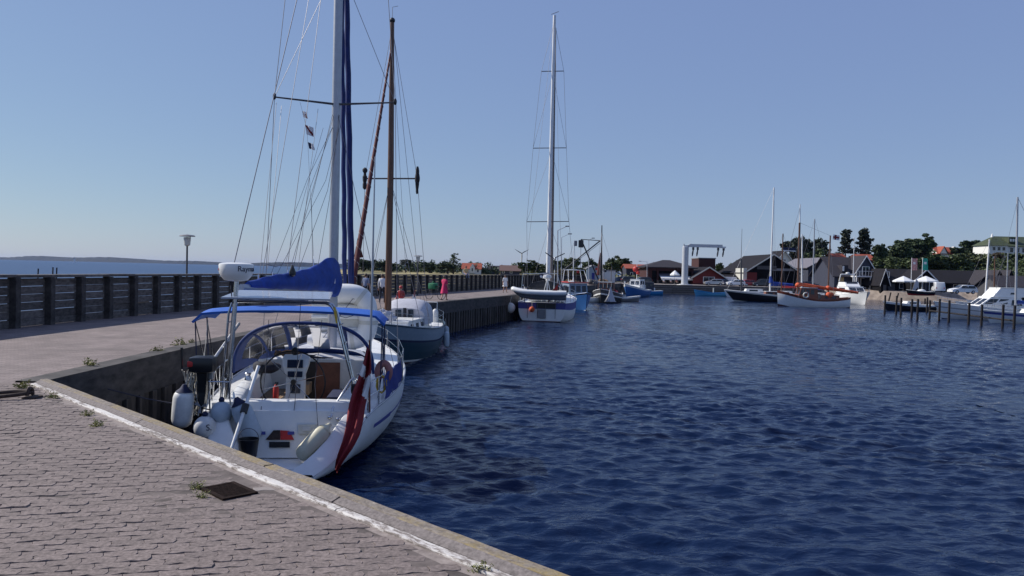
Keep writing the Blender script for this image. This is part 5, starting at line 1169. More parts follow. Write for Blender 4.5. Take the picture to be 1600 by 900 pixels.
# ---- black hull, wooden ketch, motor yacht on the right
p = wl(1157, 472); h = simple_hull(11.5, 3.2, 1.35, 1.15, 1.9, .7, .5, 1.6); bfk, bb = boat('black_sailboat', 'black hulled wooden sailboat with a long bow lying behind the white ketch', 'sailboat', p.x+11.8, p.y+4.2, R(86), h, [(.15, 'boot'), (.24, 'offwhite'), (.88, 'hullblack'), (1, 'offwhite')], 'timber', 'white'); cabin(bb, 2.5, 6.5, 1.0, .8, 1.1, 1.75, 'brownhouse', .2, [('p', .1, .3, .3, .8), ('p', .4, .6, .3, .8), ('p', .7, .9, .3, .8)], name='cabin_trunk', roof='white')
def rig(fr, root, px_t, py_t, yl, z0, r, mat, name='mast'):
    t = fr.at(px_t, py_t, yl); return MB().tube([(t.x, yl, z0), (t.x, yl, t.z)], [r, r*.6], 8).build(name, mat, root, True), t
def rigx(fr, root, pxb, pyb, pxt, pyt, xl, z0, r, mat, r1=.6):
    """mast of a boat lying across the view: found on the plane local x = xl"""
    P0 = fr.w(V(xl, 0, 0)); d = V(-fr.s, fr.c, 0); 
    def on(px, py):
        q = ray(px, py); n = V(fr.c, fr.s, 0); t = n.dot(P0-V(0, 0, CH)+V(0, 0, 0))/n.dot(V(*q)) if abs(n.dot(V(*q))) > 1e-6 else 1; w_ = V(q[0]*t, q[1]*t, CH+q[2]*t)-V(fr.x, fr.y, 0); return V(fr.c*w_.x+fr.s*w_.y, -fr.s*w_.x+fr.c*w_.y, w_.z)
    a, c = on(pxb, pyb), on(pxt, pyt); a.z = z0; MB().tube([a, c], [r, r*r1], 8).build('mast', mat, root, True); return a, c
a, c = rigx(bfk, bb, 1158, 460, 1158, 405, 0, 1.5, .14, 'darkgrey', 1)
MB().tube([c, c+V(0, 0, 5.2)], [.05, .03], 6).build('topmast', 'wire', bb)
p = wl(1197, 468); h = simple_hull(10, 3.2, 1.2, 1.1, 1.5, .75, .5, .6); sf, sb = boat('sailboat', 'white sailboat with tall silver mast and blue boom cover behind the black hull', 'sailboat', p.x+6, p.y+12, R(88), h, [(.2, 'navy'), (1, 'gelcoat')])
a, c = rigx(sf, sb, 1203, 455, 1209.5, 293, 0, 1.3, .17, 'white', .8); mtop = c; line([c, (0, 9.9, 1.6)], .02, 'flagwhite', sb, 'forestay'); line([c, (0, .2, 1.4)], .014, 'wire', sb, 'backstay'); MB().tube([V(a.x, a.y-.2, 2.9), V(a.x, a.y-4.6, 2.7)], [.5, .3], 10).build('sail_cover', 'blue', sb, True); MB().tube([V(a.x, a.y-.2, 3.1), V(a.x, a.y, 4.4)], [.5, .2], 9).build('cover_collar', 'blue', sb, True); cabin(sb, 3, 6.5, 1.0, .8, 1.1, 1.7, 'gelcoat', .3, [('p', .2, .7, .3, .8)], name='coachroof')
for q in (-1, 1): line([V(a.x+q*1.4, a.y-.3, 1.3), V(c.x, c.y, lerp(1.3, c.z, .62))], .014, 'wire', sb)
p = wl(1213, 478); h = Hull([(0, .45), (.6, 1.0), (2.5, 1.55), (5, 1.7), (8, 1.35), (9.8, .6), (10.5, .05)], [(0, 1.5), (3, 1.15), (6, 1.2), (10.5, 2.3)], [(0, -.3), (3, -.7), (8, -.7), (10.5, -.3)], .15, .4)
wf, wk = boat('wooden_ketch', 'white wooden ketch with varnished rail and orange furled sails across the basin', 'sailboat', p.x+10.7, p.y, R(90), h, [(.24, 'boot'), (.3, 'white'), (.86, 'gelcoat'), (1, 'varnish')], 'teak', 'varnish', deck_dz=-.3)
cabin(wk, 5.0, 7.9, 1.15, .95, 1.2, 2.75, 'varnish', .5, [('p', .05, .25, .4, .85), ('p', .32, .52, .4, .85), ('p', .6, .8, .4, .85), ('f', .1, .45, .4, .85), ('f', .55, .9, .4, .85), ('a', .1, .4, .4, .85)], roof='gelcoat', name='deckhouse'); cabin(wk, 1.8, 4.6, .95, .95, 1.1, 1.7, 'varnish', .15, [('p', .2, .4, .3, .75), ('p', .6, .8, .3, .75)], name='aft_cabin')
a, c = rigx(wf, wk, 1247, 450, 1249.5, 348, 0, 1.3, .17, 'mastwood', .85); MB().tube([c, c+V(0, 0, 2.7)], [.1, .06], 7).build('topmast', 'white', wk, True); m1 = a; c1 = c
a, c = rigx(wf, wk, 1294, 455, 1297.5, 368, 0, 1.3, .13, 'mastwood', .8); m2 = a; c2_ = c
MB().tube([V(.0, m1.y, 3.3), V(.0, m2.y+.4, 2.75)], [.3, .24], 10).build('main_furled', 'orange', wk, True); MB().tube([V(0, m2.y, 2.75), V(0, m2.y-4.4, 2.2)], [.28, .18], 10).build('mizzen_furled', 'orange', wk, True)
for m_ in (m1, m2): MB().ball((0, m_.y, 3.15 if m_ is m1 else 2.8), .42, 10, 7, (1, 1, .9)).build('sail_bunch', 'orange', wk, True)
b = MB(); b.ball((-.6, 3.3, 1.75), .5, 10, 7); b.ball((-.2, 2.8, 1.75), .45, 10, 7); b.build('orange_heap', 'orange', wk, True)
line([V(0, c1.y, c1.z+2.4), (0, 10.6, 2.3)], .02, 'wire', wk, 'forestay'); line([V(0, c1.y, c1.z), V(0, m2.y, c2_.z)], .014, 'wire', wk)
for m_, c_ in ((m1, c1), (m2, c2_)):
    for q in (-1, 1): line([V(q*1.5, m_.y-.3, 1.3), V(0, c_.y, c_.z-.5)], .016, 'wire', wk); line([V(q*1.5, m_.y+.4, 1.3), V(0, c_.y, c_.z-1.5)], .016, 'wire', wk)
rt_ = thing('lifebuoy', 'pale ring lifebuoy on the side of the white wooden ketch', 'lifebuoy', wf.w(V(1.62, 7.0, .0))+V(0, -3.25, 1.35), 0); MB().tube([V(.36*math.cos(a), 0, .36+.36*math.sin(a)) for a in [i*math.pi/10 for i in range(21)]], .1, 8, False).build('ring', 'offwhite', rt_, True); b = MB(); b.tube([V(.36*math.cos(1), -.0, .36+.36*math.sin(1)), V(.36*math.cos(1.25), 0, .36+.36*math.sin(1.25))], .115, 8); b.build('band', 'red', rt_)
def mast_only(name, label, px0, py0, px1, py1, Y, r, mat, extra=None, hullmat='gelcoat', L=8, rot=R(88), stay=True):
    p0 = Pd(px0, py0, Y); hh = simple_hull(L, L*.33, 1.1, 1.0, 1.4, .75, .4, .5); fr, ro = boat(name, label, 'sailboat', p0.x+L*.55, Y, rot, hh, [(.2, 'navy'), (1, hullmat)]); cabin(ro, L*.3, L*.62, L*.1, L*.08, 1.0, 1.55, 'gelcoat', .3, [('p', .2, .7, .3, .8)], name='coachroof')
    a, c = rigx(fr, ro, px0, py0, px1, py1, 0, 1.1, r, mat, .75)
    if stay: line([c, (0, L-.1, 1.4)], .015, 'wire', ro, 'forestay'); line([c, (0, .1, 1.2)], .015, 'wire', ro, 'backstay')
    MB().tube([V(0, a.y-.2, 2.4), V(0, a.y-L*.4, 2.3)], [.22, .14], 8).build('furled_main', extra or 'navy', ro, True)
    for q in (-1, 1): line([V(q*L*.14, a.y-.3, 1.1), V(c.x, c.y, lerp(1.2, c.z, .85))], .014, 'wire', ro)
    return fr, ro, a, c
mast_only('sailboat', 'white sailboat whose twin silver poles stand just right of the ketch main mast', 1270, 445, 1273, 342, 140, .13, 'alu', 'blue')
mast_only('sailboat', 'white sailboat with a short pale mast close behind the ketch main mast', 1253, 445, 1253.5, 366, 146, .15, 'white')
fr_, ro_, a_, c_ = mast_only('sailboat', 'brown masted sailboat with a red boom cover flying a blue banner left of the ketch', 1221, 450, 1223.5, 365, 152, .14, 'mastwood', 'red')
t_ = Pd(1224, 386, 151.8); fl = flag_mesh(V(0, 0, 0), (2.4, 0, -.1), (0, 0, -.75), 8, 4, .12, lambda u, v: v > .7, 0, 'navy').build('banner', None, None, True); fl.location = t_; tag(fl, 'blue banner with white edge on the brown mast left of the ketch', 'flag')
c0 = Pd(1301, 374, 118); fl = flag_mesh(V(0, 0, 0), (1.0, 0, -.15), (.1, 0, .75), 8, 6, .1, lambda u, v: not cross(u, v), 0).build('ketch_flag', None, None, True); fl.location = c0; tag(fl, 'small white and red flag flying at the ketch mizzen masthead', 'flag')
# motor yacht, bow to us
p = wl(1349, 476); h = Hull([(0, 2.0), (3, 2.15), (6, 2.0), (9, 1.1), (10.6, .06)], [(0, 1.3), (5, 1.5), (10.6, 2.2)], [(0, -.3), (5, -.5), (10.6, -.2)], 1.0, .35)
yf, my = boat('motor_yacht', 'white flybridge motor yacht with bow towards the basin in front of the slate roofed house', 'motorboat', p.x+.3, p.y+9, R(176), h, [(.1, 'navy'), (1, 'gelcoat')])
cabin(my, 1.5, 7.6, 1.75, 1.35, 1.5, 2.9, 'gelcoat', 1.5, [('f', .05, .48, .3, .9), ('f', .52, .95, .3, .9), ('p', .2, .7, .45, .85), ('s', .2, .7, .45, .85)], name='saloon'); cabin(my, 1.8, 5.0, 1.5, 1.2, 2.95, 3.7, 'gelcoat', .8, [('f', .1, .9, .6, .95)], name='flybridge', roof='window'); b = MB()
for s_ in (-1, 1): b.tube([(s_*1.45, 1.9, 3.0), (s_*1.15, 2.2, 5.0)], .09, 7)
b.tube([(-1.15, 2.2, 5.0), (1.15, 2.2, 5.0)], .1, 7); b.build('radar_arch', 'gelcoat', my, True); MB().lathe([(.1, 0), (.35, .05), (.3, .25), (.05, .3)], (0, 2.2, 5.1), 12).build('radar_dome', 'gelcoat', my, True); lifelines(h, my, [3, 5.5, 7.8, 9.4, 10.3], .7, r=.02, lr=.018)
# ---- boats at the right edge
p = wl(1489, 500); h = Hull([(0, 1.6), (3, 1.75), (6, 1.6), (8.5, .8), (9.8, .05)], [(0, 1.15), (5, 1.35), (9.8, 1.95)], [(0, -.3), (5, -.4), (9.8, -.15)], 1.0, .34)
rf, rb = boat('motor_cruiser', 'white flybridge motor cruiser behind the mooring piles at the right edge', 'motorboat', p.x+9.9, p.y+3.0, R(93), h, [(.12, 'navy'), (.7, 'gelcoat'), (.75, 'grey'), (1, 'gelcoat')]); cabin(rb, 1.0, 6.6, 1.35, 1.1, 1.3, 2.55, 'gelcoat', 1.8, [('p', .05, .3, .4, .85), ('p', .35, .6, .4, .85), ('p', .7, .95, .3, .8), ('f', .1, .45, .3, .85), ('f', .55, .9, .3, .85)], name='saloon'); cabin(rb, .6, 4.6, 1.25, 1.0, 2.6, 3.6, 'gelcoat', .9, [('p', .45, .62, .3, .5)], name='flybridge', roof='gelcoat_shade'); MB().box((-1.1, -.2, 1.5), (1.1, .95, 3.2)).build('aft_canopy', 'greywall', rb); lifelines(h, rb, [2, 4, 6.2, 8, 9.2], .6, r=.02, lr=.018)
MB().bbox((1.68, 2.2, 1.55), (1.74, 3.6, 2.0), .01).build('side_cloth', 'skyblue', rb); MB().tube([(1.8, 4.0, 1.1), (1.8, 4.0, .8)], .2, 10).build('tyre_fender', 'rubber', rb)
p = wl(1465, 493); h = simple_hull(6.5, 2.3, .9, .85, 1.3, .75, .3, .5); ff_, fb = boat('sloop', 'low dark hulled boat with white deck at the piles left of the motor cruiser', 'boat', p.x+6, p.y+12, R(90), h, [(.8, 'hullblack'), (1, 'gelcoat')]); cabin(fb, 2.2, 4.2, .8, .7, .9, 1.3, 'gelcoat', .3, [('p', .2, .7, .3, .8)], name='cuddy')
p = wl(1560, 506); h = simple_hull(9, 3, 1.0, .95, 1.35, .75, .4, .9); ef_, eb = boat('sailboat', 'white sailboat with blue stripe, nearest boat at the right edge', 'sailboat', p.x+9.3, p.y+2.2, R(92), h, [(.12, 'navy'), (.75, 'gelcoat'), (.9, 'lettersblue'), (1, 'gelcoat')]); cabin(eb, 2.5, 5.6, .95, .7, .95, 1.45, 'gelcoat', .4, [('p', .2, .7, .3, .8)], name='coachroof'); a, c = rigx(ef_, eb, 1587, 480, 1590, 308, 0, 1.3, .12, 'alu', .8); line([c, (0, .1, 1.2)], .02, 'wire', eb); line([c-V(0, 0, .3), (0, 8.9, 1.4)], .014, 'wire', eb); MB().tube([V(0, a.y-.1, 2.2), V(0, a.y-3.5, 2.1)], [.2, .12], 8).build('sail_cover', 'blue', eb, True); lifelines(h, eb, [.5, 2.5, 4.5, 6.5, 8.2], .6, r=.018, lr=.012); MB().ball((.6, 2.2, 1.5), .3).build('rope_coil', 'yellow', eb)
mast_only('sailboat', 'sailboat with a slim white mast behind the motor cruiser', 1540, 440, 1546, 374, 112, .12, 'white')
mast_only('sailboat', 'sailboat with a brown wooden mast near the right edge in front of the dark sheds', 1554, 445, 1554.5, 400, 120, .12, 'mastwood', 'blue')
mast_only('sailboat', 'sailboat with a thin grey mast in front of the mansion hill', 1573, 440, 1575, 395, 126, .09, 'alu', 'blue')
# ---- mooring piles
PILES = [(1382, 491, 462), (1400, 492, 463), (1407, 495, 466), (1424, 498, 468), (1433, 500, 468), (1444.5, 485, 467), (1448, 489, 465), (1452, 498, 470), (1467, 501, 468), (1482, 504, 470), (1513, 507, 474), (1533, 509, 477), (1566, 513, 477), (1584, 514, 478)]
lab = ['leftmost mooring pile of the row by the beach', 'second mooring pile from the left of the row by the beach', 'third mooring pile from the left, with a pale mark', 'fourth mooring pile from the left of the row', 'fifth mooring pile from the left of the row', 'short far mooring pile by the jetty, left of a close pair', 'short far mooring pile by the jetty, right of a close pair', 'mooring pile with greyish top left of the dark hulled boat', 'mooring pile in front of the bow of the low dark hulled boat', 'mooring pile just left of the motor cruiser bow', 'mooring pile in front of the motor cruiser foredeck', 'mooring pile in front of the motor cruiser saloon', 'mooring pile with a pale side left of the last one', 'rightmost mooring pile in front of the edge sailboat']
for (px, pb, pt), l in zip(PILES, lab):
    q = wl(px, pb); z = Pd(px, pt, q.y).z; rt_ = thing('mooring_pile', l, 'pile', q, 0, 'mooring piles'); MB().tube([(0, 0, -1.5), (.02, 0, z*.5), (.03, 0, z)], [.125, .115, .11], 9).build('post', 'pile', rt_, True); MB().lathe([(.12, -.02), (.12, .04), (.04, .07)], (.03, 0, z), 9).build('cap', 'rubber', rt_, True)
for i in range(8, 13):
    a, c = wl(PILES[i][0], PILES[i][1]), wl(PILES[i+1][0], PILES[i+1][1])
rt_ = thing('walkway_beam', 'dark horizontal beam joining the mooring piles beside the motor cruiser', 'beam', wl(1452, 498)); a = V(0, 0, .9); b = MB(); b.tube([a, wl(1584, 514)-wl(1452, 498)+V(0, 0, .75)], .09, 6); b.build('beam', 'pile', rt_)
# slanted stubs by the beach
for px, pb, px1, pt, l in ((1387, 470, 1392, 457, 'left slanted timber stub at the beach edge'), (1399, 468, 1404, 458, 'right slanted timber stub at the beach edge')):
    q = Pd(px, pb, 152); e = Pd(px1, pt, 152); rt_ = thing('timber_stub', l, 'post', q, 0, 'slanted stubs'); MB().tube([V(0, 0, -1), e-q], .13, 7).build('post', 'pile', rt_)
# ================================================================== QUAYSIDE SMALL THINGS
# street lamps on the pier
for px, pb, pt, l in ((291, 483, 365, 'tall grey lamp post with a flat round top standing at the breakwater wall'), (652, 462, 398, 'distant grey lamp post with a flat top behind the teal motorsailer')):
    q = Pz(px, pb, QZ); ht = Pd(px, pt, q.y).z-QZ; rt_ = thing('street_lamp', l, 'street lamp', q)
    MB().tube([(0, 0, -.1), (0, 0, .9), (0, 0, .92), (0, 0, ht-.55)], [.06, .06, .045, .04], 10).build('pole', 'darkgrey', rt_, True)
    MB().lathe([(.05, 0), (.13, .06), (.16, .4), (.05, .42)], (0, 0, ht-.58), 14).build('lantern', 'offwhite', rt_, True)
    MB().lathe([(.02, .0), (.34, .0), (.35, .02), (.3, .06), (.05, .09), (.01, .1)], (0, 0, ht-.13), 20).build('hood', 'grey', rt_, True); MB().tube([(.14, 0, ht-.2), (.12, 0, ht-.1)], .02, 5).build('bracket', 'darkgrey', rt_)
# bench plank on the wall
a, c = Pd(166, 476, 29.2), Pd(226, 471, 32.2); rt_ = thing('bench', 'plain grey plank bench fixed to the breakwater wall', 'bench', V(a.x, a.y, QZ)); d = V(c.x-a.x, c.y-a.y, 0); ang = math.atan2(d.y, d.x); L_ = d.length
T = Matrix.Rotation(ang, 4, 'Z'); MB().bbox((0, -.2, .48), (L_, .18, .54), .01, T).build('seat', 'timber', rt_)
for x in (.3, L_-.3): MB().box((x-.05, -.1, -.02), (x+.05, .1, .48), T).build('leg', 'wallpost', rt_)
# drain grate
gr = thing('drain_grate', 'rusty iron drain grate let into the paving beside the kerb', 'drain', V(GR.x, GR.y, QZ-.012), math.atan2(KD.y, KD.x))
gw, gd = .2, .13
fb_ = MB(); fb_.box((-gw-.04, -gd-.04, -.05), (gw+.04, -gd, .024)); fb_.box((-gw-.04, gd, -.05), (gw+.04, gd+.04, .024)); fb_.box((-gw-.04, -gd, -.05), (-gw, gd, .024)); fb_.box((gw, -gd, -.05), (gw+.04, gd, .024)); fb_.build('frame', 'grate', gr)
for k in range(11): x = -gw+.025+k*(2*gw-.05)/10; MB().box((x-.009, -gd, .009), (x+.009, gd, .022)).build('bar', 'grate', gr)
MB().box((-gw, -gd, -.02), (gw, gd, .0075)).build('sump_shade', 'black', gr)  # black plate close under the bars stands in for the unlit pit
b = MB(); ring = [V((gw+.06+.08*random.random())*math.cos(a)*1.1, (gd+.08+.05*random.random())*math.sin(a)*1.2, .004) for a in [i*2*math.pi/22 for i in range(22)]]; b.poly(ring); b.build('mortar_collar', 'rustmortar' if 'rustmortar' in MAT else pm('rustmortar', (.12, .085, .075), .95, var=.4, scale=14, bump=.008, bscale=70, c2=(.21, .165, .15)).name, gr)
# mooring ring at the left
q = Pz(24, 621, QZ); rg = thing('mooring_ring', 'rusty iron mooring ring lying on the paving at the left edge', 'mooring ring', q)
MB().tube([V(-.12+.34*math.cos(a), .26*math.sin(a), .05+.03*math.cos(a)) for a in [i*2*math.pi/28 for i in range(29)]], .032, 8, False).build('ring', 'rust', rg, True); MB().tube([V(.22, .07*math.cos(a), .04+.11*math.sin(a)) for a in [math.pi*i/10 for i in range(11)]], .028, 7).build('staple', 'rust', rg, True); MB().bbox((.16, -.12, -.03), (.36, .12, .03), .02).build('base_plate', 'rust', rg)
# weeds
def weed(px, py, l, s=1.0, n=20, z=QZ):
    s *= .62
    q = Pz(px, py, z); rt_ = thing('weed', l, 'weed', V(q.x, q.y, q.z-.02), 0, 'weeds in the paving'); st = MB(); lf = MB()
    for k in range(n):
        a = rnd(0, 6.28); r_ = rnd(.02, .2)*s; hgt = rnd(.05, .22)*s; t = V(r_*math.cos(a)*1.5, r_*math.sin(a), hgt); st.tube([V(t.x*.25, t.y*.25, 0), V(t.x*.6, t.y*.6, hgt*.6), t], .003*s, 3)
        for j in range(6):
            c = V(t.x*rnd(.3, 1.05), t.y*rnd(.3, 1.05), hgt*rnd(.3, 1.05)); u = V(rnd(-1, 1), rnd(-1, 1), rnd(-.3, .8)).normalized()*.032*s; w_ = u.cross(V(rnd(-1, 1), rnd(-1, 1), rnd(-1, 1))).normalized()*.014*s; lf.add([c-u, c+w_, c+u, c-w_], [(0, 1, 2, 3)])
    st.build('stem', 'weed', rt_); tag(lf.build('leaf_mass', 'weed', rt_), kind='stuff')
for a_ in ((38, 607, 'bushy weed growing beside the iron mooring ring', 1.3), (84, 622, 'weed tuft on the kerb end near the quay corner', .9), (134, 649, 'small weed tuft at the kerb, the nearer of two neighbours', .8), (150, 666, 'low weed tuft in the paving just below the kerb', .9), (308, 762, 'dry weed tuft at the left side of the drain grate', .62, 30), (314, 776, 'sparse weed at the near corner of the drain grate', .6), (755, 893, 'reddish dry weed against the kerb at the bottom edge', .7), (140, 573, 'leafy weed on the pier edge beyond the quay corner', 1.5), (280, 540, 'wispy weed on the pier edge behind the outboard', 1.7), (245, 550, 'low weed on the pier edge left of the wispy one', 1.3), (300, 537, 'last weed on the pier edge left of the yacht arch', 1.2)):
    weed(*a_)
# ================================================================== PEOPLE
def person(label, loc, rotz, hgt=1.7, top='whitecloth', legs='darkcloth', arms='skin', pose=None, hair='hair', name='person', shoes='black'):
    J = {'pel': (0, 0, .93), 'sp': (0, .01, 1.12), 'ch': (0, 0, 1.34), 'nk': (0, -.01, 1.47), 'hd': (0, -.02, 1.56), 'ht': (0, -.02, 1.7),
         'sl': (-.18, 0, 1.41), 'el': (-.24, .02, 1.13), 'wl': (-.25, -.06, .88), 'sr': (.18, 0, 1.41), 'er': (.24, .02, 1.13), 'wr': (.25, -.06, .88),
         'hl': (-.09, 0, .9), 'kl': (-.1, -.02, .5), 'al': (-.1, .03, .08), 'tl': (-.11, -.15, .03), 'hr': (.09, 0, .9), 'kr': (.1, -.02, .5), 'ar': (.1, .03, .08), 'tr': (.11, -.15, .03)}
    if pose: J.update(pose)
    rad = {'pel': .15, 'sp': .135, 'ch': .155, 'nk': .055, 'hd': .085, 'ht': .075, 'sl': .07, 'sr': .07, 'el': .045, 'er': .045, 'wl': .03, 'wr': .03, 'hl': .1, 'hr': .1, 'kl': .062, 'kr': .062, 'al': .045, 'ar': .045, 'tl': .035, 'tr': .035}
    E_ = [('pel', 'sp'), ('sp', 'ch'), ('ch', 'nk'), ('nk', 'hd'), ('hd', 'ht'), ('ch', 'sl'), ('sl', 'el'), ('el', 'wl'), ('ch', 'sr'), ('sr', 'er'), ('er', 'wr'), ('pel', 'hl'), ('hl', 'kl'), ('kl', 'al'), ('al', 'tl'), ('pel', 'hr'), ('hr', 'kr'), ('kr', 'ar'), ('ar', 'tr')]
    zone = {('pel', 'sp'): top, ('sp', 'ch'): top, ('ch', 'nk'): top, ('nk', 'hd'): 'skin', ('hd', 'ht'): 'skin', ('ch', 'sl'): top, ('ch', 'sr'): top}
    for e in E_:
        if e in zone: continue
        zone[e] = top if e[0] in ('sl', 'sr') else arms if e[0] in ('el', 'er') else shoes if e[0] in ('al', 'ar') else legs
    # hands: palm and five fingers each
    for s_, wn_, en in (('l', 'wl', 'el'), ('r', 'wr', 'er')):
        w_, e_ = Vector(J[wn_]), Vector(J[en]); d = (w_-e_).normalized(); sd_ = d.cross(V(0, 1, .1)).normalized(); pk_ = w_+d*.07
        J['p'+s_] = tuple(pk_); rad['p'+s_] = .03; E_.append((wn_, 'p'+s_)); zone[(wn_, 'p'+s_)] = 'skin'
        for k in range(5):
            o_ = sd_*(-.03+.02*k); ln = (.05, .075, .085, .078, .06)[k]
            b0 = (w_+d*.03+sd_*-.045) if k == 0 else pk_+o_*.9+d*.015; b1 = b0+d*ln*.5+(sd_*-.025 if k == 0 else V(0, 0, 0)); b2 = b1+d*ln*.4+V(0, -.018, 0)
            for nm, p_, r_ in ((f'f{s_}{k}a', b0, .009), (f'f{s_}{k}b', b1, .0085), (f'f{s_}{k}c', b2, .007)): J[nm] = tuple(p_); rad[nm] = r_
            ch_ = ('p'+s_ if k else wn_, f'f{s_}{k}a'), (f'f{s_}{k}a', f'f{s_}{k}b'), (f'f{s_}{k}b', f'f{s_}{k}c')
            for e in ch_: E_.append(e); zone[e] = 'skin'
    keys = list(J); me = bpy.data.meshes.new('body'); me.from_pydata([J[k] for k in keys], [(keys.index(a), keys.index(c)) for a, c in E_], [])
    ob = bpy.data.objects.new('body', me); col.objects.link(ob); md = ob.modifiers.new('s', 'SKIN'); ss = ob.modifiers.new('u', 'SUBSURF'); ss.levels = 1; ss.render_levels = 1
    for i, k in enumerate(keys): sv = me.skin_vertices[0].data[i]; sv.radius = (rad[k]*(1.15 if k in ('pel', 'sp', 'ch') else 1), rad[k]*(.8 if k in ('pel', 'sp', 'ch') else 1)); sv.use_root = (k == 'pel')
    dg_ = bpy.context.evaluated_depsgraph_get(); m2 = bpy.data.meshes.new_from_object(ob.evaluated_get(dg_)); bpy.data.objects.remove(ob)
    mats = list(dict.fromkeys(zone.values())); m2.materials.clear()
    for m_ in mats: m2.materials.append(MAT[m_])
    segs = [(Vector(J[a]), Vector(J[c]), mats.index(zone[(a, c)])) for a, c in E_]
    for p_ in m2.polygons:
        c = p_.center; best = min(segs, key=lambda s_: ((s_[0].lerp(s_[1], max(0, min(1, (c-s_[0]).dot(s_[1]-s_[0])/max(1e-9, (s_[1]-s_[0]).length_squared))))-c).length)); p_.material_index = best[2]; p_.use_smooth = True
    root = thing(name, label, 'person', loc, rotz); k_ = hgt/1.7
    o = bpy.data.objects.new('body', m2); col.objects.link(o); o.parent = root; o.scale = (k_,)*3
    hd = Vector(J['hd'])+V(0, 0, .05)
    hb_ = MB(); hb_.ball(hd+V(0, .02, .035), .105, 12, 8, (.95, 1.02, 1.0)); hb_.v = [v for v in hb_.v]
    ho = hb_.build('hair', hair, o, True)
    fc = MB(); fc.ball(hd+V(0, -.1, -.01), .018, 8, 5, (.8, 1, 1.4)); fc.build('nose', 'skin', o)
    for s_ in (-1, 1): MB().ball(hd+V(s_*.032, -.092, .02), .011, 7, 5).build('eye', 'black', o); MB().ball(hd+V(s_*.092, 0, 0), .024, 7, 5, (.4, .8, 1.2)).build('ear', 'skin', o)
    MB().box(hd+V(-.02, -.094, -.055), hd+V(.02, -.086, -.048)).build('mouth', 'buoyage', o)
    return root, o
def on_pier(px, py): return Pz(px, py, QZ+.03)
walk_ = {'kl': (-.1, -.12, .5), 'al': (-.1, -.12, .08), 'tl': (-.11, -.3, .04), 'kr': (.1, .02, .5), 'ar': (.1, .22, .12), 'tr': (.11, .06, .03)}
person('person in a dark and white striped top standing on the pier behind the dinghy', Pz(571, 471, QZ), R(160), 1.7, 'bluecloth', 'darkcloth')
person('person in a white shirt and black trousers walking on the pier behind the wooden mast', Pz(597, 474, QZ), R(175), 1.72, 'whitecloth', 'darkcloth', 'whitecloth', walk_)
rp_, ro_ = person('person in a pink dress walking beside a bicycle on the pier', Pz(694, 469.5, QZ), R(150), 1.66, 'pink', 'skin', 'skin', dict(walk_, er=(.3, -.1, 1.2), wr=(.2, -.28, 1.12)), shoes='darkcloth')
def skirt(ro, mat, z0, z1, r0, r1):
    rr = [[V(lerp(r0, r1, t)*math.cos(a)*(1+.06*math.sin(a*5)*t), lerp(r0*.8, r1*.85, t)*math.sin(a)*(1+.06*math.sin(a*5)*t), lerp(z0, z1, t)) for a in [k*2*math.pi/24 for k in range(24)]] for t in (0, .3, .6, 1)]
    MB().rings(rr, False).build('skirt', mat, ro, True)
skirt(ro_, 'pink', 1.12, .5, .15, .28)
rp_, ro_ = person('person in a short white dress standing at the pier edge', Pz(789, 457.5, QZ), R(20), 1.68, 'whitecloth', 'skin', 'skin', {'kl': (-.13, -.02, .5), 'al': (-.17, .03, .08), 'tl': (-.2, -.12, .03), 'kr': (.13, -.02, .5), 'ar': (.17, .03, .08), 'tr': (.2, -.12, .03)}); skirt(ro_, 'whitecloth', 1.12, .62, .15, .25)
sit = {'kl': (-.12, -.42, .92), 'al': (-.12, -.42, .5), 'tl': (-.12, -.6, .45), 'kr': (.12, -.42, .92), 'ar': (.12, -.42, .5), 'tr': (.12, -.6, .45), 'wl': (-.16, -.25, 1.0), 'wr': (.16, -.25, 1.0)}
ps_ = Pd(626, 468, 44.6); person('person in dark red sitting low on the pier behind the motorsailer shelter', V(ps_.x, 44.6, QZ-.62), R(-20), 1.7, 'carred', 'carred', 'carred', dict(sit, kl=(-.14, -.3, 1.05), al=(-.14, -.45, .72), tl=(-.14, -.62, .68), kr=(.14, -.3, 1.05), ar=(.14, -.45, .72), tr=(.14, -.62, .68)), hair='red')
wi = min(range(len(WPT)), key=lambda i: abs(WPT[i].y-80)); person('person sitting up on the breakwater wall beyond the pink dress', V(WPT[wi].x, WPT[wi].y, QZ+WH-.75), R(30), 1.7, 'yellowwall', 'bluecloth', 'skin', sit)
# bicycle
q = Pz(680, 468, QZ); bc = thing('bicycle', 'black bicycle with a green bag standing beside the pink dressed person', 'bicycle', q, R(62))
for y in (-.5, .52):
    w_ = MB().tube([V(0, y+.34*math.cos(a), .35+.34*math.sin(a)) for a in [i*2*math.pi/24 for i in range(25)]], .02, 6, False).build('wheel', 'black', bc, True); b = MB()
    for k in range(9): a = k*math.pi/9; b.tube([V(0, y+.33*math.cos(a), .35+.33*math.sin(a)), V(0, y-.33*math.cos(a), .35-.33*math.sin(a))], .004, 3)
    b.build('spokes', 'wire', w_)
b = MB()
for a, c in (((0, -.5, .35), (0, -.12, .85)), ((0, -.5, .35), (0, -.02, .32)), ((0, -.02, .32), (0, -.15, .9)), ((0, -.02, .32), (0, .4, .8)), ((0, -.13, .82), (0, .38, .88)), ((0, .38, .98), (0, .52, .35))): b.tube([a, c], .018, 6)
b.build('frame', 'darkgrey', bc, True); MB().tube([(-.28, .3, 1.05), (0, .38, 1.02), (.28, .3, 1.05)], .016, 6).build('handlebar', 'steel', bc); MB().bbox((-.08, -.3, .9), (.08, -.02, .97), .03).build('saddle', 'black', bc); MB().tube([(-.12, -.02, .32), (.12, -.02, .32)], .03, 6).build('pedals', 'black', bc)
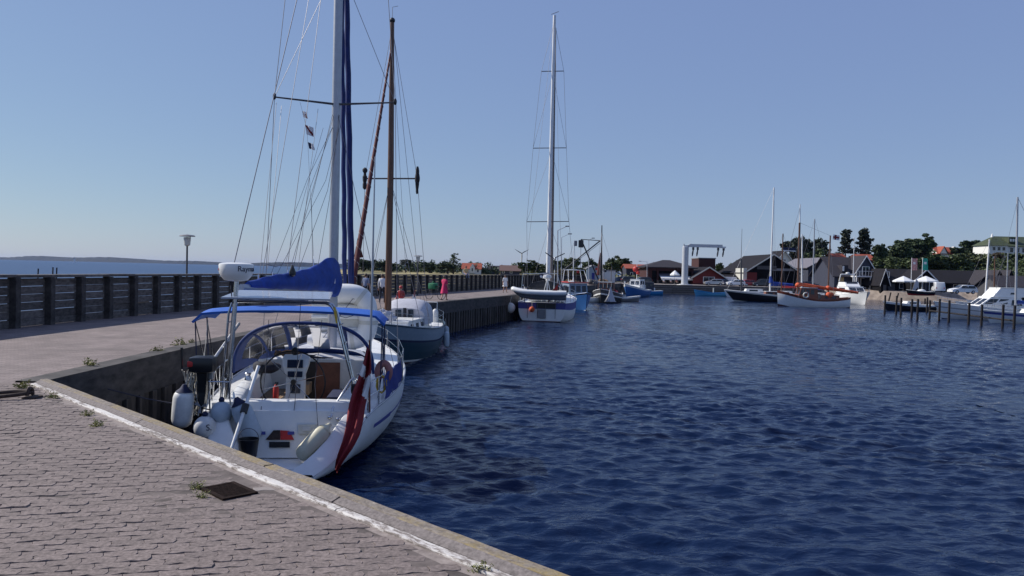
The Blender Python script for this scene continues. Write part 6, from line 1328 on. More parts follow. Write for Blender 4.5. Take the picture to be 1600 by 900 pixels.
bg = thing('bag', 'green bag hung over the bicycle handlebar', 'bag', q+V(-.18, .15, .72), R(62)); MB().bbox((-.28, -.25, 0), (.28, .25, .42), .08).build('body', 'greencloth', bg, True); MB().tube([(-.15, 0, .4), (0, 0, .55), (.15, 0, .4)], .02, 5).build('handle', 'greencloth', bg)
# ================================================================== FAR SIDE: BUILDINGS
def building(name, label, cat, Y, depth, pxl, pxr, pyb, pye, pyr, axis, wall, roof, over=.5, openings=(), barge=None, z0=None, skew=0, ridge_px=None, rot=0, noroof=False):
    """pixel extents measured on the front face at distance Y"""
    A_ = Pd(pxl, pyb, Y); B_ = Pd(pxr, pyb, Y); zb = min(A_.z, B_.z) if z0 is None else z0; ze = Pd((pxl+pxr)/2, pye, Y).z; zr = Pd((pxl+pxr)/2, pyr, Y).z
    W = B_.x-A_.x; root = thing(name, label, cat, V(A_.x, Y, zb), rot); ze -= zb; zr -= zb; D = depth; rx = W/2 if ridge_px is None else Pd(ridge_px, pye, Y).x-A_.x
    b = MB(); b.box((0, 0, -2.5), (W, D, ze))
    if not noroof:
        if axis == 'y': b.slab([V(0, .001, ze-.002), V(W, .001, ze-.002), V(rx, .001, zr-.02)], V(0, D-.002, 0))
        else: b.slab([V(0.001, 0, ze-.002), V(0.001, D, ze-.002), V(.001, D/2, zr-.02)], V(W-.002, 0, 0))
    wo_ = b.build('wall', wall, root)
    t = .16; o_ = over
    if noroof: MB().box((-o_, -o_, ze), (W+o_, D+o_, ze+.2)).build('roof', roof, root)
    elif axis == 'y':
        for x0, s_ in ((0, 1), (W, -1)):
            sl = (zr-ze)/abs(rx-x0); xo = x0-s_*o_; zo = ze-sl*o_; MB().slab([V(xo, -o_, zo), V(rx, -o_, zr), V(rx, D+o_, zr), V(xo, D+o_, zo)], V(0, 0, t)).build('roof', roof, root)
            if barge: MB().slab([V(xo, -o_-.06, zo-.1), V(rx, -o_-.06, zr-.1), V(rx, -o_-.06, zr+t+.05), V(xo, -o_-.06, zo+t+.05)], V(0, .055, 0)).build('barge_board', barge, root)
    else:
        for y0, s_ in ((0, 1), (D, -1)):
            sl = (zr-ze)/(D/2); yo = y0-s_*o_; zo = ze-sl*o_; MB().slab([V(-o_, yo, zo), V(W+o_, yo, zo), V(W+o_, D/2, zr), V(-o_, D/2, zr)], V(0, 0, t)).build('roof', roof, root)
        if barge:
            for x0 in (-o_-.06, W+o_):
                MB().slab([V(x0, -o_, ze-(zr-ze)/(D/2)*o_), V(x0, D/2, zr-.05), V(x0, D/2, zr+.25), V(x0, -o_, ze-(zr-ze)/(D/2)*o_+.3)], V(.06, 0, 0)).build('barge_board', barge, root)
    for op in openings:
        kind, u0, u1, v0, v1, m_ = op[:6]; x0, x1, z0_, z1_ = u0*W, u1*W, v0*ze, v1*ze
        fr = MB(); y_ = -.06; fr.box((x0-.09, y_, z0_-.09), (x1+.09, -.002, z1_+.09)) if kind == 'window' else None
        if kind == 'window':
            fo = fr.build('window', op[6] if len(op) > 6 else 'white', root); n = max(1, int((x1-x0)/.9))
            for k in range(n): MB().box((lerp(x0, x1, k/n)+.04, y_-.02, z0_), (lerp(x0, x1, (k+1)/n)-.04, y_-.001, z1_)).build('pane', m_, fo)
        else: MB().box((x0, -.05, z0_), (x1, -.002, z1_)).build(kind, m_, root)
    return root, W, D, ze, zr
# pavilion with grey hipped roof
rt_, W, D, ze, zr = building('cafe_pavilion', 'open fronted pavilion with grey hipped roof and white awning left of the lift column', 'building', 186, 12, 1011, 1083, 448, 419, 419, 'y', 'darkred', 'slate', .8, [('bay_shade', .1, .2, 0, .85, 'blackwall'), ('bay_shade', .25, .62, 0, .85, 'blackwall'), ('bay_shade', .66, .95, 0, .85, 'blackwall')], noroof=True)  # open bays are black panels on the wall, standing in for interior shade
ap = Pd(1047, 406.5, 192).z-rt_.location.z; MB().add([V(-.9, -.9, ze+.2), V(W+.9, -.9, ze+.2), V(W+.9, D+.9, ze+.2), V(-.9, D+.9, ze+.2), V(W*.42, D*.45, ap), V(W*.58, D*.45, ap)], [(0, 1, 5, 4), (1, 2, 5), (2, 3, 4, 5), (3, 0, 4)]).build('hip_roof', 'slate', rt_)
for u in (0.02, .22, .64, .97): MB().box((u*W-.12, -.5, 0), (u*W+.12, -.3, ze)).build('post', 'darkred', rt_)
MB().bbox((.24*W, -.75, ze-2.0), (.8*W, -.5, ze-1.35), .02).build('sign_board', 'greywall', rt_); MB().slab([V(.26*W, -.6, ze-1.9), V(.98*W, -.6, ze-1.9), V(.98*W, -2.6, ze-2.45), V(.26*W, -2.6, ze-2.45)], V(0, 0, .06)).build('awning', 'white', rt_); MB().box((.26*W, -2.62, ze-2.75), (.98*W, -2.56, ze-2.4)).build('awning_valance', 'white', rt_)
text_mesh('Cafe', .5, 'sign_letters', 'white', rt_, Matrix.Translation((.5*W, -.77, ze-1.68)) @ Matrix.Rotation(R(90), 4, 'X')) if False else None
building('red_tower_building', 'dark red flat topped block rising behind the red gabled house', 'building', 196, 8, 1091, 1117, 440, 404, 404, 'y', 'darkred', 'grey', .15, noroof=True)
building('red_house', 'red gabled wooden house with white window and pale barge boards', 'house', 183, 12, 1083, 1131, 447, 433, 418, 'y', 'redwall', 'felt', .7, [('window', .33, .68, .38, 1.0, 'window'), ('skirting', 0, 1, 0, .3, 'darkred')], 'offwhite')
building('lean_to', 'low grey roofed shed joining the red gabled house on its right', 'shed', 187, 6, 1131, 1156, 447, 436, 430, 'x', 'darkred', 'felt', .4)
# big boathouse
rt_, W, D, ze, zr = building('boathouse', 'large black and red boathouse with a wide gable behind the silver masted sailboat', 'building', 184, 22, 1166, 1246, 447, 424, 398, 'y', 'blackwall', 'felt', 1.0, [('red_bay', .0, .2, 0, .9, 'redwall'), ('sliding_door', .26, .6, 0, 1.0, 'blackwall'), ('sliding_door', .62, .95, 0, .9, 'blackwall'), ('light_band', .5, .92, 1.05, 1.2, 'grey'), ('light_band', .2, .58, 1.12, 1.35, 'darkgrey')], 'offwhite')
MB().box((-.9, -.4, 0), (-.05, 6, ze+.6)).build('side_annexe', 'offwhite', rt_)
rt_, *_ = building('white_house', 'white gabled villa with dark roof peeking above the boathouse', 'house', 222, 10, 1213, 1237, 425, 408, 392, 'y', 'whitewall', 'felt', .5, [('window', .4, .6, 1.02, 1.15, 'window')], 'white')
building('grey_warehouse', 'blue grey warehouse with pale roof behind the ketch masts', 'building', 190, 20, 1262, 1316, 450, 418, 403, 'y', 'greywall', 'greyroof', .5, [('door', .3, .5, 0, .6, 'darkred')])
rt_, W, D, ze, zr = building('slate_house', 'slate roofed house with gable balcony and yellow end wall behind the motor yacht', 'house', 172, 13, 1303, 1370, 455, 431, 402, 'x', 'greywall', 'slate', .6, [('yellow_wall', .1, .22, 0, .98, 'yellowwall'), ('window', .45, .56, .1, .85, 'window'), ('window', .62, .72, .1, .85, 'window'), ('window', .78, .9, .1, .85, 'window')])
gx0, gx1 = .42*W, .95*W; MB().slab([V(gx0, -.8, ze), V(gx1, -.8, ze), V((gx0+gx1)/2, -.8, zr+.1)], V(0, 6.5, 0)).build('front_gable', 'greywall', rt_)
for xa in (gx0-.5, gx1+.5): MB().slab([V(xa, -1.2, ze-.4), V((gx0+gx1)/2, -1.2, zr+.25), V((gx0+gx1)/2, 6.4, zr+.25), V(xa, 6.4, ze-.4)], V(0, 0, .18)).build('gable_roof', 'slate', rt_); MB().slab([V(xa, -1.26, ze-.5), V((gx0+gx1)/2, -1.26, zr+.15), V((gx0+gx1)/2, -1.26, zr+.45), V(xa, -1.26, ze-.2)], V(0, .05, 0)).build('gable_barge', 'white', rt_)
fo = MB().box(((gx0+gx1)/2-.8, -.86, ze+.15), ((gx0+gx1)/2+.8, -.81, ze+2.1)).build('balcony_door', 'white', rt_); MB().box(((gx0+gx1)/2-.65, -.9, ze+.25), ((gx0+gx1)/2-.05, -.861, ze+2.0)).build('pane', 'window', fo); MB().box(((gx0+gx1)/2+.05, -.9, ze+.25), ((gx0+gx1)/2+.65, -.861, ze+2.0)).build('pane', 'window', fo)
MB().box((.36*W, -3.2, ze-.25), (W+1.2, -.05, ze)).build('balcony_floor', 'white', rt_); rl = MB().box((.36*W, -3.18, ze+1.0), (W+1.2, -3.1, ze+1.08)).build('balcony_rail', 'white', rt_)
for k in range(12): x = lerp(.37*W, W+1.15, k/11); MB().box((x-.03, -3.17, ze), (x+.03, -3.11, ze+1.0)).build('baluster', 'white', rl)
MB().box((.37*W, -3.15, ze+.1), (W+1.1, -3.13, ze+.95)).build('glass_panel', 'vinyl', rl)
for u in (.38, .7, 1.07): MB().box((u*W-.1, -3.1, 0), (u*W+.1, -2.9, ze-.25)).build('column', 'white', rt_)
dm = MB().box((.2*W, .6, ze+.8), (.34*W, 4, ze+2.3)).build('dormer', 'slate', rt_); MB().box((.21*W, .54, ze+1.0), (.25*W, .6, ze+2.1)).build('dormer_window', 'white', dm)
# long dark sheds on the right
rt_, W, D, ze, zr = building('long_shed', 'long low black boat shed with dark felt roof behind the white parasols', 'shed', 168, 12, 1384, 1560, 457, 441, 422.5, 'x', 'blackwall', 'felt', .7, [('door', .02, .08, 0, .8, 'darkgrey'), ('door', .2, .26, 0, .85, 'grey'), ('door', .4, .46, 0, .85, 'darkgrey'), ('window', .12, .16, .4, .8, 'window'), ('window', .6, .66, .4, .8, 'window')])
building('gable_shed', 'small black shed with white edged gable at the left end of the long shed', 'shed', 164, 8, 1376, 1388, 457, 440, 421, 'y', 'blackwall', 'felt', .3, [('door', .3, .7, 0, .7, 'darkgrey')], 'white')
building('cafe_gable', 'black gabled porch with white edges between the two white parasols', 'shed', 163, 7, 1430, 1461, 457, 437, 422, 'y', 'blackwall', 'felt', .4, [('window', .15, .35, .2, .8, 'window'), ('door', .45, .6, 0, .8, 'greywall'), ('window', .7, .9, .2, .8, 'window')], 'white')
for i, (a, c, l) in enumerate(((1551, 1568, 'black gabled shed left of the pair at the right end'), (1570, 1585, 'black gabled shed right of the pair at the right end'))): building('gable_shed', l, 'shed', 160, 8, a, c, 458, 440, 423, 'y', 'blackwall', 'slate', .4, [('door', .3, .7, 0, .8, 'darkgrey')], None)
building('hip_shed', 'low grey roofed shed in front of the gabled sheds at the right edge', 'shed', 146, 7, 1562, 1612, 460, 447, 432, 'x', 'darkgrey', 'slate', .6, [('window', .1, .3, .3, .8, 'window')])
# houses on the hill
rt_, W, D, ze, zr = building('tiled_villa', 'white villa with bright orange tiled roof and white chimney on the wooded hill', 'house', 300, 9, 1466, 1494, 408, 396.5, 386, 'x', 'whitewall', 'tile', .4, [('window', .2, .35, .3, .8, 'window')]); MB().slab([V(.05*W, -.6, ze), V(.45*W, -.6, ze), V(.25*W, -.6, zr)], V(0, 4, 0)).build('front_gable', 'whitewall', rt_)
for xa in (-.02*W, .52*W): MB().slab([V(xa, -.9, ze-.3), V(.25*W, -.9, zr+.1), V(.25*W, 4, zr+.1), V(xa, 4, ze-.3)], V(0, 0, .2)).build('gable_roof', 'tile', rt_)
MB().box((.93*W, 1, ze), (1.03*W, 2.6, zr+.3)).build('chimney', 'whitewall', rt_)
building('tiled_house', 'orange roof showing between the pines left of the slate house', 'house', 236, 8, 1303, 1322, 415, 404, 396, 'x', 'brownhouse', 'tile', .4); building('tiled_house', 'orange roof showing right behind the slate house gable', 'house', 232, 8, 1345, 1366, 418, 406, 397.5, 'x', 'brownhouse', 'tile', .5)
rt_, W, D, ze, zr = building('mansion', 'large pale mansion with mossy green tiled roofs on the hill at the right edge', 'house', 280, 16, 1572, 1640, 402, 385, 369, 'x', 'whitewall', 'greentile', .5, [('window', .08, .16, .45, .85, 'window'), ('window', .22, .3, .45, .85, 'window'), ('window', .36, .44, .45, .85, 'window')])
p0 = Pd(1546, 395, 278); px1 = Pd(1575, 395, 278).x; lx0, lx1 = p0.x-rt_.location.x, px1-rt_.location.x; zz = Pd(1560, 383.5, 278).z-rt_.location.z; zt_ = Pd(1562, 368.5, 278).z-rt_.location.z
tw = MB().box((lx0, -2, -2), (lx1, 8, zz)).build('tower_wall', 'whitewall', rt_); cx, cyy = (lx0+lx1)/2+.5, 3
MB().add([V(lx0-.5, -2.5, zz), V(lx1+.5, -2.5, zz), V(lx1+.5, 8.5, zz), V(lx0-.5, 8.5, zz), V(cx, cyy, zt_)], [(0, 1, 4), (1, 2, 4), (2, 3, 4), (3, 0, 4), (3, 2, 1, 0)]).build('tower_roof', 'greentile', rt_); MB().tube([(cx, cyy, zt_-.3), (cx, cyy, zt_+.4), (cx, cyy, zt_+1.2)], [.5, .35, .05], 7).build('finial', 'white', rt_)
for u in (.15, .42, .68): fo = MB().box((lerp(lx0, lx1, u), -2.06, zz-1.8), (lerp(lx0, lx1, u+.17), -2.002, zz-.5)).build('window', 'offwhite', tw); MB().box((lerp(lx0, lx1, u)+.12, -2.09, zz-1.7), (lerp(lx0, lx1, u+.17)-.12, -2.061, zz-.6)).build('pane', 'window', fo)
dx0 = Pd(1581, 375, 280).x-rt_.location.x; MB().box((dx0, 1.5, ze+1.2), (dx0+3, 6, ze+3.2)).build('dormer', 'greentile', rt_)
for k in range(3): MB().box((dx0+.25+k*.9, 1.4, ze+1.7), (dx0+.9+k*.9, 1.48, ze+2.6)).build('dormer_window', 'white', rt_)
# buildings left of the lift and over the pier
building('corrugated_shed', 'pale blue corrugated shed behind the trawler mast', 'shed', 176, 9, 917, 938, 441, 420, 415, 'y', 'bluewall', 'grey', .2, [('door', .35, .6, 0, .7, 'weathercloth')])
building('low_store', 'low white store building right of the pale blue shed', 'shed', 185, 6, 940, 961, 440, 423, 422, 'y', 'whitewall', 'grey', .2, noroof=True)
building('roofed_store', 'grey walled store with a red tiled roof behind the blue cutter', 'house', 215, 9, 978, 1012, 440, 420, 413.5, 'x', 'greywall', 'tile', .3, [('window', .2, .3, .3, .7, 'window'), ('window', .6, .7, .3, .7, 'window')])
rt_, W, D, ze, zr = building('red_roof_house', 'white gabled house with orange roof beyond the meadow', 'house', 330, 9, 722, 751, 426, 420, 411.5, 'x', 'whitewall', 'tile', .4, [('window', .1, .2, .2, .8, 'window'), ('window', .8, .9, .2, .8, 'window')]); MB().slab([V(.42*W, -.6, 0), V(.68*W, -.6, 0), V(.68*W, -.6, ze+.5), V(.55*W, -.6, zr-.2), V(.42*W, -.6, ze+.5)], V(0, 4, 0)).build('front_gable', 'whitewall', rt_); MB().box((.52*W, -.66, .4*ze), (.58*W, -.602, ze+.3)).build('gable_window', 'window', rt_)
building('brown_house', 'low house with dull brown roof right of the orange roofed house', 'house', 300, 10, 782, 812, 428, 423, 415, 'x', 'greywall', 'brownroof', .5, [('window', .1, .2, .3, .8, 'window'), ('window', .5, .6, .3, .8, 'window')])
building('grey_house', 'small grey roofed house between the orange and the brown roofs', 'house', 340, 8, 762, 779, 428, 421, 415.5, 'x', 'greywall', 'slate', .4)
# ================================================================== FAR SIDE: THINGS ON THE QUAY
q = Pd(1069.5, 447, 174); lf = thing('boat_lift', 'white boat lift column with a horizontal beam and four hanging hoists', 'crane', V(q.x, q.y, 2.04))
htop = Pd(1069, 386, 174).z-2.04; MB().lathe([(1.2, 0), (1.2, .18), (.78, .25), (.74, .8), (.7, 2.0), (.7, htop), (.6, htop+.1)], (0, 0, 0), 24).build('column', 'galv', lf, True); MB().lathe([(1.7, -.1), (1.7, .08)], (0, 0, 0), 20).build('foundation', 'whitewall', lf)
x1 = Pd(1134, 388, 174).x-q.x; zb = htop-.1; bm_ = MB(); bm_.box((-.5, -.3, zb-.2), (.6, .3, zb+.5)); bm_.slab([V(.5, -.3, zb+.0), V(1.2, -.3, zb+.35), V(1.2, -.3, zb+.95), V(.5, -.3, zb+.55)], V(0, .6, 0)); bm_.build('knee', 'galv', lf)
MB().box((.9, -.32, zb+.12), (x1-.8, .32, zb+.8)).build('beam', 'galv', lf); MB().box((x1-1.2, -.2, zb+.05), (x1, .2, zb+.4)).build('beam_end', 'white', lf); MB().tube([(-.35, 0, htop), (-.35, 0, htop+.7)], .1, 6).build('beacon', 'grey', lf)
for px in (1083, 1090, 1122, 1130.5):
    x = Pd(px, 395, 174).x-q.x; ho = MB().bbox((x-.22, -.2, zb-.5), (x+.22, .2, zb+.1), .05).build('hoist', 'darkgrey', lf); MB().tube([(x, 0, zb-.5), (x-.12, 0, zb-1.3), (x-.18, 0, zb-1.9)], [.14, .2, .1], 6).build('hook_block', 'darkgrey', ho, True)
def car(label, px, py, Y, L, mat, rot, Ht=1.48, van=False, z=2.04):
    q = Pd(px, py, Y); rt_ = thing('parked_car', label, 'car', V(q.x, Y, z), rot, 'cars parked on the quay'); W_ = .88
    if van: prof = [(-.5, .3), (-.5, .95), (-.47, 1.9), (-.4, 1.98), (.2, 1.98), (.32, 1.5), (.47, 1.15), (.5, .75), (.5, .3)]
    else: prof = [(-.5, .32), (-.5, .72), (-.48, .95), (-.42, 1.3), (-.34, Ht-.03), (-.1, Ht), (.08, Ht-.05), (.24, 1.02), (.44, .86), (.5, .66), (.5, .3)]
    b = MB(); rr = []
    for s_, k in ((-1, .82), (-.96, .97), (-.8, 1), (.8, 1), (.96, .97), (1, .82)):
        rr.append([V(x*L*(.99 if abs(s_) > .9 else 1), s_*W_*(1 if z_ < 1.0 else .88 if abs(s_) > .9 else 1), lerp(.3, z_, k)) for x, z_ in prof])
    b.rings(rr); bo_ = b.build('body', mat, rt_, 50)
    for s_ in (1, -1):
        for x0, x1 in (((-.4, -.12), (-.1, .13)) if not van else ((.05, .25),)):
            z0_, z1_ = (1.0, Ht-.16) if not van else (1.15, 1.75); yy = s_*(W_*.985); yt = s_*(W_*.92)
            MB().slab([V(x0*L-.04, yy, z0_), V(x1*L+.08, yy, z0_), V(x1*L-.1, yt, z1_), V(x0*L+.1, yt, z1_)], V(0, s_*.03, 0)).build('window', 'window', bo_)
        for x in (-.31, .31): 
            wl_ = MB().lathe([(.1, -.11), (.32, -.1), (.32, .1), (.1, .11)], (x*L, s_*(W_-.08), .32), 14, Matrix.Rotation(R(90), 4, 'X')).build('wheel', 'rubber', rt_, True); MB().lathe([(.02, -.02), (.19, 0), (.19, .02), (.02, .02)], (x*L, s_*(W_+.025), .32), 10, Matrix.Rotation(R(90), 4, 'X')).build('rim', 'galv', wl_)
    z1_ = Ht-.1 if not van else 1.8; MB().slab([V(.245*L, -.7, 1.03), V(.245*L, .7, 1.03), V(.1*L, .62, z1_), V(.1*L, -.62, z1_)], V(.03, 0, .03)).build('windscreen', 'window', bo_)
    for s_ in (1, -1): MB().bbox((.49*L-.1, s_*.62-.14, .62), (.5*L+.02, s_*.62+.14, .78), .03).build('headlight', 'galv', bo_); MB().bbox((-.5*L-.02, s_*.66-.1, .75), (-.48*L, s_*.66+.1, .95), .02).build('tail_light', 'red', bo_)
    return rt_
car('silver estate car, leftmost of the cars right of the lift column', 1115, 447, 177, 4.3, 'carsilver', R(180)); car('dark blue car tucked behind the silver estate car', 1131, 446, 180, 4.2, 'carblue', R(8)); car('white van parked behind the dark blue car', 1134, 445, 186, 5.0, 'carwhite', R(180), van=True); car('white car parked just left of the boathouse', 1149, 448, 176, 4.1, 'carwhite', R(182)); car('red car parked before the boathouse red wall', 1172, 447, 180, 4.2, 'carred', R(10)); car('dark off-road car in front of the boathouse doors', 1190, 447, 179, 4.3, 'cardark', R(180), 1.75)
car('dark car parked left of the pavilion', 1003, 448, 178, 4.4, 'cardark', R(184), 1.55); car('grey car partly hidden behind the ketch deckhouse', 1263, 449, 168, 4.4, 'cardark', R(0)); car('white estate car at right in front of the long black shed', 1504, 452, 140, 4.6, 'carwhite', R(180), 1.6); car('white camper nose beside the right white parasol', 1466, 452, 152, 4.8, 'carwhite', R(70), van=True)
car('dark car parked behind the blue cutter', 985, 449, 183, 4.4, 'cardark', R(0), 1.6); car('dark blue car further left behind the blue cutter', 968, 449, 186, 4.3, 'carblue', R(180), 1.5)
for i, (px, Y, r_, m_, l) in enumerate(((917, 118, .9, 'net', 'brown fishing net heap on the pier left of the trawler mast'), (925, 124, .8, 'rust', 'rusty gear heap on the pier behind the trawler derrick'), (963, 150, 1.0, 'net', 'brown net heap on the pier behind the cutter bow'), (950, 140, .9, 'darkgrey', 'dark gear heap on the pier right of the trawler wheelhouse'))):
    q = Pd(px, 440, Y); q.x = min(q.x, edgex(Y)-1.2); rt_ = thing('gear_heap', l, 'fishing gear', V(q.x, Y, QZ)); rg = random.Random(i); b = MB()
    for k in range(5): b.ball((rg.uniform(-.9, .9), rg.uniform(-.5, .5), rg.uniform(.2, .6)), r_*rg.uniform(.4, .75), 9, 6, (1, 1, .8))
    b.v = [tuple(Vector(v)+V(0, 0, .09*math.sin(v[0]*9+v[1]*11))) for v in b.v]; tag(b.build('nets', m_, rt_), kind='stuff')
    MB().tube([(.2, 0, 0), (.3, 0, 2.2+.3*i)], .03, 5).build('marker_pole', 'timber', rt_); MB().slab([V(.3, 0, 1.7+.3*i), V(.75, .02, 1.75+.3*i), V(.72, .02, 2.15+.3*i), V(.3, 0, 2.15+.3*i)], V(0, .02, 0)).build('marker_flag', 'red' if i % 2 else 'black', rt_)
# tables before the pavilion
for i, (px, l) in enumerate(((1032, 'left dark outdoor table set before the pavilion'), (1044, 'middle dark outdoor table set before the pavilion'), (1055, 'right dark outdoor table set before the pavilion'))):
    q = Pd(px, 447, 180); rt_ = thing('picnic_table', l, 'table', V(q.x, 180, 2.06), 0, 'tables of the pavilion'); MB().box((-.8, -.4, .72), (.8, .4, .78)).build('table_top', 'darkgrey', rt_)
    for y in (-.75, .75): MB().box((-.8, y-.14, .42), (.8, y+.14, .47)).build('bench', 'darkgrey', rt_)
    for x in (-.6, .6):
        for y in (-.7, .7): MB().tube([(x, y, 0), (x, y*.4, .72)], .04, 5).build('leg', 'darkgrey', rt_)
for px, l, m_ in ((1037, 'person in white seated at the left pavilion table', 'whitecloth'), (1048, 'person in pale clothes seated at the middle pavilion table', 'tarp'), (1057, 'person in pink seated at the right pavilion table', 'buoyage')):
    q = Pd(px, 445, 179); person(l, V(q.x, 179, 1.62), R(20), 1.7, m_, 'darkcloth', 'skin', sit)
def parasol(label, px, pyt, pyb, Y, r_, mat='white', z=None):
    q = Pd(px, pyb, Y); t = Pd(px, pyt, Y).z; z = q.z if z is None else z; rt_ = thing('parasol', label, 'parasol', V(q.x, Y, z)); h_ = t-z
    MB().tube([(0, 0, 0), (0, 0, h_)], .035, 7).build('pole', 'timber', rt_)
    cc = MB(); rr = [[V(r_*k*math.cos(a), r_*k*math.sin(a), h_-.02-(.95*k if k < .99 else .98)) for a in [R(22.5+45*j) for j in range(8)]] for k in (.02, .5, 1.0)]; rr.append([v+V(0, 0, -.25) for v in rr[-1]]); cc.rings(rr, False); co = cc.build('canopy', mat, rt_)
    MB().lathe([(.3, 0), (.3, .1), (.06, .15)], (0, 0, 0), 10).build('base', 'grey', rt_)
parasol('white parasol with a faint mark before the pavilion, left of the lift column', 1054, 422, 447, 178, 1.1, z=2.06); parasol('left white parasol before the long black shed', 1411, 431, 456, 157, 2.0); parasol('right white parasol before the long black shed', 1446, 431, 456, 157, 2.3)
# beach flag sign, dinghy on the slip, people shapes on the beach replaced by their furniture
q = Pd(1424, 458, 150); rt_ = thing('sail_sign', 'grey leaf shaped beach flag leaning before the black gabled porch', 'sign', q); b = MB(); b.sheet([[V(.1+u*.85*math.sin(math.pi*(.15+.8*t))+t*.75, .06*math.sin(u*3+t*4), .4+t*2.3) for u in (0, .33, .66, 1)] for t in [i/7 for i in range(8)]], .015); b.build('cloth', 'tarp', rt_, True); MB().tube([(0, 0, 0), (.15, 0, .5), (.75, 0, 2.7)], .03, 5).build('pole', 'grey', rt_)
q = Pd(1441, 462, 146); h = simple_hull(4.6, 1.7, .7, .65, .95, .75, .1, .3); fr, rt_ = boat('beached_dinghy', 'black dinghy with white cover and red keel propped on the beach slip', 'dinghy', q.x+2.2, 146, R(80), h, [(.3, 'red'), (1, 'hullblack')]); rt_.location.z = q.z+.1; b = MB(); b.ball((0, 2.2, .75), .6, 12, 8, (.9, 1.3, .6)); b.build('cover', 'white', rt_, True)
for px, m_, l in ((1427, 'bannerred', 'faded red and white banner flag above the shed roof'), (1444, 'bannergreen', 'green banner flag above the shed roof')):
    q = Pd(px-4, 455, 158); z1_ = Pd(px, 403.5, 158).z-q.z; z0_ = Pd(px, 422, 158).z-q.z; rt_ = thing('banner_flag', l, 'flag', q, 0, 'banner flags by the sheds'); MB().tube([(0, 0, 0), (0, 0, z1_+.1)], .05, 6).build('pole', 'white', rt_); flag_mesh((.05, 0, z1_), (1.05, 0, -.05), (0, 0, z0_-z1_), 8, 10, .12, (lambda u, v: .3 < u < .7 and .25 < v < .75 and (int(v*14) % 2 == 0)) , px, m_).build('cloth', None, rt_, True)
for px, pt, pb, Y, l in ((1334, 371, 448, 150, 'white flagpole rising left of the motor yacht'),):
    q = Pd(px-1.2, pb, Y); t = Pd(px+.8, pt, Y); rt_ = thing('flagpole', l, 'flagpole', V(q.x, Y, 1.5)); MB().tube([(0, 0, 0), (t.x-q.x, 0, t.z-1.5)], [.1, .05], 8).build('pole', 'white', rt_, True); MB().ball((t.x-q.x, 0, t.z-1.5), .1).build('finial', 'white', rt_)
for px, pt, arm, Y, l, r_ in ((871.5, 360, 15, 118, 'thick tall lamp pole with a slanted arm behind the blue fishing boat', .1), (877.5, 371, 13, 118, 'thinner lamp pole with a slanted arm right of the thick one', .06), (920, 375, 7, 150, 'slim lamp pole with arm behind the trawler derrick', .08), (1011, 409, -11, 182, 'curved lamp pole behind the small blue boat', .07)):
    q = Pd(px, 438, Y); t = Pd(px, pt, Y); a = Pd(px+arm, pt-abs(arm)*.45 if arm > 0 else pt-1, Y); rt_ = thing('lamp_pole', l, 'street lamp', V(q.x, Y, 2)); MB().tube([(0, 0, 0), (t.x-q.x, 0, t.z-2)], [r_, r_*.8], 8).build('pole', 'galv', rt_, True); MB().tube([V(t.x-q.x, 0, t.z-2), V(a.x-q.x, 0, a.z-2)], r_*.55, 6).build('arm', 'galv', rt_); MB().bbox(V(a.x-q.x-.3, -.12, a.z-2.1), V(a.x-q.x+.3, .12, a.z-1.95), .03).build('lamp_head', 'grey', rt_)
# wind turbine
q = Pd(815, 413, 900); t = Pd(814, 396, 900); wt_ = thing('wind_turbine', 'white three bladed wind turbine far behind the meadow houses', 'wind turbine', V(q.x, 900, 2)); MB().tube([(0, 0, 0), (0, 0, t.z-2)], [1.1, .7], 10).build('tower', 'white', wt_, True); MB().bbox((-.8, -2, t.z-2.8), (.8, 2, t.z-1.2), .3).build('nacelle', 'white', wt_)
for k in range(3): a = R(-90)+k*2.0944; d = V(math.cos(a), 0, math.sin(a)); n_ = V(-d.z, 0, d.x); c = V(0, -2.4, t.z-2); MB().slab([c+n_*.25, c+d*3+n_*.7, c+d*9.5+n_*.12, c+d*9.5-n_*.12, c+d*3-n_*.3, c-n_*.3], V(0, .3, 0)).build('blade', 'darkgrey', wt_)
# out at sea
q = Pd(116, 409.5, 1600); fs = thing('sailboat', 'tiny white sail on the open sea near the far shore', 'sailboat', V(q.x, 1600, 0)); MB().slab([V(-4, 0, .2), V(4, 0, .2), V(4.6, 0, 1.2), V(-4, 0, 1.2)], V(0, 2, 0)).build('hull', 'white', fs); MB().slab([V(-3, 1, 2), V(2.6, 1, 2), V(.5, 1, 11)], V(0, .1, 0)).build('sail', 'white', fs); MB().tube([(.6, 1, 1), (.6, 1, 11.5)], .12, 5).build('mast', 'alu', fs)
for px, pt, l in ((59, 420, 'leftmost dark stake standing in the sea beyond the wall'), (82, 418, 'left stake of the close pair in the sea beyond the wall'), (88, 418.5, 'right stake of the close pair in the sea beyond the wall')):
    q = Pd(px, 424, 170); t = Pd(px, pt, 170); rt_ = thing('sea_stake', l, 'post', V(q.x, 170, -.5), 0, 'stakes in the sea'); MB().tube([(0, 0, -1), (.1, 0, t.z+.5)], .14, 6).build('post', 'pile', rt_); MB().lathe([(.17, 0), (.17, .15)], (.1, 0, t.z+.4), 6).build('cap', 'pile', rt_)
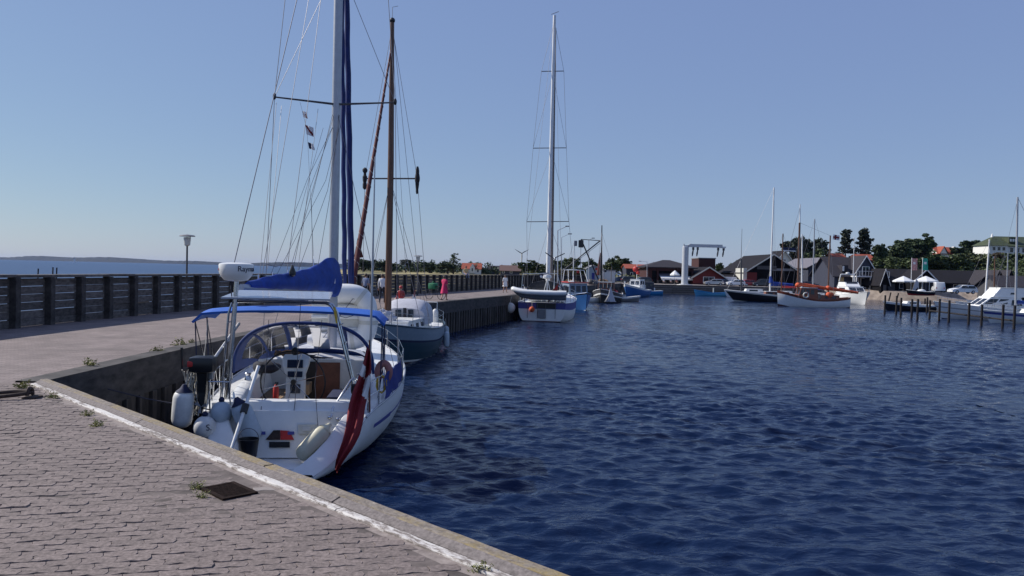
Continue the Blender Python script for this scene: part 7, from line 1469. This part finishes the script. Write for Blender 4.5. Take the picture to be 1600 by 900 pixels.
# ================================================================== TREES
def leaf_quads(b, c, r_, n, s, flat=1.0, rng=random):
    for _ in range(n):
        while True:
            d = V(rng.uniform(-1, 1), rng.uniform(-1, 1), rng.uniform(-1, 1))
            if d.length < 1: break
        p = c+V(d.x*r_, d.y*r_, d.z*r_*flat); u = V(rng.uniform(-1, 1), rng.uniform(-1, 1), rng.uniform(-.6, .6)).normalized()*s*rng.uniform(.6, 1.3); w_ = u.cross(V(rng.uniform(-1, 1), rng.uniform(-1, 1), rng.uniform(-1, 1))).normalized()*s*rng.uniform(.4, .8)
        b.add([p-u, p+w_, p+u, p-w_], [(0, 1, 2, 3)])
def crown_round(seed, n=80, lq=34, s=.36, gaps=.15):
    """unit: height 1..: crown centre z .58, radius .42 (scaled later to metres)"""
    rg = random.Random(seed); b = MB(); H_ = 8.0
    lobes = [V(rg.uniform(-1.7, 1.7), rg.uniform(-1.7, 1.7), rg.uniform(3.2, 6.3)) for _ in range(6)] + [V(0, 0, 5.2)]
    for i in range(n):
        l = rg.choice(lobes); d = V(rg.gauss(0, 1), rg.gauss(0, 1), rg.gauss(0, .8)); d = d.normalized()*rg.uniform(.9, 1.75); c = l+d; c.z = max(1.2, min(7.7, c.z)); leaf_quads(b, c, rg.uniform(.45, .8), lq, s, .75, rg)
    return b
def crown_pine(seed):
    rg = random.Random(seed); b = MB()
    for i in range(15):
        t = i/14; z = lerp(2.4, 7.8, t); R_ = lerp(2.4, .5, t**1.2)*rg.uniform(.55, 1.3)
        for k in range(rg.randint(6, 8)): a = rg.uniform(0, 6.28); q = rg.uniform(.35, 1); leaf_quads(b, V(R_*q*math.cos(a), R_*q*math.sin(a), z+rg.uniform(-.2, .2)-q*.15), .55, 24, .22, .38, rg)
    return b
def crown_scots(seed):
    rg = random.Random(seed); b = MB()
    for i in range(38):
        a = rg.uniform(0, 6.28); q = rg.uniform(.1, 2.9); z = rg.uniform(4.2, 7.4)-q*.25; leaf_quads(b, V(q*math.cos(a), q*math.sin(a), z), rg.uniform(.6, 1.0), 60, .26, .55, rg)
    return b
def crown_airy(seed):
    rg = random.Random(seed); b = MB()
    for i in range(30):
        a = rg.uniform(0, 6.28); q = rg.uniform(.1, 2.8); z = rg.uniform(2.2, 7.6); q *= .5+.5*math.sin(z*.45); leaf_quads(b, V(q*math.cos(a), q*math.sin(a), z), rg.uniform(.35, .7), 30, .22, .6, rg)
    return b
def trunk_mesh(seed, h0=.5):
    rg = random.Random(seed); b = MB(); b.tube([(0, 0, -.8), (.05, 0, 1.5), (rg.uniform(-.2, .2), rg.uniform(-.2, .2), 4), (rg.uniform(-.3, .3), 0, 6.6)], [.3, .24, .15, .05], 7)
    for k in range(7): a = rg.uniform(0, 6.28); z = rg.uniform(1.8, 5); b.tube([(0, 0, z), (math.cos(a)*.9, math.sin(a)*.9, z+.7), (math.cos(a)*1.8, math.sin(a)*1.8, z+1.2)], [.1, .06, .03], 5)
    return b
def mesh_only(b, mat):
    o = b.build('tmp', mat, fix=False); m = o.data; bpy.data.objects.remove(o); return m
CR = {'a': [mesh_only(crown_round(i), 'leafA') for i in range(3)], 'b': [mesh_only(crown_round(10+i, 95, 34), 'leafB') for i in range(3)], 'c': [mesh_only(crown_round(20+i, 70, 30), 'leafC') for i in range(2)], 'p': [mesh_only(crown_pine(30+i), 'needle') for i in range(3)], 's': [mesh_only(crown_scots(40+i), 'needle') for i in range(3)], 'y': [mesh_only(crown_airy(50), 'leafA')], 'o': [mesh_only(crown_round(60, 40, 24), 'olive')]}
TK = [mesh_only(trunk_mesh(70+i), 'bark') for i in range(3)]
tc_ = 0
def tree(name, label, px, pyt, Y, wpx, kind='a', zb=None, cat='tree', group=None):
    global tc_; tc_ += 1; t = Pd(px, pyt, Y); zb = hz(t.x, Y) if zb is None else zb; hgt = max(1.0, t.z-zb); wid = wpx/F*Y
    rt_ = thing(name, label, cat, V(t.x, Y, zb), rnd(0, 6.28), group); cm = CR[kind][tc_ % len(CR[kind])]; w0 = {'p': 4.6, 's': 6.6, 'y': 6.0}.get(kind, 7.0); sx, sz_ = wid/w0*(1.3 if kind in 'abco' else 1), hgt/7.8
    c = bpy.data.objects.new('crown', cm); col.objects.link(c); c.parent = rt_; c.scale = (sx, sx, sz_)
    k = bpy.data.objects.new('trunk', TK[tc_ % 3]); col.objects.link(k); k.parent = rt_; k.scale = (sx, sx, sz_); return rt_
G = 'trees round the harbour'
TREES = [('pine_tree', 'flat topped dark pine, leftmost of the clump behind the boathouse', 1240, 370, 238, 44, 's'), ('pine_tree', 'flat topped dark pine in the middle of the clump behind the boathouse', 1262, 364, 242, 46, 's'), ('pine_tree', 'flat topped dark pine, rightmost of the clump behind the ketch masts', 1281, 371, 238, 40, 's'),
 ('conifer', 'slim layered conifer, left of the pair behind the slate house', 1322, 361, 245, 36, 'p'), ('conifer', 'dense dark conifer, right of the pair behind the slate house', 1350, 359, 245, 42, 'p'),
 ('tree', 'green tree under the pine clump right of the white villa', 1268, 388, 232, 46, 'a'), ('tree', 'rounded dark tree right of the dense conifer', 1377, 382, 240, 26, 'b'), ('tree', 'broad dark tree between the conifer pair and the biggest hill tree', 1405, 376, 246, 36, 'b'), ('tree', 'biggest round tree on the hill above the long shed', 1441, 366, 250, 44, 'b'), ('tree', 'dark tree just left of the orange roofed villa', 1424, 374, 254, 34, 'b'), ('tree', 'lighter tree below the biggest hill tree', 1392, 396, 222, 40, 'a'),
 ('tree', 'dark tree right of the white chimney on the hill', 1509, 384, 300, 34, 'b'), ('tree', 'dark tree crowning the ridge left of the mansion', 1525, 376, 306, 36, 'b'), ('tree', 'small dark tree tucked against the mansion tower', 1541, 378, 306, 22, 'b'), ('tree', 'olive brown bush below the mansion tower', 1563, 391, 262, 26, 'o'), ('tree', 'green tree below the mansion dormer', 1592, 394, 250, 40, 'a'), ('tree', 'green tree above the cafe gable banners', 1466, 392, 214, 44, 'b'), ('tree', 'leafy tree behind the long shed below the orange villa', 1497, 396, 216, 46, 'a'), ('tree', 'leafy tree behind the long shed below the ridge trees', 1531, 393, 220, 44, 'c'), ('tree', 'green tree behind the left end of the long shed', 1420, 399, 208, 44, 'a'),
 ('tree', 'green tree peeping out left of the boathouse roof', 1150, 407, 260, 30, 'b'), ('tree', 'small tree behind the red tower block', 1124, 411, 250, 18, 'b'), ('tree', 'low dark tree left of the pavilion roof', 1024, 407, 300, 20, 'b'), ('tree', 'green pointed tree right of the trawler mast', 957, 399, 225, 24, 'a'), ('tree', 'broad dark tree right of the pointed green tree', 973, 404, 235, 36, 'b'), ('tree', 'light green tree left of the trawler derrick', 894, 399, 210, 32, 'a'), ('tree', 'dry olive bush below the light green tree', 905, 415, 180, 40, 'c'), ('tree', 'brownish bush left of the pale blue shed', 882, 416, 176, 34, 'o'), ('tree', 'dark tree behind the trawler derrick', 922, 404, 230, 34, 'b'), ('tree', 'round green tree left of the tall yacht mast', 833, 407, 250, 36, 'b'), ('tree', 'dark tree directly behind the tall yacht mast', 862, 406, 240, 28, 'b'),
 ('tree', 'airy tall tree left of the orange roofed house', 709, 395, 320, 30, 'y'), ('tree', 'dense bush at the foot of the airy tree', 700, 409, 318, 34, 'b'), ('pine_tree', 'small umbrella shaped pine right of the wooden mast', 634, 404, 330, 20, 's'), ('tree', 'dark tree behind the red furled jib', 568, 404, 330, 26, 'b'), ('tree', 'dark tree right of the person in the white shirt', 600, 407, 335, 30, 'b'), ('tree', 'mid green tree between the far lamp and the airy tree', 672, 410, 330, 34, 'b')]
for t in TREES: tree(*t[:3], *t[3:7], group=G)
# far woods and scrub that read as one mass
def mass(name, label, items, mat, s, cat):
    b = MB(); rg = random.Random(9)
    for (c, r_, n, fl) in items: leaf_quads(b, c, r_, n, s, fl, rg)
    o = b.build(name, mat, fix=False); tag(o, label, cat, kind='stuff'); return o
rg = random.Random(4); it = []
for i in range(150):
    px = rg.uniform(545, 870); Y = rg.uniform(330, 400); t = Pd(px, 414, Y); h_ = rg.uniform(2.2, 5.4) if px < 720 else rg.uniform(1.5, 4.8)
    for k in range(3): it.append((V(t.x+rg.uniform(-2, 2), Y, 2.6+h_*(.3+.3*k)), 1.7, 26, .7))
mass('far_wood', 'dark band of woodland beyond the meadow', it, 'leafB', .55, 'trees')
it = []
for i in range(720):
    px = rg.uniform(1235, 1640); Y = rg.uniform(196, 300); t = Pd(px, 420, Y); z = hz(t.x, Y); r_ = rg.uniform(1.1, 2.2); zl = Pd(px, 403 if px > 1545 else 396 if px > 1500 else 402 if px > 1452 else 391 if px > 1372 else 402, Y).z-r_*.8; it.append((V(t.x, Y, min(zl, z+rg.uniform(.2, 4.2))), r_, 52, .75))
mass('hill_scrub', 'green scrub covering the hillside behind the sheds', it, 'leafA', .42, 'shrubs')
it = []
for i in range(120):
    px = rg.uniform(830, 1010); Y = rg.uniform(190, 235); t = Pd(px, 425, Y); it.append((V(t.x, Y, hz(t.x, Y)+rg.uniform(.3, 1.6)), 1.3, 30, .7))
mass('quay_scrub', 'low scrub behind the fishing boats', it, 'leafC', .32, 'shrubs')
# ================================================================== AIR
hb_ = MB(); hb_.box((-9500, -350, -3.2), (9500, 7600, 46)); hzo = hb_.build('haze'); hzo['kind'] = 'stuff'; hzo['label'] = 'thin blue summer haze over the water'; hzo['category'] = 'haze'
hm = bpy.data.materials.new('haze_air'); hm.use_nodes = True; hn = hm.node_tree; hn.nodes.clear(); ho_ = hn.nodes.new('ShaderNodeOutputMaterial'); hv = hn.nodes.new('ShaderNodeVolumePrincipled')
hv.inputs['Color'].default_value = (.3, .5, 1, 1); hv.inputs['Density'].default_value = .000025; hv.inputs['Anisotropy'].default_value = .2; hn.links.new(hv.outputs[0], ho_.inputs['Volume']); hzo.data.materials.append(hm)
